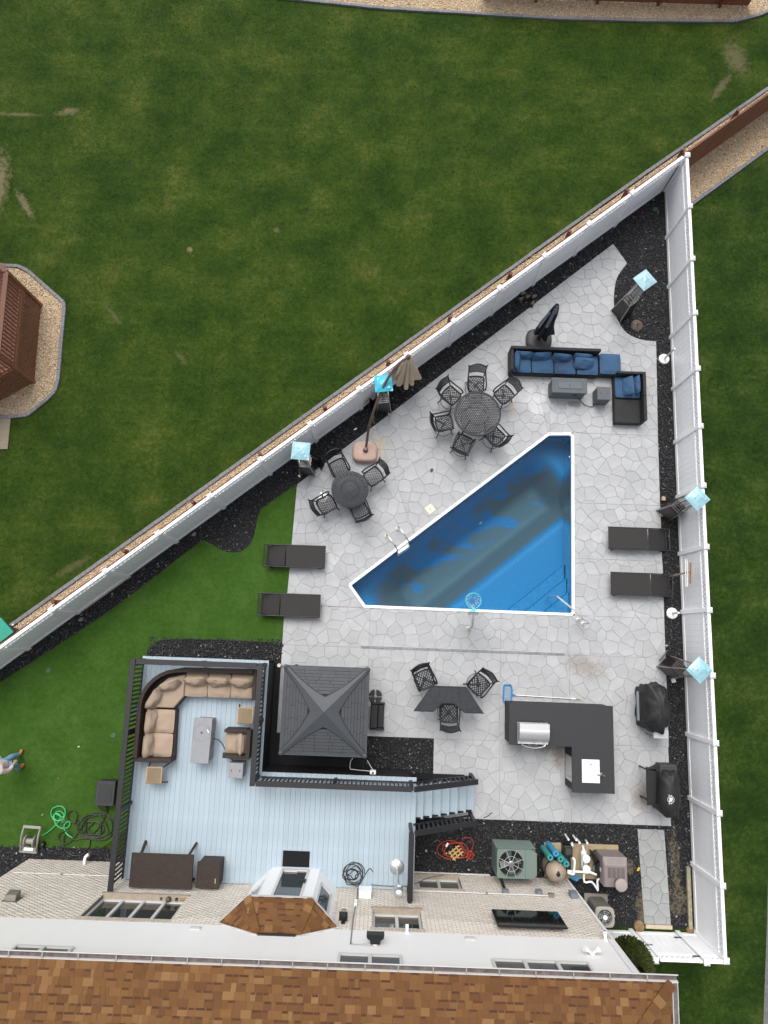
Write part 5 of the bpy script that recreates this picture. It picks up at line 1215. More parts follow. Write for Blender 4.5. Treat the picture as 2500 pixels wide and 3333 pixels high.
# beige stain beside the base
st_ = [(Vector((-.32+.16*math.cos(k*.35)*(1.3 if k > 9 else .9)*(1+.2*math.sin(k*1.7)),6.02+.42*math.sin(k*.35),0))) for k in range(18)]
m_blc = M('black_canvas', (27,27,29), .85, var=.1, vs=5, bump=.12, bs=90); m_bbase = M('grey_plastic_base', (70,71,72), .6, var=.05)
u2 = T('patio_umbrella','folded black umbrella with grey straps standing in a round grey base','umbrella',(4.93,9.90,PZ)); bs = MB()
bs.loft([[((abs(math.cos(a))**.7*math.copysign(1,math.cos(a)))*.43*k1+.0, (abs(math.sin(a))**.7*math.copysign(1,math.sin(a)))*.38*k1, z) for a in [2*math.pi*q/28 for q in range(28)]] for k1,z in ((.96,0),(1.0,.05),(.99,.16),(.9,.215),(.7,.235),(.2,.25))]); bs.build('base', m_bbase, u2, smooth=True)
ptube('pole', m_blkm, u2, [(.0,.0,.24),(0,0,2.55)], .035, 10); MB().cyl((0,.0,.235),.075,.03,14).build('socket_ring', m_sts, u2)
folded('canopy', 2.55, .62, .06, .30, 6, 9, m_blc, u2, (0,0), 1.0, .45, 14, .75)
m_strap = M('grey_strap_cloth',(112,122,132),.7)
for a,z0,z1,r0,r1 in ((250,2.50,1.55,.10,.26),(205,2.25,1.3,.17,.3),(275,2.6,2.25,.05,.13)):
    c,s = math.cos(R(a)),math.sin(R(a)); MB().bar((c*r0,s*r0,z0),(c*r1,s*r1,z1),.09,.02,up=(c,s,0)).build('strap', m_strap, u2, bevel=.005)
# ---- blue sectional
m_wck = M('black_wicker', (34,34,37), .7, var=.3, vs=14, st=(1,1,6), bump=.5, bs=110); m_blu = M('blue_cushion', (58,94,130), .9, var=.06, vs=3, bump=.1, bs=180); m_blud = M('damp_blue_cushion', (58,94,130), .9, c2=(54,72,100), vs=2.2, bump=.1, bs=180, detail=1)
so = T('sectional_sofa','long black wicker sectional with blue cushions and a chaise end','sofa',(3.90,8.62,PZ)); mw = .735
for k in range(4):
    x = k*mw; pbox('base', m_wck, so, x+.003,x+mw-.003,0,.80,.04,.26,.012); pbox('back', m_wck, so, x+.003,x+mw-.003,.70,.80,.262,.66,.012)
    c = cushion(mw-.03 if k else mw-.12,.66,.15,seed=k).build('seat_cushion', m_blud if k == 2 else m_blu, so, smooth=True); c.location = (x+mw/2+(.05 if k == 0 else 0),.345,.255)
pbox('arm', m_wck, so, .003,.10,.0,.698,.262,.62,.012)
for k,(x,y,a,tx) in enumerate(((.44,.60,0,68),(1.03,.585,6,66),(1.70,.56,-4,64),(2.38,.60,-3,70),(2.42,.42,-3,34))):
    c = cushion(.62,.40,.15,seed=20+k,puff=.7).build('back_cushion', m_blu, so, smooth=True); c.location = (x,y,.42); c.rotation_euler = (R(tx),0,R(a)); 
    if tx < 40: c.location = (x,y-.05,.42)
c = cushion(.66,.42,.16,seed=31,puff=.7).build('back_cushion', m_blu, so, smooth=True); c.location = (.19,.35,.42); c.rotation_euler = (R(68),0,R(90))
pbox('chaise_base', m_wck, so, 2.965,3.66,.04,.76,.04,.28,.012); c = cushion(.69,.71,.15,seed=8,wr=.006,puff=.3).build('chaise_cushion', m_blu, so, smooth=True); c.location = (3.325,.41,.275)
for x in (.06,1.47,2.9,3.6):
    for y in (.08,.72): pbox('foot', m_blkm, so, x,x+.05,y-.025,y+.025,0,.04,0)
s2 = T('corner_sofa','two-seat black wicker sofa piece by the fence bed, one seat bare','sofa',(7.36,7.05,PZ))
for k,y in enumerate((0,.82)):
    pbox('base', m_wck, s2, 0,.92,y+.003,y+.817,.04,.27,.012); pbox('back', m_wck, s2, .82,.92,y+.003,y+.817,.272,.64,.012)
pbox('side', m_wck, s2, .0,.818,1.55,1.637,.272,.64,.012); 
c = cushion(.80,.70,.15,seed=41).build('seat_cushion', m_blu, s2, smooth=True); c.location = (.41,1.19,.265)
for k,(x,y,a,tx) in enumerate(((.70,1.24,-90,66),(.42,1.20,-86,40))):
    c = cushion(.60,.40,.15,seed=50+k,puff=.7).build('back_cushion', m_blu, s2, smooth=True); c.location = (x,y,.43); c.rotation_euler = (R(tx),0,R(a))
ring(MB(),.20,.22,.27,.276).xform(Matrix.Translation((.42,.4,0))).build('seat_ring', m_wck, s2)
# ---- fire table and tank box
m_fir = M('grey_composite', (94,101,107), .7, var=.07, vs=5, bump=.1, bs=50); m_fir2 = M('grey_composite_lid', (102,109,115), .65, var=.05)
t = T('fire_table','long grey rectangular fire table in front of the blue sofa','fire table',(5.81,8.14,PZ)); pbox('body', m_fir, t, -.55,.55,-.235,.235,0,.54,.012); pbox('top', m_fir, t, -.57,.57,-.255,.255,.542,.60,.01); pbox('burner_lid', m_fir2, t, -.37,.40,-.11,.11,.602,.616,.006)
MB().lathe([(.035,.616),(.035,.622),(.02,.628)],14).build('lid_knob', m_fir, t); pbox('gas_valve', m_blkm, t, .16,.30,-.25,-.236,.30,.40,.004)
def tankbox(name,lab,loc_,rz,mat,s=.43,h=.54):
    t = T(name,lab,'tank cover',loc_,rz); pbox('body', mat, t, -s/2,s/2,-s/2,s/2,0,h-.032,.008); pbox('lid', mat, t, -s/2-.005,s/2+.005,-s/2-.005,s/2+.005,h-.03,h,.008)
    for x in (-.10,.13): 
        MB().prism([(x+.028*math.cos(R(180*k/8-90+180)),.0+.028*math.sin(R(180*k/8-90+180))) for k in range(9)],h+.001,h+.003).build('hand_hole', m_blkm, t)
    return t
tankbox('tank_cover','grey square gas tank cover box beside the patio fire table',(6.94,7.94,PZ),0,m_fir)
g0 = at(1875,1290,PZ); t = MB().tube(smoothpath([at(1878,1288,.25),at(1890,1305,.06),at(1905,1318,.06),at(1925,1324,.06),at(1939,1315,.07)],5),.010,6).build('gas_hose', m_blkm, smooth=True); tag(t,'thin black gas hose between the patio fire table and its tank box','hose')
# thin grey oval patch laid on the patio
mt = at(1870,1315,PZ); t = MB().prism([(.16*(abs(math.cos(a))**.5)*math.copysign(1,math.cos(a))*1.25,.10*(abs(math.sin(a))**.6)*math.copysign(1,math.sin(a))) for a in [k*.2618 for k in range(24)]],0,.006).build('grey_patch', M('grey_patch',(150,152,152),.9,var=.1), bevel=.002); t.location = mt; t.rotation_euler = (0,0,R(-4)); tag(t,'small oval grey patch on the patio below the fire table','pad')
# little black speaker on the patio
t = T('small_box','tiny black box lying on the patio between the round tables','box',at(1405,1530,PZ),35); pbox('body', m_blkm, t, -.05,.05,-.04,.04,0,.05,.01); pbox('lid', m_bez, t, -.042,.042,-.032,.032,.05,.056,.003)
# ---- leaf net
m_bpl = M('blue_plastic', (58,140,214), .4); m_bnet = M('blue_net', (110,178,228), .8)
n0 = at(1651,2258,PZ); ln_ = T('leaf_skimmer','blue leaf skimmer net on a long pole lying above the kitchen counter','pool net',n0,-.5)
fp = [(-.11,-.24),(-.11,.22),(-.04,.26),(.12,.24),(.12,-.20),(.02,-.27)]; MB().tube(smoothpath([(x,y,.03) for x,y in fp],3,True),.022,8,closed=True).build('net_frame', m_bpl, ln_, smooth=True)
m = MB()
for k in range(9): y = -.22+k*.055; m.bar((-.11,y,.02),(.12,y+.01,.02),.006)
for k in range(6): x = -.09+k*.04; m.bar((x,-.25,.018),(x,.25,.018),.006)
m.build('net', m_bnet, ln_, kind='stuff'); MB().bar((.12,-.02,.03),(.26,-.03,.03),.05,.03).build('handle_socket', m_bpl, ln_, bevel=.008)
ptube('pole', m_sts, ln_, [(.22,-.03,.03),(2.05,-.06,.03)], .016, 8); ptube('pole_tip', M('tan_grip',(170,150,120),.7), ln_, [(2.05,-.06,.03),(2.24,-.065,.03)], .014, 8); MB().tube([(1.98,-.058,.03),(2.08,-.06,.03)],.026,8).build('collar', m_wht, ln_, smooth=True)
# ---- white posts with round foot
def wpost(p,lab,r=.18,h=.85,z=.012):
    t = T('round_foot_post',lab,'post',(p[0],p[1],z)); MB().lathe([(r,0),(r,.02),(r*.9,.045),(.06,.055),(.04,.08)],28).build('foot', m_wht, t, smooth=True); MB().lathe([(.03,.06),(.03,h),(.028,h+.01)],14).build('pole', M('pale_grey_pole',(208,212,214),.4), t, smooth=True); MB().lathe([(.036,h-.04),(.036,h),(.03,h+.015)],14).build('cap', m_wht, t, smooth=True)
wpost(at(2162,1168,.04),'white post on a round foot in the gravel right of the blue sofa'); wpost(at(2188,1996,.04),'white post on a round foot in the gravel by the lower lounger',.18,.5); wpost(at(1052,1620,.05),'white post on a round foot behind a chair of the small table',.16,.75,PZ)
# ---- brown umbrella base, wooden stand
t = T('umbrella_base','brown round umbrella base on the gravel below the far patio heater','umbrella base',at(2072,1060,.02)); MB().lathe([(.205,0),(.205,.02),(.17,.05),(.06,.08),(.03,.09)],28).build('disc', M('bronze_base',(104,88,76),.5,var=.15,vs=6), t, smooth=True); MB().lathe([(.03,.085),(.03,.13),(.022,.13),(.022,.05)],12).build('socket', m_blkm, t)
for k in range(4): MB().bar((.05*math.cos(k*1.571),.05*math.sin(k*1.571),.083),(.19*math.cos(k*1.571),.19*math.sin(k*1.571),.032),.012,.012).build('rib', m_dbrn, t)
q = at(2190,1877,.0); t = T('wooden_stand','slim wooden pole with a crossbar and white rods standing behind the lower lounger','wooden stand',(9.06,q.y,.012)); m_pinew = M('pine_wood',(176,140,108),.8,var=.2,vs=10)
MB().bar((0,0,0),(.02,.02,1.35),.05,.04).build('pole', m_oldwood, t); MB().bar((.05,-.32,1.38),(.08,.30,1.38),.035,.10).build('crossbar', m_pinew, t, bevel=.004)
for x in (-.05,.0): MB().bar((x-.02,-.42,1.32),(x-.02,.40,1.36),.016).build('rod', m_wht, t)
# ---- stacked solar lights on the gravel
m_taup = M('taupe_shade',(124,112,98),.7,var=.15); sl0 = None
for k,(px,py,a,lab) in enumerate(((1702,956,10,'cone shaped lamp shade lying on the gravel, topmost of the heap'),(1696,974,35,'cone shaped lamp shade lying on the gravel, leftmost of the heap'),(1718,967,25,'cone shaped lamp shade in the middle of the heap by the black umbrella'),(1738,966,35,'cone shaped lamp shade on the right of the heap by the fence bed'),(1733,988,60,'cone shaped lamp shade lowest in the heap, touching the patio edge'))):
    p = at(px,py,.06)
    if sl0 is None:
        sl0 = T('lamp_shade','x','lamp'); MB().lathe([(.075,-.09),(.07,-.085),(.04,.09),(.03,.09),(.06,-.08)],14).xform(Matrix.Rotation(R(90),4,'Y')).build('shade', m_taup, sl0, smooth=True); MB().lathe([(.08,0),(.08,.04),(.05,.05)],14).xform(Matrix.Translation((-.09,0,0)) @ Matrix.Rotation(R(-90),4,'Y')).build('cap', M('dark_cap',(58,52,48),.7), sl0, smooth=True); o = sl0
    else: o = copy_tree(sl0)
    o.location = (p.x,p.y,.09); o.rotation_euler = (0,R(6),R(a)); tag(o,lab,'lamp shade','fallen lamp shades in the gravel')
# ---- litter, blocks, small floodlights, irrigation lids
def small(name,lab,cat,px,py,mb,mat,z=.02,rz=0,bevel=.004): o = mb.build(name,mat,bevel=bevel); o.location = at(px,py,z); o.rotation_euler = (0,0,R(rz)); return tag(o,lab,cat)
m_tanb = M('tan_block',(196,172,140),.85,var=.15)
small('tan_block','tan block beside the upper foot of the heater near the loungers','block',2157,1624,MB().prism([(-.05,-.06),(.05,-.07),(.06,.04),(0,.08),(-.05,.05)],0,.09),m_tanb); small('tan_block','tan block beside the lower foot of the heater near the loungers','block',2151,1674,MB().prism([(-.06,-.05),(.04,-.08),(.06,.03),(.01,.08),(-.06,.06)],0,.09),m_tanb)
m_lid = M('green_lid',(66,104,66),.7)
for px,py,lab in ((2133,682,'round green irrigation lid in the gravel at the far fence corner'),(370,2394,'round green irrigation lid in the turf left of the deck'),(158,2182,'round green irrigation lid in the turf near the diagonal fence'),(205,2670,'round green irrigation lid in the turf beside the green hose')): small('irrigation_lid',lab,'lid',px,py,MB().lathe([(.085,0),(.085,.02),(.06,.03)],20),m_lid,.015)
small('soap_bar','small white bar on the gravel by the umbrella pole','bar',1157,1397,MB().bx(-.05,.05,-.022,.022,0,.03),m_wht,.03,30); small('paper_scrap','white paper scrap under the cyan heater','paper',1265,1345,MB().prism([(-.05,.06),(0,.03),(.05,-.05),(.02,-.06),(-.02,-.02)],0,.012),m_wht,.03)
small('gas_tag','white tag hanging near the left heater on the gravel','tag',974,1549,MB().prism([(-.05,0),(0,.04),(.05,-.03),(.01,-.05)],0,.012),m_wht,.03)
small('white_box','small white box on the gravel below the lower right heater','box',2190,2215,MB().bx(-.06,.06,-.06,.06,0,.08),m_wht,.012,15); small('yellow_tag','bright yellow tag beside the side walk','tag',2077,2829,MB().prism([(-.05,-.05),(.03,-.04),(.06,.05),(0,.06)],0,.02),M('yellow_tag',(232,190,30),.6),.03)
m_fld = M('grey_floodlight',(110,118,124),.5)
for px,py,a,lab in ((637,1743,40,'small grey garden floodlight in the gravel by the white fence, left of the turf point'),(272,2018,35,'small grey garden floodlight in the gravel near the long plank')):
    t = T('garden_light',lab,'floodlight',at(px,py,.012),a); ptube('stake', m_blkm, t, [(0,0,0),(0,0,.12)], .012, 6); MB().loft([[(-x,y,z-.05),(x,y,z-.05),(x,y,z+.05),(-x,y,z+.05)] for x,y,z in ((.05,-.04,.15),(.08,.05,.17))]).build('head', m_fld, t, bevel=.006)
small('river_stone','smooth dark stone in the gravel above the big round table','stone',1579,1088,MB().lathe([(.03,0),(.09,.03),(.085,.07),(.02,.10)],10),M('wet_stone',(62,68,74),.5),.012)
# ================================================================ outdoor kitchen, grills, hot tub gazebo
m_ctr = M('charcoal_counter', (47,47,50), .6, var=.06, vs=8, bump=.1, bs=120); m_cab = M('dark_cabinet', (42,42,45), .7, var=.1, vs=6)
KX0,KX1,KY1,KYm,KY0,KXm = 3.83,6.87,-1.82,-3.01,-4.26,5.65
kt = T('outdoor_kitchen','L-shaped charcoal outdoor kitchen counter with built-in grill and white sink','kitchen counter',(KX0,KY0,PZ))
kl = lambda pts: [(x-KX0,y-KY0) for x,y in pts]
Lp = [(KX0,KY1),(KX1,KY1),(KX1,KY0),(KXm,KY0),(KXm,KYm),(KX0,KYm)]
MB().prism(kl(Lp),.86,.92).build('countertop', m_ctr, kt, bevel=.006); MB().prism(kl(offset(Lp,-.035)),0,.858).build('cabinet', m_cab, kt)
pbox('fridge_door', m_sts, kt, KXm+.015-KX0,KXm+.034-KX0,.25,.95,.12,.80,.004); pbox('door_handle', m_sts, kt, KXm-.02-KX0,KXm+.0-KX0,.35,.38,.3,.7,.004); pbox('drawer_front', m_sts, kt, 5.15-KX0,5.6-KX0,KYm+.012-KY0,KYm+.03-KY0,.60,.80,.004)
# built in grill
gx,gy = 4.5,-2.63; g_ = T('built_in_grill','stainless steel built-in grill with rounded lid on the kitchen counter','grill',(gx,gy,PZ+.92))
pbox('body', m_sts, g_, -.44,.44,-.33,.27,.0,.10,.006); m = MB()
prof = [(.26,.10),(.27,.22),(.22,.30),(.10,.345),(-.08,.33),(-.2,.26),(-.26,.16),(-.27,.10)]
m.loft([[(x,y,z) for y,z in prof] for x in (-.43,.43)]); m.build('lid', m_sts, g_, smooth=True)
pbox('rear_plate', m_sts, g_, -.43,.43,.10,.27,.335,.35,.004)
ptube('handle', m_chr, g_, smoothpath([(-.33,-.24,.20),(-.30,-.36,.22),(0,-.42,.24),(.30,-.36,.22),(.33,-.24,.20)],5), .014, 8); MB().lathe([(.03,0),(.03,.02),(.02,.03)],14).xform(Matrix.Translation((0,-.235,.25)) @ Matrix.Rotation(R(50),4,'X')).build('gauge', m_chr, g_, smooth=True)
for x in (-.3,-.1,.1,.3): MB().lathe([(.03,0),(.025,.04)],12).xform(Matrix.Translation((x,-.33,.05)) @ Matrix.Rotation(R(90),4,'X')).build('knob', m_chr, g_, smooth=True)
for k in range(6): pbox('vent_slot', m_blkm, g_, -.38+k*.13,-.29+k*.13,.275,.30,.02,.09,.002)
# sink
sx,sy = 6.185,-3.66; s_ = T('sink','white square-edged drop-in sink with cover and steel tap','sink',(sx,sy,PZ+.92)); pbox('rim', m_wht, s_, -.255,.255,-.32,.32,.0,.02,.006); pbox('cover', M('white_board',(226,222,216),.5), s_, -.225,.225,-.29,.29,.021,.03,.004); MB().lathe([(.02,0),(.02,.003)],12,(0,.19,.031)).build('finger_hole', m_blkm, s_)
ptube('tap', M('bronze_steel',(128,112,106),.3,metal=.8), s_, smoothpath([(.29,-.06,0),(.29,-.06,.22),(.25,-.055,.30),(.16,-.05,.30),(.12,-.05,.24)],5), .016, 8); ptube('tap_lever', m_sts, s_, [(.29,-.06,.1),(.36,-.10,.14)], .01, 6); MB().lathe([(.035,0),(.03,.03)],14,(.29,-.06,0)).build('tap_base', m_sts, s_, smooth=True)
# ---- covered grills
def cover(rings, seed, amp=.02, n=36):
    r2 = random.Random(seed); ph = [r2.uniform(0,6.28) for _ in range(8)]; out = []
    for i,(z,rx,ry,cx,cy,e) in enumerate(rings):
        rg = []
        for k in range(n):
            a = 2*math.pi*k/n; c,s = math.cos(a),math.sin(a); w = 1+amp*(math.sin(5*a+ph[0]+z*2)+.8*math.sin(9*a+ph[1]-z*3)+.6*math.sin(13*a+ph[2]+z*5))
            rg.append((cx+math.copysign(abs(c)**e,c)*rx*w, cy+math.copysign(abs(s)**e,s)*ry*w, z+.5*amp*math.sin(4*a+ph[3]+i)))
        out.append(rg)
    return MB().loft(out)
m_cov = M('black_cover_cloth', (30,31,33), .62, var=.25, vs=5, bump=.9, bs=7)
t = T('covered_grill','big grill under a creased black cover with a pale side shelf','grill',(8.20,-1.85,PZ))
cover([(.03,.36,.66,0,0,.6),(.3,.37,.68,0,.0,.6),(.7,.37,.68,0,0,.65),(.84,.36,.67,0,0,.68),(.93,.31,.60,.02,0,.75),(1.02,.25,.52,.03,0,.8),(1.08,.17,.42,.03,.01,.9),(1.12,.08,.26,.03,.02,1)],3,.06,60).build('cover', m_cov, t, smooth=True)
pbox('side_shelf', M('pale_shelf',(190,194,196),.5), t, -.1,.34,-.86,-.60,.72,.75,.006); pbox('front_ledge', m_grybox, t, -.47,-.40,-.4,.45,.45,.50,.006)
for x in (-.05,.3): pbox('shelf_leg', m_grybox, t, x-.015,x+.015,-.83,-.80,0,.72,0)
t = T('covered_grill','grill with front shelf under a black cover bearing a white round emblem','grill',(8.43,-4.12,PZ))
cover([(.05,.28,.62,0,-.05,.6),(.4,.30,.64,0,-.05,.6),(.85,.31,.66,0,-.05,.65),(1.0,.28,.62,.0,-.05,.7),(1.12,.18,.5,.0,-.04,.8),(1.17,.06,.3,.0,-.03,1)],8,.035,48).build('cover', m_cov, t, smooth=True)
pbox('hopper', M('dark_grey_lid',(58,58,58),.6), t, -.24,.26,.42,.72,.55,.92,.03,2); pbox('front_shelf', m_blkm, t, -.58,-.30,-.38,.55,.72,.76,.008)
for y in (-.42,.58): MB().bar((-.58,y,.74),(-.30,y*.9,.74),.06,.04).build('shelf_arm', m_blkm, t)
for x,y in ((-.5,.5),(-.5,-.35),(.2,.55)): pbox('leg', m_blkm, t, x-.02,x+.02,y-.02,y+.02,0,.72,0)
# emblem: white ring with a pale shield and small ribbon ends
em = MB(); ez_ = 1.158; ecx,ecy = -.07,-.18; tilt = Matrix.Translation((ecx,ecy,1.185)) @ Matrix.Rotation(R(3),4,'X'); nn = 24
em.loft([[(r*math.cos(2*math.pi*k/nn),r*math.sin(2*math.pi*k/nn),z) for k in range(nn)] for r,z in ((.085,0),(.098,0),(.098,.004),(.085,.004))], closed=True)
em.add([(-.045,.06,.003),(.05,.055,.003),(.055,.0,.003),(.02,-.06,.003),(-.05,-.03,.003)],[(0,1,2,3,4)]); em.add([(-.07,-.05,.004),(-.03,-.07,.004),(.03,-.02,.004),(-.01,.0,.004)],[(0,1,2,3)])
for s in (-1,1): em.add([(-.06,s*.10,.003),(-.03,s*.10,.003),(-.025,s*.125,.003),(-.065,s*.13,.003)],[(0,1,2,3)]); em.add([(.0,s*.10,.003),(.03,s*.10,.003),(.025,s*.12,.003),(.005,s*.125,.003)],[(0,1,2,3)])
em.xform(tilt).build('emblem', M('white_print',(225,228,230),.6), t, kind='stuff')
# ---- hot tub gazebo
m_gzr = M('grey_roof_panel', (68,72,77), .6, rand=.07, var=.05, vs=8, bump=.08, bs=40); m_gzc = M('grey_roof_ridge', (68,72,77), .55, var=.04)
m_gzs = M('grey_roof_seam',(46,49,53),.6)
GX,GY = -1.47,-2.13; gz = T('gazebo','square charcoal gazebo roof with four curved ridges over a hot tub','gazebo',(GX,GY,.018)); W_ = 1.17; e0,ap = 2.05,2.38; ins_ = W_
def face_pt(f,u,h,off=0):
    """u -1..1 along the eave, h 0 eave .. 1 apex"""
    x = u*W_; y = -W_*(1-h); z = e0+(ap-e0)*h+off; a = R(90*f); return (x*math.cos(a)-y*math.sin(a), x*math.sin(a)+y*math.cos(a), z)
rm = MB()
for f in range(4): rm.add([face_pt(f,-1,0),face_pt(f,1,0),face_pt(f,0,1)],[(0,1,2)])
rm.add([(-W_,-W_,e0-.05),(W_,-W_,e0-.05),(W_,W_,e0-.05),(-W_,W_,e0-.05)],[(0,1,2,3)]); rm.build('roof_deck', M('gazebo_dark',(22,24,26),.8), gz)
for f in range(4):
    NR_ = 8
    for r_ in range(NR_):
        h0,h1 = r_*.075+.006,(r_+1)*.075-.001; hh = lambda h: 1-h-.03; nseg = 7
        cuts = [-1]+[-1+2*(q+random.uniform(.3,.7))/6 for q in range(6)]+[1]
        for a,b in zip(cuts,cuts[1:]):
            pass
            P = [face_pt(f,max(-hh(h0),min(hh(h0),a+.002)),h0,.016),face_pt(f,max(-hh(h0),min(hh(h0),b-.004)),h0,.016),face_pt(f,max(-hh(h1),min(hh(h1),b-.004)),h1,.005),face_pt(f,max(-hh(h1),min(hh(h1),a+.004)),h1,.005)]
            if (Vector(P[0])-Vector(P[1])).length < .03: continue
            lo = [(p[0],p[1],p[2]-.012) for p in P]; MB().add(lo+P,BF).build('shingle_panel', m_gzr, gz)
    cm = MB(); us = [-1+2*k/32 for k in range(33)]; A1 = []; B1 = []
    for u in us:
        q = 1-abs(u); d = .08+.26*q*q; A1.append(face_pt(f,u,max(-.0,q-min(d,q+.001)),.026)); B1.append(face_pt(f,u,q,.036))
    lo = [(x,y,z-.04) for x,y,z in A1]
    cm.add(A1+B1+lo,[(k,k+1,34+k,33+k) for k in range(32)]+[(66+k,67+k,k+1,k) for k in range(32)]); cm.build('curved_ridge', m_gzc, gz, smooth=True); MB().tube(A1,.011,6).build('ridge_seam', m_gzs, gz, smooth=True)
for f in range(4):
    a = R(90*f+45); MB().bar(face_pt(f,-1,0,-.02),face_pt(f,1,0,-.02),.05,.07).build('eave_rail', m_gzr, gz)
    x,y = W_*math.sqrt(2)*math.cos(a),W_*math.sqrt(2)*math.sin(a); MB().lathe([(.06,e0-.06),(.065,e0),(.06,e0+.05),(.02,e0+.07)],14,(x*.985,y*.985,0)).build('corner_cap', m_gzr, gz, smooth=True); pbox('post', m_gzr, gz, x*.93-.04,x*.93+.04,y*.93-.04,y*.93+.04,0,e0-.055,.006)
tb = T('hot_tub','dark square hot tub under the gazebo roof','hot tub',(GX,GY,.018)); pbox('shell', M('tub_cabinet',(60,52,46),.7,var=.15), tb, -.95,.95,-.95,.95,0,.80,.05,2); pbox('cover', M('tub_cover',(54,52,50),.8), tb, -.97,.97,-.97,.97,.802,.88,.03,2)
t = T('hot_tub_steps','two black plastic steps beside the hot tub gazebo','steps',(-.03,-2.43,PZ)); 
pbox('upper_step', m_blkm, t, -.2,.02,-.34,.34,.0,.40,.02); pbox('lower_step', m_blkm, t, .022,.21,-.34,.34,0,.2,.02)
for k in range(3): pbox('tread_rib', m_bez, t, .05+k*.05,.07+k*.05,-.30,.30,.201,.206,0)
for s in (-1,1): pbox('side_panel', m_blkm, t, -.2,.23,s*.37-.025,s*.37+.025,0,.22,.012)
t = T('umbrella_base','black round segmented umbrella weight beside the gazebo','umbrella base',at(1222,2266,PZ)); m_blkp = M('black_plastic',(34,35,37),.5)
for k in range(4):
    a0,a1 = R(90*k+8),R(90*k+82); MB().prism([(.03*math.cos((a0+a1)/2),.03*math.sin((a0+a1)/2))]+[(.205*math.cos(a0+(a1-a0)*j/8),.205*math.sin(a0+(a1-a0)*j/8)) for j in range(9)],0,.075).build('weight', m_blkp, t, bevel=.012)
MB().lathe([(.05,.075),(.05,.10),(.025,.11)],14).build('hub', m_grybox, t, smooth=True)
t = T('electrical_box','white junction box with conduit on the deck face near the gazebo','electrical box',at(1214,2512,1.0)); t.location = (at(1214,2512,1.0).x,DYm+.02,1.02); pbox('body', m_wht, t, -.085,.085,-.04,.06,-.1,.1,.008); MB().cyl((0,0,.1),.03,.004,12).build('knockout', m_blkm, t)
ptube('conduit', m_frame, t, smoothpath([(-.08,.03,.0),(-.6,.06,.0),(-.66,.09,.0),(-.66,.25,-.05),(-.60,.35,-.1)],4), .012, 6); ptube('conduit', m_frame, t, [(0,.06,.02),(-.18,.32,-.02)], .012, 6)
t = T('water_tap','small ivory post tap at the gazebo corner','tap',at(917,2163,.0)); t.location.z = .018; MB().lathe([(.03,0),(.03,.55)],10).build('riser', m_ivory, t, smooth=True); ring(MB(),.03,.055,.53,.57,16).build('handle', m_ivory, t, smooth=True)
# ================================================================ furniture on the deck
m_bwk = M('brown_wicker', (60,49,43), .75, var=.45, vs=10, st=(1,7,7), bump=.6, bs=100); m_tan = M('tan_cushion', (178,158,138), .9, var=.05, vs=3, bump=.12, bs=160)
cs = T('curved_sofa','curved brown wicker corner sofa with tan cushions on the deck','sofa',(-6.7,-3.6,DZ)); C0 = Vector((-6.7,-3.6,DZ))
def cl(x,y): return (x-C0.x,y-C0.y)
# arc back from the top run to the left run
ac = Vector((-5.60,-2.22)); ro = 1.07
bk = MB(); outer = [(-3.54,-1.10),(-5.58,-1.13)]+[(ac.x+ro*math.cos(R(a)),ac.y+ro*math.sin(R(a))) for a in range(96,181,12)]+[(-6.67,-2.25),(-6.66,-3.56)]
inner = [(-3.54,-1.21),(-5.55,-1.24)]+[(ac.x+(ro-.10)*math.cos(R(a)),ac.y+(ro-.10)*math.sin(R(a))) for a in range(96,181,12)]+[(-6.56,-2.28),(-6.55,-3.56)]
rings = [[(*cl(*o),.08),(*cl(*i),.08),(*cl(*i),.62),(*cl(*o),.62)] for o,i in zip(outer,inner)]
MB().loft(rings).build('back', m_bwk, cs, bevel=.0)
MB().prism([cl(*p) for p in ((-3.54,-1.215),(-5.52,-1.245),(-5.44,-1.9),(-3.54,-1.9))],.06,.27).build('base', m_bwk, cs, bevel=.01)
MB().prism([cl(*p) for p in ([(-5.525,-1.25)]+[(ac.x+(ro-.11)*math.cos(R(a)),ac.y+(ro-.11)*math.sin(R(a))) for a in range(98,178,10)]+[(-6.54,-2.28),(-5.72,-2.26),(-5.445,-1.9)])],.06,.27).build('base', m_bwk, cs, bevel=.01)
MB().prism([cl(*p) for p in ((-6.545,-2.29),(-5.66,-2.27),(-5.62,-3.56),(-6.545,-3.56))],.06,.27).build('base', m_bwk, cs, bevel=.01)
pbox('arm', m_bwk, cs, *[*(cl(-3.53,0)[0],cl(-3.43,0)[0])],cl(0,-1.92)[1],cl(0,-1.10)[1],.06,.58,.012); pbox('arm', m_bwk, cs, cl(-6.66,0)[0],cl(-5.62,0)[0],cl(0,-3.67)[1],cl(0,-3.565)[1],.06,.56,.012)
for k in range(3):
    x = -3.86-k*.645; c = cushion(.635,.66,.15,seed=70+k).build('seat_cushion', m_tan, cs, smooth=True); c.location = (*cl(x,-1.58),.27); c = cushion(.63,.48,.20,seed=80+k,puff=.75,wr=.018).build('back_cushion', m_tan, cs, smooth=True); c.location = (*cl(x,-1.41),.43); c.rotation_euler = (R(68),0,R(random.uniform(-3,3)))
for k in range(2):
    y = -2.60-k*.64; c = cushion(.80,.63,.15,seed=75+k).build('seat_cushion', m_tan, cs, smooth=True); c.location = (*cl(-6.08,y),.27); c = cushion(.62,.48,.20,seed=85+k,puff=.75,wr=.018).build('back_cushion', m_tan, cs, smooth=True); c.location = (*cl(-6.36,y),.43); c.rotation_euler = (R(68),0,R(90+random.uniform(-3,3)))
cw = MB(); pl_ = [cl(*p) for p in ((-5.46,-1.30),(-5.95,-1.42),(-6.35,-1.78),(-6.5,-2.24),(-5.72,-2.24),(-5.46,-1.90))]
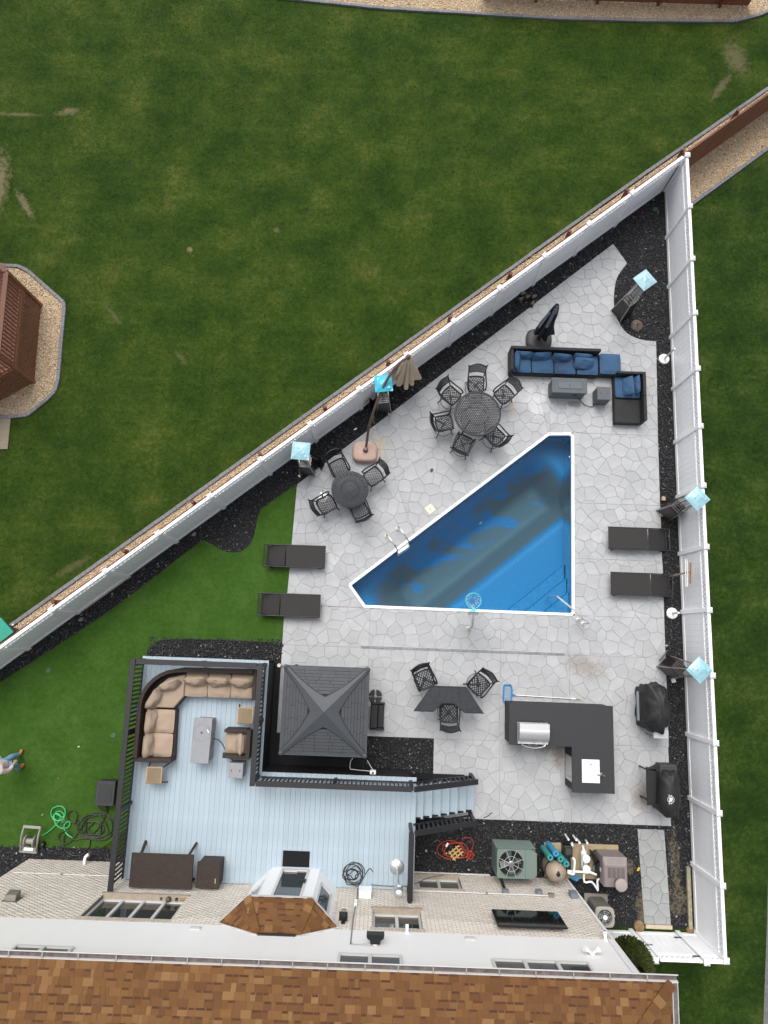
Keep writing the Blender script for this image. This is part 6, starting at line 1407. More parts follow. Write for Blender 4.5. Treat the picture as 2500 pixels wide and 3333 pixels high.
def poly_cushion(pl,z0,z1): 
    c = (sum(p[0] for p in pl)/len(pl),sum(p[1] for p in pl)/len(pl)); sc = lambda k: [(c[0]+(p[0]-c[0])*k,c[1]+(p[1]-c[1])*k) for p in pl]; return MB().loft([[(x,y,z) for x,y in sc(k)] for k,z in ((.93,z0),(1,z0+.04),(1,z1-.05),(.94,z1-.01),(.6,z1+.008),(.1,z1+.012))])
poly_cushion(pl_,.27,.42).build('seat_cushion', m_tan, cs, smooth=True)
for k,(x,y,a) in enumerate(((-5.86,-1.55,24),(-6.30,-1.97,62))):
    c = cushion(.60,.48,.20,seed=90+k,puff=.75,wr=.018).build('back_cushion', m_tan, cs, smooth=True); c.location = (*cl(x,y),.43); c.rotation_euler = (R(66),0,R(a))
# armchair
ch = T('armchair','brown wicker armchair with tan cushions facing the deck fire table','armchair',(-3.86,-3.11,DZ))
pbox('seat_base', m_bwk, ch, -.35,.36,-.29,.29,.05,.27,.012); pbox('back', m_bwk, ch, .27,.38,-.38,.38,.28,.62,.012)
for s in (-1,1): pbox('arm', m_bwk, ch, -.37,.262,s*.34-.045,s*.34+.045,.05,.55,.012)
c = cushion(.60,.57,.15,seed=95).build('seat_cushion', m_tan, ch, smooth=True); c.location = (-.06,0,.27); c = cushion(.58,.46,.19,seed=96,puff=.75,wr=.018).build('back_cushion', m_tan, ch, smooth=True); c.location = (.15,0,.43); c.rotation_euler = (R(68),0,R(-90))
# fire table + box
m_lgr = M('light_grey_stone', (158,160,164), .75, var=.06, vs=5, bump=.1, bs=40); t = T('fire_table','long pale grey fire table standing on the deck by the curved sofa','fire table',(-4.835,-3.05,DZ),-1)
pbox('body', m_lgr, t, -.22,.22,-.56,.56,0,.54,.008); pbox('top', m_lgr, t, -.255,.255,-.60,.60,.542,.585,.008); ring(MB(),.222,.232,.585,.589,40).xform(Matrix.Translation((-.005,.20,0))).build('burner_lid_seam', m_grybox, t); MB().lathe([(.03,.586),(.03,.594),(.015,.6)],14,(-.01,.21,0)).build('lid_knob', m_fir, t); MB().bar((.14,.30,.589),(.19,.22,.589),.02,.006).build('sticker', m_wht, t)
rk = None
for r_ in range(9):
    for k in range(3):
        o = MB().bx(.222,.236,0,.30,0,.05).build('stone_strip', m_lgr, t, bevel=.006) if rk is None else inst(rk,t); rk = rk or o; o.location = (random.uniform(-.004,.004),-.54+k*.36+(.1 if r_%2 else 0)*(k < 2),.02+r_*.057)
tankbox('tank_cover','light grey tank cover box beside the armchair on the deck',(-3.85,-3.82,DZ),0,m_lgr,.39,.50)
t = MB().tube(smoothpath([(-4.58,-3.02,DZ+.3),(-4.45,-3.1,DZ+.1),(-4.32,-3.28,DZ+.02),(-4.26,-3.45,DZ+.02),(-4.2,-3.52,DZ+.02),(-4.28,-3.56,DZ+.03),(-4.33,-3.46,DZ+.03),(-4.22,-3.44,DZ+.04),(-4.14,-3.56,DZ+.03),(-4.02,-3.62,DZ+.1)],5),.011,6).build('gas_hose', m_blkm, smooth=True); tag(t,'black gas hose looping from the deck fire table to its tank box','hose')
# woven side tables
m_wov = M('woven_top', (250,226,188), .8, var=.12, vs=28, bump=.4, bs=60); m_wed = M('woven_edge', (176,138,108), .8, var=.2, vs=20)
def side_table(loc_, lab, rz):
    t = T('side_table',lab,'side table',loc_,rz); s = .225; pbox('edge', m_wed, t, -s,s,-s,s,.41,.44,.012); m = MB()
    for a,b in segs2d(.40,.40,.058): m.bar((a[0],a[1]-.20,.444),(b[0],b[1]-.20,.444),.030,.010)
    pbox('top', m_wov, t, -.205,.205,-.205,.205,.437,.443,0); m.build('weave', m_wov, t, kind='stuff')
    for x in (-1,1):
        for y in (-1,1): MB().bar((x*.18,y*.18,.41),(x*.27,y*.25,0),.025).build('leg', m_blkm, t)
    return t
side_table((-3.70,-2.36,DZ),'woven tan side table between sofa end and armchair','0' and 0); side_table((-6.09,-4.03,DZ),'woven tan side table standing alone below the curved sofa',0)
# wicker dining table and box
t = T('dining_table','long dark brown wicker dining table against the house wall','table',(-5.58,-6.37,DZ)); pbox('top', m_bwk, t, -.81,.81,-.41,.41,.67,.71,.01); pbox('rim', m_bwk, t, -.825,-.79,-.425,.425,.66,.718,.006); pbox('rim', m_bwk, t, .79,.825,-.425,.425,.66,.718,.006); pbox('rim', m_bwk, t, -.789,.789,.39,.425,.66,.718,.006); pbox('rim', m_bwk, t, -.789,.789,-.425,-.39,.66,.718,.006); MB().cyl((0,0,.71),.025,.004,14).build('umbrella_hole', m_blkm, t)
for x in (-1,1):
    for y in (-1,1): MB().bar((x*.62,y*.30,.66),(x*.70,y*.52 if y > 0 else y*.40,0),.06).build('leg', m_bwk, t)
t = T('storage_box','dark wicker storage box beside the dining table on the deck','storage box',(-4.36,-6.46,DZ)); pbox('body', m_bwk, t, -.28,.28,-.30,.30,0,.56,.01); pbox('lid', m_bwk, t, -.31,.31,-.33,.33,.562,.61,.012); pbox('label_plate', M('cream_tag',(210,200,170),.6), t, .19,.21,-.2,-.08,.611,.614,0)
t = MB().bx(-.37,.37,-.205,.205,0,.012).build('door_mat', M('black_mat',(20,20,20),.95,bump=.5,bs=150), bevel=.003); t.location = (-2.11,-6.16,DZ+.001); tag(t,'black rectangular door mat in front of the glass door','door mat')
# coiled cable
r2 = random.Random(12); pts_ = []
for k in range(70): 
    a = k*.62; rr_ = .20+.11*math.sin(k*.37+1)+r2.uniform(-.03,.03); pts_.append((-.52+.04*math.sin(k*.21)+rr_*math.cos(a)*1.05,-6.48+rr_*math.sin(a)*.95,DZ+.015+.05*abs(math.sin(k*1.3))))
pts_ += [(-.1,-6.35,DZ+.02),(.02,-6.42,DZ+.02)]
t = MB().tube(smoothpath(pts_,5),.010,5).build('coiled_cable', m_blkm, smooth=True); tag(t,'tangled coil of black cable on the deck right of the door','cable')
t = MB().tube(smoothpath([(-.02,-6.74,DZ+.02),(.4,-6.76,DZ+.02),(.9,-6.75,DZ+.02),(1.12,-6.72,DZ-.05),(1.3,-6.8,.95),(1.6,-6.82,.5),(2.1,-6.83,.15)],5),.009,5).build('wall_cable', m_blkm, smooth=True); tag(t,'thin black cable running along the house wall and past the basement window','cable')
# steel mushroom heater
t = T('patio_heater','slim stainless patio heater with round foot by the deck end railing','patio heater',(.67,-6.27,DZ)); MB().lathe([(.20,0),(.20,.02),(.17,.05),(.05,.07),(.04,.1)],28).build('foot', m_sts, t, smooth=True); MB().lathe([(.03,.08),(.03,1.55)],12).build('pole', m_sts, t, smooth=True); MB().lathe([(.05,1.5),(.06,1.56),(.05,1.6)],12).build('valve', m_sts, t, smooth=True); MB().lathe([(.10,1.6),(.115,1.62),(.115,1.95),(.09,2.0),(.03,2.02)],18).build('burner', m_sts, t, smooth=True); pbox('warning_label', m_wht, t, -.03,.06,.11,.118,1.72,1.82,.001)
# ================================================================ machines in the gravel by the house
m_acg = M('sage_green_steel', (118,136,128), .5, var=.05, vs=5); m_wire = M('pale_wire', (206,210,206), .4, metal=.4); m_dark = M('dark_inside', (22,24,26), .8)
t = T('air_conditioner','large sage green air conditioner with round fan on top','air conditioner',(4.05,-6.21,.012)); X_,Y_,H_ = .56,.38,1.0
pbox('cabinet', m_acg, t, -X_,X_,-Y_,Y_,.04,H_-.19,.01)
tm = MB(); fx,fy,fr_ = -.16,-.0,.35; n = 32
sq = []
for k in range(n):
    a = 2*math.pi*k/n; c,s = math.cos(a),math.sin(a); L = min((X_ - (fx if c > 0 else -fx))/abs(c) if abs(c) > 1e-6 else 9, (Y_-(fy if s > 0 else -fy))/abs(s) if abs(s) > 1e-6 else 9); sq.append((fx+c*L,fy+s*L))
ci = [(fx+fr_*math.cos(2*math.pi*k/n),fy+fr_*math.sin(2*math.pi*k/n)) for k in range(n)]
tm.loft([[(x,y,H_-.188) for x,y in sq],[(x,y,H_) for x,y in sq],[(x,y,H_) for x,y in ci],[(x,y,H_-.16) for x,y in ci]],caps=False).build('top_panel', m_acg, t)
pbox('panel_seam', m_dark, t, .235,.24,-Y_,Y_,H_,H_+.002,0); MB().cyl((fx,fy,H_-.18),fr_-.005,.02,32).build('fan_well', m_dark, t)
for k in range(4):
    o = MB().add([(.06,-.05,0),(.29,-.14,.0),(.31,.05,.06),(.06,.05,.05)],[(0,1,2,3)]).build('fan_blade', M('fan_grey',(108,112,116),.5,metal=.4) if k == 0 else bpy.data.materials['fan_grey'], t); o.location = (fx,fy,H_-.13); o.rotation_euler = (0,0,R(90*k+20))
for k in range(8):
    a = R(45*k+22); MB().bar((fx+.08*math.cos(a),fy+.08*math.sin(a),H_+.012),(fx+(fr_+.02)*math.cos(a),fy+(fr_+.02)*math.sin(a),H_+.012),.012).build('guard_spoke', m_wire, t)
for r in (.2,): m = ring(MB(),r-.004,r+.004,H_+.004,H_+.011,24); m.xform(Matrix.Translation((fx,fy,0))).build('guard_ring', m_wire, t)
MB().lathe([(.085,H_),(.085,H_+.02),(.06,H_+.028)],18,(fx,fy,0)).build('motor_cap', m_leg, t, smooth=True)
for k in range(9): pbox('louvre', m_acg, t, -X_-.008,X_+.008,Y_-.0,Y_+.01,.12+k*.09,.165+k*.09,.003)
# refrigerant lines from the unit to the wall
t = T('refrigerant_pipes','dark insulated pipes from the green unit to the brick wall','pipes',(3.62,-6.62,.6))
for k in range(3): ptube('pipe', m_blkm, t, [(-.03+k*.035,0,.1),(.0+k*.03,-.12,.5),(.02+k*.03,-.2,.72)], .014, 6)
# small condenser
t = T('air_conditioner','small beige air conditioner with round fan at the house corner','air conditioner',(6.54,-7.55,.012)); m_acb = M('beige_grey_steel',(176,174,162),.5); m_acd = M('dark_grey_fins',(92,92,86),.6)
S2 = lambda r,z,n=32: [(math.copysign(abs(math.cos(2*math.pi*k/n))**.45,math.cos(2*math.pi*k/n))*r,math.copysign(abs(math.sin(2*math.pi*k/n))**.45,math.sin(2*math.pi*k/n))*r,z) for k in range(n)]
pbox('pad', M('concrete_pad',(150,146,134),.9,var=.12,vs=6), t, -.33,.35,-.30,.33,0,.05,.01)
for k in range(9): MB().loft([S2(.235,.06+k*.082),S2(.262,.075+k*.082),S2(.262,.115+k*.082),S2(.235,.135+k*.082)]).build('fin_band', m_acd, t)
m = MB(); n = 32; ci = [(.205*math.cos(2*math.pi*k/n),.205*math.sin(2*math.pi*k/n)) for k in range(n)]
m.loft([S2(.265,.795),S2(.268,.86),S2(.25,.875),[(x,y,.875) for x,y in ci],[(x,y,.76) for x,y in ci]],caps=False).build('top_cover', m_acb, t); MB().cyl((0,0,.795),.2,.008,28).build('fan_well', m_dark, t)
for k in range(4):
    o = MB().add([(.04,-.04,0),(.18,-.09,0),(.19,.03,.04),(.04,.04,.035)],[(0,1,2,3)]).build('fan_blade', bpy.data.materials['fan_grey'], t); o.location = (0,0,.825); o.rotation_euler = (0,0,R(90*k))
for k in range(8): a = R(45*k+10); MB().bar((.05*math.cos(a),.05*math.sin(a),.884),(.22*math.cos(a),.22*math.sin(a),.884),.008).build('guard_spoke', m_wire, t)
for r in (.11,.16): ring(MB(),r-.003,r+.003,.878,.883,24).build('guard_ring', m_wire, t)
MB().lathe([(.065,.875),(.065,.895),(.05,.9)],16).build('motor_cap', m_wht, t, smooth=True)
# pool equipment pad
m_pad = M('concrete_pad_tan', (176,158,126), .9, var=.14, vs=4, bump=.2); t = MB().bx(-1.08,1.10,-.47,.49,0,.07).build('equipment_pad', m_pad, bevel=.01); t.location = (6.13,-6.36,.012); tag(t,'tan concrete pad under the pool pump, filter and heater','concrete pad')
EPZ = .083
t = T('sand_filter','tall beige domed pool filter with dark clamp ring','pool filter',(5.20,-6.43,EPZ)); m_bgf = M('beige_fibreglass',(168,152,134),.5,var=.05); MB().lathe([(.22,0),(.27,.06),(.285,.3),(.285,.62)],28).build('tank', m_bgf, t, smooth=True); MB().lathe([(.30,.61),(.30,.67)],28).build('clamp_ring', m_blkm, t, smooth=True); MB().lathe([(.29,.67),(.288,.72),(.24,.86),(.12,.95),(.03,.97)],28).build('dome', m_bgf, t, smooth=True); MB().lathe([(.06,.955),(.055,.985),(.03,1.0)],16).build('top_knob', m_blkm, t, smooth=True); pbox('gauge', m_blkm, t, -.02,.02,.02,.09,.96,1.03,.006)
m_blkpl = M('black_pump_plastic',(26,26,28),.45); t = T('pool_pump','black pool pump with square strainer lid in the middle of the pad','pump',(5.66,-6.14,EPZ)); pbox('strainer', m_blkpl, t, -.13,.13,-.02,.30,0,.34,.04,2); pbox('strainer_lid', M('olive_lid',(66,72,62),.35), t, -.09,.09,.05,.24,.341,.37,.015); MB().tube([(0,-.03,.16),(0,-.42,.16)],.11,16).build('motor', m_blkpl, t, smooth=True)
m_pvc = M('white_pvc', (234,235,236), .35)
def pipe(lab, pts_, r=.03, name='pvc_pipe', mat=None): 
    t = MB().tube(smoothpath(pts_,3),r,8).build(name, mat or m_pvc, smooth=True); return tag(t,lab,'pipe')
zq = lambda px,py,z: at(1680+px/4.1475,2680+py/4.1475,z)
pipe('white pipe rising from the pump and turning into the filter',[zq(765,470,.55),zq(790,500,.6),zq(785,600,.6),zq(778,675,.6),zq(760,685,.6),zq(695,665,.55)],.032)
pipe('long white pipe from the filter across to the heater',[zq(690,640,.5),zq(800,650,.5),zq(1000,662,.5),zq(1075,690,.5),zq(1165,695,.45)],.032)
pipe('white return pipe looping from the chlorinator round to the heater',[zq(922,640,.4),zq(922,790,.4),zq(1020,790,.4),zq(1090,880,.4),zq(1105,900,.4),zq(1100,760,.45),zq(1165,755,.42)],.03)
pipe('short white stub pipe standing in the gravel, leftmost of the row',[zq(665,150,.05),zq(685,185,.35),zq(708,218,.62)],.03); pipe('short white stub pipe standing in the gravel, second from the left',[zq(770,165,.05),zq(795,200,.35),zq(815,225,.55)],.03); pipe('short white stub pipe standing in the gravel, third from the left',[zq(815,205,.05),zq(838,235,.35),zq(857,262,.6)],.03); pipe('short white stub pipe standing in the gravel, rightmost of the row',[zq(938,228,.05),zq(950,245,.3),zq(962,268,.55)],.032)
pipe('white suction elbow in front of the black pump',[zq(755,265,.2),zq(757,290,.32),zq(757,310,.3)],.035)
t = T('chlorinator','white in-line chlorinator with two round caps','chlorinator',(6.14,-6.22,EPZ)); MB().tube([(0,.22,.2),(0,-.25,.2)],.085,14).build('body', m_pvc, t, smooth=True)
for y in (.08,-.20): MB().lathe([(.09,.2),(.09,.42),(.11,.43),(.11,.48),(.04,.5)],20,(0,y,0)).build('cap', m_pvc, t, smooth=True)
MB().tube([(0,.22,.2),(-.02,.36,.2)],.035,10).build('inlet', m_pvc, t, smooth=True); ring(MB(),.07,.085,.42,.44,16).xform(Matrix.Translation((0,-.06,0))).build('strap', m_blkpl, t)
t = T('diverter_valve','black valve handle and drum right of the chlorinator','valve',(6.40,-6.17,EPZ)); MB().tube([(0,.12,.1),(.03,0,.3),(.06,-.08,.42)],[.05,.06,.09],14).build('body', m_blkpl, t, smooth=True)
for a in (45,135,225,315): MB().bar((0,.12,.2),(.13*math.cos(R(a)),.12+.13*math.sin(R(a)),.2),.05,.03).build('handle_arm', m_blkpl, t, bevel=.008)
t = T('pool_heater','grey-taupe pool heater with vented lid and round flue cap','pool heater',(6.86,-6.35,EPZ)); m_tau = M('taupe_steel',(146,136,134),.5,var=.05); m_tau2 = M('taupe_grille',(112,102,100),.6)
pbox('cabinet', m_tau, t, -.33,.35,-.42,.36,0,.72,.015); m = MB(); m.loft([[(-.34,-.43,.722),(.36,-.43,.722),(.36,.37,.722),(-.34,.37,.722)],[(-.30,-.41,.80),(.32,-.41,.80),(.32,.16,.80),(-.30,.16,.80)]]); m.build('lid', m_tau, t, bevel=.01)
for k in range(5): pbox('lid_grille', m_tau2, t, -.2,.22,.19+k*.03,.205+k*.03,.745-.011*k,.785-.011*k,0)
for k in range(4): pbox('lid_panel', m_tau2, t, -.22+k*.125,-.115+k*.125,-.17,.11,.801,.806,.002)
MB().lathe([(.085,.80),(.085,1.08)],18,(.05,-.25,0)).build('flue', m_tau2, t, smooth=True); MB().lathe([(.17,1.08),(.175,1.10),(.165,1.13),(.05,1.15)],24,(.05,-.25,0)).build('flue_cap', M('pale_taupe',(176,164,160),.5), t, smooth=True); pbox('connection_header', m_blkpl, t, -.42,-.331,-.28,.1,.25,.45,.01); pbox('rating_label', m_wht, t, -.335,-.331,-.1,.0,.4,.55,0)
m_teal = [M('teal_foam',(56,150,150),.8,var=.06,vs=10),M('blue_foam',(60,150,196),.8,var=.06,vs=10)]; rl0 = None
for k,(px,py,c,lab) in enumerate(((465,465,0,'upright teal foam roll, leftmost of the four by the filter'),(540,410,1,'upright bluer foam roll, highest of the four by the filter'),(605,487,0,'upright teal foam roll, third from the left by the filter'),(683,552,0,'upright teal foam roll touching the black pump'))):
    p = zq(px,py,1.0); t = T('foam_roll',lab,'foam roll',(p.x,p.y,EPZ),group='foam rolls by the filter'); h = .9; n = 18
    MB().loft([[(r*math.cos(2*math.pi*q/n),r*math.sin(2*math.pi*q/n),z) for q in range(n)] for r,z in ((.032,.0),(.085,0),(.085,h),(.032,h))],closed=True).build('roll', m_teal[c], t, smooth=True); MB().cyl((0,0,h-.12),.031,.005,12).build('core', m_wht if c else m_dark, t)
def bag(lab,px,py,c,z=.1): 
    r2 = random.Random(px); o = MB().lathe([(.03,0),(.12,.03),(.13,.1),(.06,.2),(.02,.22)],9,(0,0,0),1.0,.6); o.v = [(x+r2.uniform(-.03,.03),y+r2.uniform(-.03,.03),max(.0,zz+r2.uniform(-.02,.02))) for x,y,zz in o.v]; o = o.build('plastic_bag',M('bag_film',c,.3,var=.2,vs=15)); p = zq(px,py,z); o.location = (p.x,p.y,EPZ); return tag(o,lab,'bag')
bag('crumpled blue and white plastic bag lying under the white pipes',795,725,(90,160,210)); bag('crumpled pale plastic bag beside the heater',1085,600,(170,190,200))
# orange cord heap
r2 = random.Random(3); pts_ = []
for k in range(60): a = k*.55; rd = .16+.13*math.sin(k*.29)+r2.uniform(-.03,.04); pts_.append((2.40+.10*math.sin(k*.17)+rd*1.35*math.cos(a),-6.20+rd*.9*math.sin(a)+.05*math.sin(k*.11),.05+.05*r2.random()))
for k in range(14): a = k*.8; pts_.append((2.86+.09*math.cos(a),-6.30+.11*math.sin(a),.05+.01*k/3))
pts_ += [(2.95,-6.0,.04),(2.85,-5.83,.04),(2.62,-5.85,.04)]
t = MB().tube(smoothpath(pts_,4),.011,5).build('extension_cord', M('orange_cord',(205,72,40),.6), smooth=True); tag(t,'tangled orange extension cord on the black gravel','cord')
t = T('cord_winder','pale yellow cross-shaped cord winder in the orange cord','cord winder',(2.43,-6.22,.13),38); m_yel = M('straw_plastic',(222,196,132),.6)
for s in (-.10,.0,.10): pbox('bar', m_yel, t, -.2,.2,s-.018,s+.018,0,.03,.006)
for s in (-.14,-.02,.10): pbox('cross_bar', m_yel, t, s-.016,s+.016,-.16,.16,.031,.055,.006)
small('tag_card','small white card tied to the orange cord','card',1455,2750,MB().bx(-.03,.03,-.06,.06,0,.006),m_wht,.17,-30)
t = MB().tube(smoothpath([at(1575,2662,PZ+.01),at(1590,2655,PZ+.02),at(1596,2648,PZ+.01),at(1603,2646,PZ+.015)],4),.010,6).build('cable_end', m_blkm, smooth=True); tag(t,'short black cable end lying on the patio edge below the stairs','cable')
# ================================================================ left yard: hose reel, hoses, mat box, person, slide, neighbour's wooden deck
m_gpl = M('grey_taupe_plastic',(168,164,156),.6,var=.06); hr_ = T('hose_reel','grey plastic hose reel cart lying at the turf edge','hose reel',at(112,2725,.02),-2)
for s in (-1,1):
    MB().tube(smoothpath([(s*.24+.06,.38,.36),(s*.24+.02,.15,.34),(s*.24-.02,-.1,.24),(s*.22-.10,-.36,.06)],4),[.028]*13,8).build('side_frame', m_gpl, hr_, smooth=True)
    MB().lathe([(.16,-.015),(.17,0),(.16,.015)],24).xform(Matrix.Translation((s*.13,-.05,.22)) @ Matrix.Rotation(R(90),4,'Y')).build('reel_disc', m_gpl, hr_, smooth=True)
MB().bar((-.20,.38,.37),(.32,.38,.37),.075,.05).build('handle', m_gpl, hr_, bevel=.012); MB().tube([(-.13,-.05,.22),(.13,-.05,.22)],.075,14).build('drum', m_gpl, hr_, smooth=True); pbox('base_tray', m_gpl, hr_, -.36,.16,-.44,-.26,0,.05,.015); pbox('hose_guide', m_wht, hr_, -.22,.06,-.36,-.27,.051,.10,.01)
for s in (-1,1): MB().lathe([(.09,-.03),(.10,0),(.09,.03)],18).xform(Matrix.Translation((s*.10+.24,-.16,.10)) @ Matrix.Rotation(R(90),4,'Y')).build('wheel', m_blkm, hr_, smooth=True)
zh = lambda x,y: at(x/3.95,2380+y/3.95,.045)
gp = [(545,1340),(640,1280),(730,1190),(775,1120),(770,1070),(720,1060),(685,1090),(690,1135),(740,1148),(800,1125),(822,1075),(800,1035),(760,1030),(715,1060),(700,1110),(705,1160),(745,1215),(800,1248),(870,1240),(905,1195),(890,1162),(850,1175),(828,1225),(840,1290),(880,1335),(940,1368)]
gp = gp[:9]+[(690,1130),(660,1070),(680,995),(760,962),(830,990),(845,1060),(810,1130),(750,1148),(705,1120),(700,1075),(735,1035),(780,1028),(818,1065),(815,1105)]+gp[13:]
t = MB().tube(smoothpath([zh(*q)+Vector((0,0,.012*(k%3))) for k,q in enumerate(gp)],4),.017,6).build('garden_hose', M('green_hose',(66,196,120),.45), smooth=True); tag(t,'bright green garden hose in loose loops beside the hose reel','hose')
r2 = random.Random(21); bp = [(1345,930),(1370,1010),(1310,1010),(1260,950),(1300,895),(1345,930),(1385,1000),(1340,1120),(1270,1240),(1200,1320)]
for k in range(46):
    a = k*.7+1; rd = 150+60*math.sin(k*.33)+r2.uniform(-25,25); bp.append((1225+40*math.sin(k*.2)+rd*math.cos(a),1240+rd*.85*math.sin(a)))
bp += [(1080,1380),(960,1390),(880,1290),(800,1300),(755,1360),(780,1430),(860,1445),(960,1370),(1030,1260),(1080,1200),(1020,1130),(960,1180),(890,1150),(880,1060),(950,1010),(1000,1080),(970,1180),(1020,1250)]
t = MB().tube(smoothpath([zh(*q)+Vector((0,0,.02*((k*7)%4)/3)) for k,q in enumerate(bp)],4),.016,6).build('garden_hose', M('black_hose',(42,43,42),.5), smooth=True); tag(t,'tangled heap of black hose on the turf beside the deck railing','hose')
bp = [(840,1330),(820,1420),(840,1530),(920,1590),(1010,1600),(1100,1560),(1150,1480),(1165,1400)]
t = MB().tube(smoothpath([zh(*q) for q in bp],4),.016,6).build('garden_hose', bpy.data.materials['black_hose'], smooth=True); tag(t,'single loop of black hose reaching onto the gravel below the heap','hose')
p = at(352,2575,.2); t = T('storage_bin','dark grey plastic deck bin half hidden under the railing','storage bin',(p.x,p.y-.02,.03)); pbox('body', M('dark_grey_plastic',(50,52,55),.6), t, -.26,.26,-.33,.33,0,.34,.02); pbox('lid', M('dark_grey_lid_plastic',(56,58,61),.6), t, -.28,.28,-.35,.35,.342,.40,.02); pbox('lid_panel', M('dark_grey_lid_plastic2',(48,50,53),.6), t, -.2,.2,-.26,.26,.401,.408,.004)
t = MB().loft([[(-.26,-.2,0),(.26,-.2,0),(.26,.2,0),(-.26,.2,0)],[(-.2,-.15,.4),(.2,-.15,.4),(.2,.15,.4),(-.2,.15,.4)]]).build('green_box', M('dark_green_plastic',(24,72,58),.6), bevel=.02); p = at(430,2310,.2); t.location = (-7.15,p.y,.02); tag(t,'dark green plastic utility box beside the deck, seen between the balusters','box')
# crumbs on the turf
for k,(px,py,lab,c) in enumerate(((256,2430,'tiny white scrap on the turf below the person','paper',) if False else (256,2430,'tiny white scrap on the turf right of the person',(235,235,225)),(138,2652,'tiny pale scrap on the turf above the hose reel',(170,165,160)),(190,2533,'small orange leaf on the open turf',(160,96,60)),(943,1640,'small reddish leaf on the turf tip near the small table',(130,80,50)))): small('scrap',lab,'scrap',px,py,MB().prism([(-.035,-.01),(.0,-.02),(.04,.0),(.01,.02)],0,.012),M('scrap_col',c,.8),.04,k*30,0)
# person at the left frame edge
def skin(name, pts_, edges, radii, mat, parent=None, root=0, sub=2):
    me = bpy.data.meshes.new(name); me.from_pydata(pts_, edges, []); o = bpy.data.objects.new(name, me); col.objects.link(o); o.parent = parent
    bm = bmesh.new(); bm.from_mesh(me); lay_ = bm.verts.layers.skin.verify(); bm.verts.ensure_lookup_table()
    for v,r in zip(bm.verts,radii): v[lay_].radius = (r,r) if not hasattr(r,'__len__') else r; v[lay_].use_root = False
    bm.verts[root][lay_].use_root = True; bm.to_mesh(me); bm.free(); me.materials.append(mat)
    a = o.modifiers.new('skin','SKIN'); a.use_smooth_shade = True; b = o.modifiers.new('sub','SUBSURF'); b.levels = sub; b.render_levels = sub
    return o
pb = at(70,2472,.0)
m_skin = M('skin',(206,160,136),.6); m_jk = M('pale_pink_jacket',(214,198,196),.9,var=.1,vs=8,bump=.3,bs=18); m_jn = M('light_blue_jeans',(128,168,204),.9,var=.12,vs=10,bump=.2,bs=60); m_sh = M('tan_boot',(186,122,62),.7,var=.1); m_hair = M('dark_hair',(52,38,30),.6)
F_ = Vector((.40,.92,0)).normalized(); Sd = Vector((F_.y,-F_.x,0))   # facing, right side
def bpt(f,s,z): v = F_*f+Sd*s; return (v.x,v.y,z)
sk = [bpt(0,0,.96),bpt(.0,0,1.15),bpt(.02,0,1.38),bpt(.03,0,1.50),bpt(.06,0,1.57),bpt(.08,0,1.70), bpt(.0,.19,1.40),bpt(.02,.27,1.15),bpt(.16,.24,.98),bpt(.22,.22,.95), bpt(.0,-.19,1.40),bpt(-.06,-.27,1.14),bpt(.05,-.29,.92),bpt(.08,-.29,.86), bpt(.0,.10,.92),bpt(-.02,.11,.50),bpt(-.22,.10,.12), bpt(.0,-.10,.92),bpt(.14,-.10,.50),bpt(.12,-.09,.10)]
ed_ = [(0,1),(1,2),(2,3),(3,4),(4,5),(2,6),(6,7),(7,8),(8,9),(2,10),(10,11),(11,12),(12,13),(0,14),(14,15),(15,16),(0,17),(17,18),(18,19)]
rd = [.13,.12,.13,.055,.09,.095,.055,.042,.03,.035,.055,.042,.03,.035,.085,.055,.04,.085,.055,.04]
per = skin('person', sk, ed_, rd, m_skin); per.location = (pb.x,pb.y,.02); tag(per,'person in pale pink jacket, light blue jeans and tan boots walking on the turf','person')
skin('jacket',[bpt(0,0,.88),bpt(0,0,1.05),bpt(.0,0,1.22),bpt(.02,0,1.42),bpt(0,.19,1.41),bpt(.02,.28,1.15),bpt(.14,.25,1.0),bpt(0,-.19,1.41),bpt(-.06,-.28,1.14),bpt(.04,-.30,.95)],[(0,1),(1,2),(2,3),(3,4),(4,5),(5,6),(3,7),(7,8),(8,9)],[(.19,.2),(.18,.19),(.165,.18),(.12,.13),.085,.068,.05,.085,.068,.05],m_jk,per)
skin('trousers',[bpt(0,0,.95),bpt(0,.10,.88),bpt(-.02,.11,.50),bpt(-.21,.10,.12),bpt(0,-.10,.88),bpt(.14,-.10,.50),bpt(.12,-.09,.10)],[(0,1),(1,2),(2,3),(0,4),(4,5),(5,6)],[.145,.105,.085,.082,.105,.085,.082],m_jn,per)
skin('shoe',[bpt(-.25,.10,.06),bpt(-.13,.13,.05),bpt(-.04,.16,.04)],[(0,1),(1,2)],[.048,.052,.042],m_sh,per,1); skin('shoe',[bpt(.08,-.09,.055),bpt(.20,-.10,.05),bpt(.29,-.11,.04)],[(0,1),(1,2)],[.048,.052,.042],m_sh,per,1)
skin('hair',[bpt(.05,0,1.68),bpt(.06,0,1.77),bpt(-.0,0,1.62)],[(0,1),(0,2)],[.105,.09,.08],m_hair,per)
for s,bp_ in ((1,bpt(.22,.22,.95)),(-1,bpt(.08,-.29,.86))):
    b = Vector(bp_)
    for k in range(5):
        d = F_*.6+Vector((0,0,-.8)); o_ = Sd*(.018*(k-2)); l = (.05,.075,.08,.075,.06)[k]
        MB().tube([b+o_,b+o_+d*l*.55,b+o_+d*l*.9+Vector((0,0,-.02))],[.010,.009,.007],6).build('finger', m_skin, per, smooth=True)
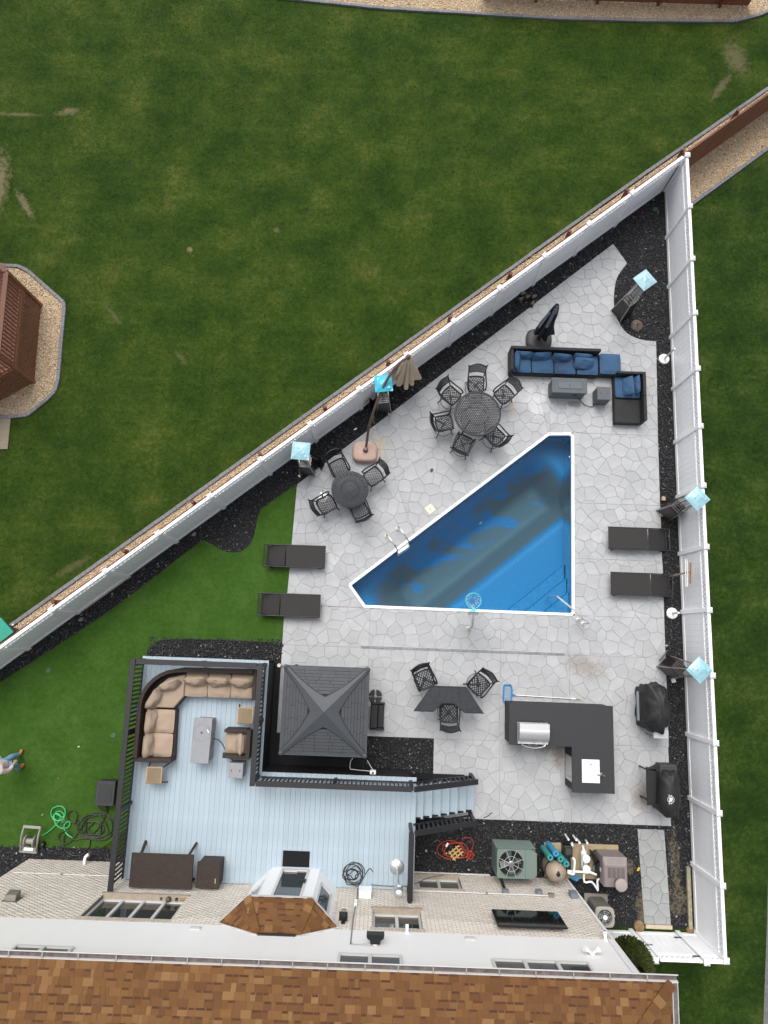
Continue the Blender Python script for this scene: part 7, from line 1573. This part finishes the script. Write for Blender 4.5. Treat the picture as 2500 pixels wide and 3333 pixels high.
# turquoise play tent / slide at the left edge, behind the fence
m_tl = M('turquoise_plastic',(38,158,134),.45,var=.05); m_nv = M('navy_plastic',(22,32,58),.5)
t = T('play_slide','turquoise plastic play top on a navy frame behind the diagonal fence','play equipment',(-12.55,.45,0),38)
def tl(px,py,z): v = at(px,py,z)-Vector((-12.55,.45,0)); v.z = z; c,s = math.cos(R(-38)),math.sin(R(-38)); return Vector((v.x*c-v.y*s,v.x*s+v.y*c,z))
q = [tl(-60,2010,1.35),tl(3,2011,1.35),tl(44,2058,1.35),tl(0,2092,1.35),tl(-60,2130,1.35)]
MB().add([tuple(v) for v in q]+[(v.x,v.y,v.z-.06) for v in q],[(0,1,2,3,4),(9,8,7,6,5)]+[(k,k+5,(k+1)%5+5,(k+1)%5) for k in range(5)]).build('top', m_tl, t, bevel=.01)
g_ = [tl(-50,2014,1.28),tl(5,2014,1.28),tl(46,2058,1.28),tl(-10,2100,1.28)]; b_ = [tl(-40,2035,0.0),tl(40,2040,0.0),tl(72,2052,.0),tl(5,2092,.0)]
MB().loft([[tuple(v) for v in b_],[tuple(v) for v in g_]]).build('frame', m_nv, t, bevel=.01); MB().lathe([(.03,0),(.03,.01)],10,tuple(tl(42,2033,.95))).build('bolt', m_wht, t)
# neighbour's raised wooden deck at the left edge
m_cdr = M('cedar_brown_wood',(146,98,70),.75,var=.18,vs=8,rand=.1,bump=.2,bs=40); m_cdd = M('cedar_dark_board',(104,60,48),.75,var=.15,vs=8,rand=.12); m_cdp = M('salmon_rail_wood',(116,76,58),.7,var=.08)
nd = T('wooden_deck','neighbour brown raised wooden deck with lattice skirt at the left edge','deck',(-12.6,10.5,0)); ND = Vector((-12.6,10.5,0))
A0 = at(135,995,0); B0 = at(112,1245,0); C0_ = at(0,1320,0); Z0 = at(75,900,0)
fz = 1.25; rzh = 2.20
base = [Vector((A0.x-2.2,A0.y+2.0,0)),A0,B0,Vector((B0.x-1.9,B0.y-1.25,0)),Vector((B0.x-3.2,B0.y-1.25,0))]
for a,b in ((base[0],base[1]),(base[1],base[2]),(base[2],base[3]),(base[3],base[4])):
    d = b-a; L = d.length; ang = math.atan2(d.y,d.x)
    o = lattice(L,.02,fz-.14,.012,.12,.028).build('skirt_lattice', m_cdr, nd, kind='stuff'); o.location = a-ND; o.rotation_euler = (0,0,ang)
    MB().bar(Vector((a.x,a.y,fz-.07))-ND,Vector((b.x,b.y,fz-.07))-ND,.05,.14).build('rim_joist', m_cdr, nd); MB().bar(Vector((a.x,a.y,rzh))-ND,Vector((b.x,b.y,rzh))-ND,.15,.04).build('top_rail', m_cdp, nd); MB().bar(Vector((a.x,a.y,fz+.1))-ND,Vector((b.x,b.y,fz+.1))-ND,.05,.09).build('bottom_rail', m_cdr, nd)
    n = int(L/.13); bl0 = None
    for k in range(1,n):
        p = a.lerp(b,k/n)-ND
        if bl0 is None: bl0 = MB().bx(-.02,.02,-.02,.02,fz+.05,rzh-.02).build('baluster', m_cdr, nd)
        o = bl0 if k == 1 else inst(bl0, nd); o.location = (p.x,p.y,0); o.rotation_euler = (0,0,ang)
for v in base[:4]: q = v-ND; pbox('post', m_cdr, nd, q.x-.05,q.x+.05,q.y-.05,q.y+.05,0,rzh-.03,.006)
x = -3.8; fb = None
poly_ = [(v.x-ND.x,v.y-ND.y) for v in base]+[(base[0].x-ND.x-1.5,base[0].y-ND.y)]
yy = min(p[1] for p in poly_)
while yy < max(p[1] for p in poly_)-.1:
    xs_ = []
    for k in range(len(poly_)):
        (x1,y1),(x2,y2) = poly_[k],poly_[(k+1)%len(poly_)]; ym = yy+.07
        if (y1 > ym) != (y2 > ym): xs_.append(x1+(ym-y1)/(y2-y1)*(x2-x1))
    if len(xs_) >= 2: pbox('floor_board', m_cdd, nd, min(xs_)-.0,max(xs_)-.06,yy+.003,yy+.137,fz-.03,fz,.003)
    yy += .14
for px,py,lab in ((30,1420,'pale concrete slab beside the gravel of the neighbour deck'),): pass
t = MB().prism(pp((-40,1362),(37,1362),(27,1463),(-40,1463)),.012,.05).build('concrete_slab', M('speckled_slab',(150,138,120),.9,var=.2,vs=25), bevel=.008); tag(t,'speckled concrete slab below the gravel ring at the left edge','slab')
# arborvitae by the gate
def leafy(name,parent,mat,cx,cy,h,rx,n,seed,size=.05):
    g = np.random.default_rng(seed); f = g.random(n)**.7; a = g.random(n)*6.283; z0 = h*.52; rad = rx*np.sin(np.pi*np.clip(.12+.88*(1-f),0,1))**.6*(1-.35*f)*(.55+.5*g.random(n)**.5)*(1+.18*np.sin(a*3+f*9))
    P = np.stack([cx+rad*np.cos(a),cy+rad*np.sin(a),z0+f*(h-z0)],1); out = np.stack([np.cos(a),np.sin(a),.8+0*a],1)+(g.random((n,3))-.5)*.9; out /= np.linalg.norm(out,axis=1)[:,None]; s = np.cross(out,g.random((n,3))-.5); s /= np.linalg.norm(s,axis=1)[:,None]
    L = size*(.6+.9*g.random((n,1))); V = np.stack([P-s*L*.35,P+s*L*.35,P+out*L*1.6],1); return batch(name,V.reshape(-1,3),np.arange(n*3).reshape(-1,3),mat,parent,None)
m_arb = M('arborvitae_leaf',(74,88,26),.8,rand=.45,hue=.02); m_bark = M('bark',(80,62,48),.9,var=.2,vs=14)
for (x,y,h,rx,lab) in ((6.52,-8.04,2.85,.52,'yellow-green arborvitae crown between the house corner and the gate'),):
    t = T('arborvitae',lab,'tree',(x,y,0)); MB().tube([(0,0,0),(.06,0,h*.4),(.24,-.03,h*.6),(.26,-.04,h*.9)],[.05,.045,.03,.012],8).build('trunk',m_bark,t,smooth=True)
    for k in range(8): a = k*.8; MB().tube([(.24,-.03,1.55+k*.13),(.24+.28*math.cos(a),-.03+.28*math.sin(a),1.72+k*.13)],[.018,.006],5).build('limb',m_bark,t)
    leafy('crown',t,m_arb,.26,-.04,h,rx,15000,4,.05)
# loose rock by the gate
small('rock','tan rough rock at the gate post foot','rock',2078,3012,MB().lathe([(.03,0),(.16,.03),(.15,.1),(.05,.16)],9),M('tan_rock',(150,124,92),.9,var=.3,vs=9),.012); small('rock','brown flat rock at the fence corner by the gate','rock',2246,3028,MB().lathe([(.03,0),(.14,.02),(.12,.07),(.04,.1)],7),M('brown_rock',(138,108,84),.9,var=.2,vs=9),.012)
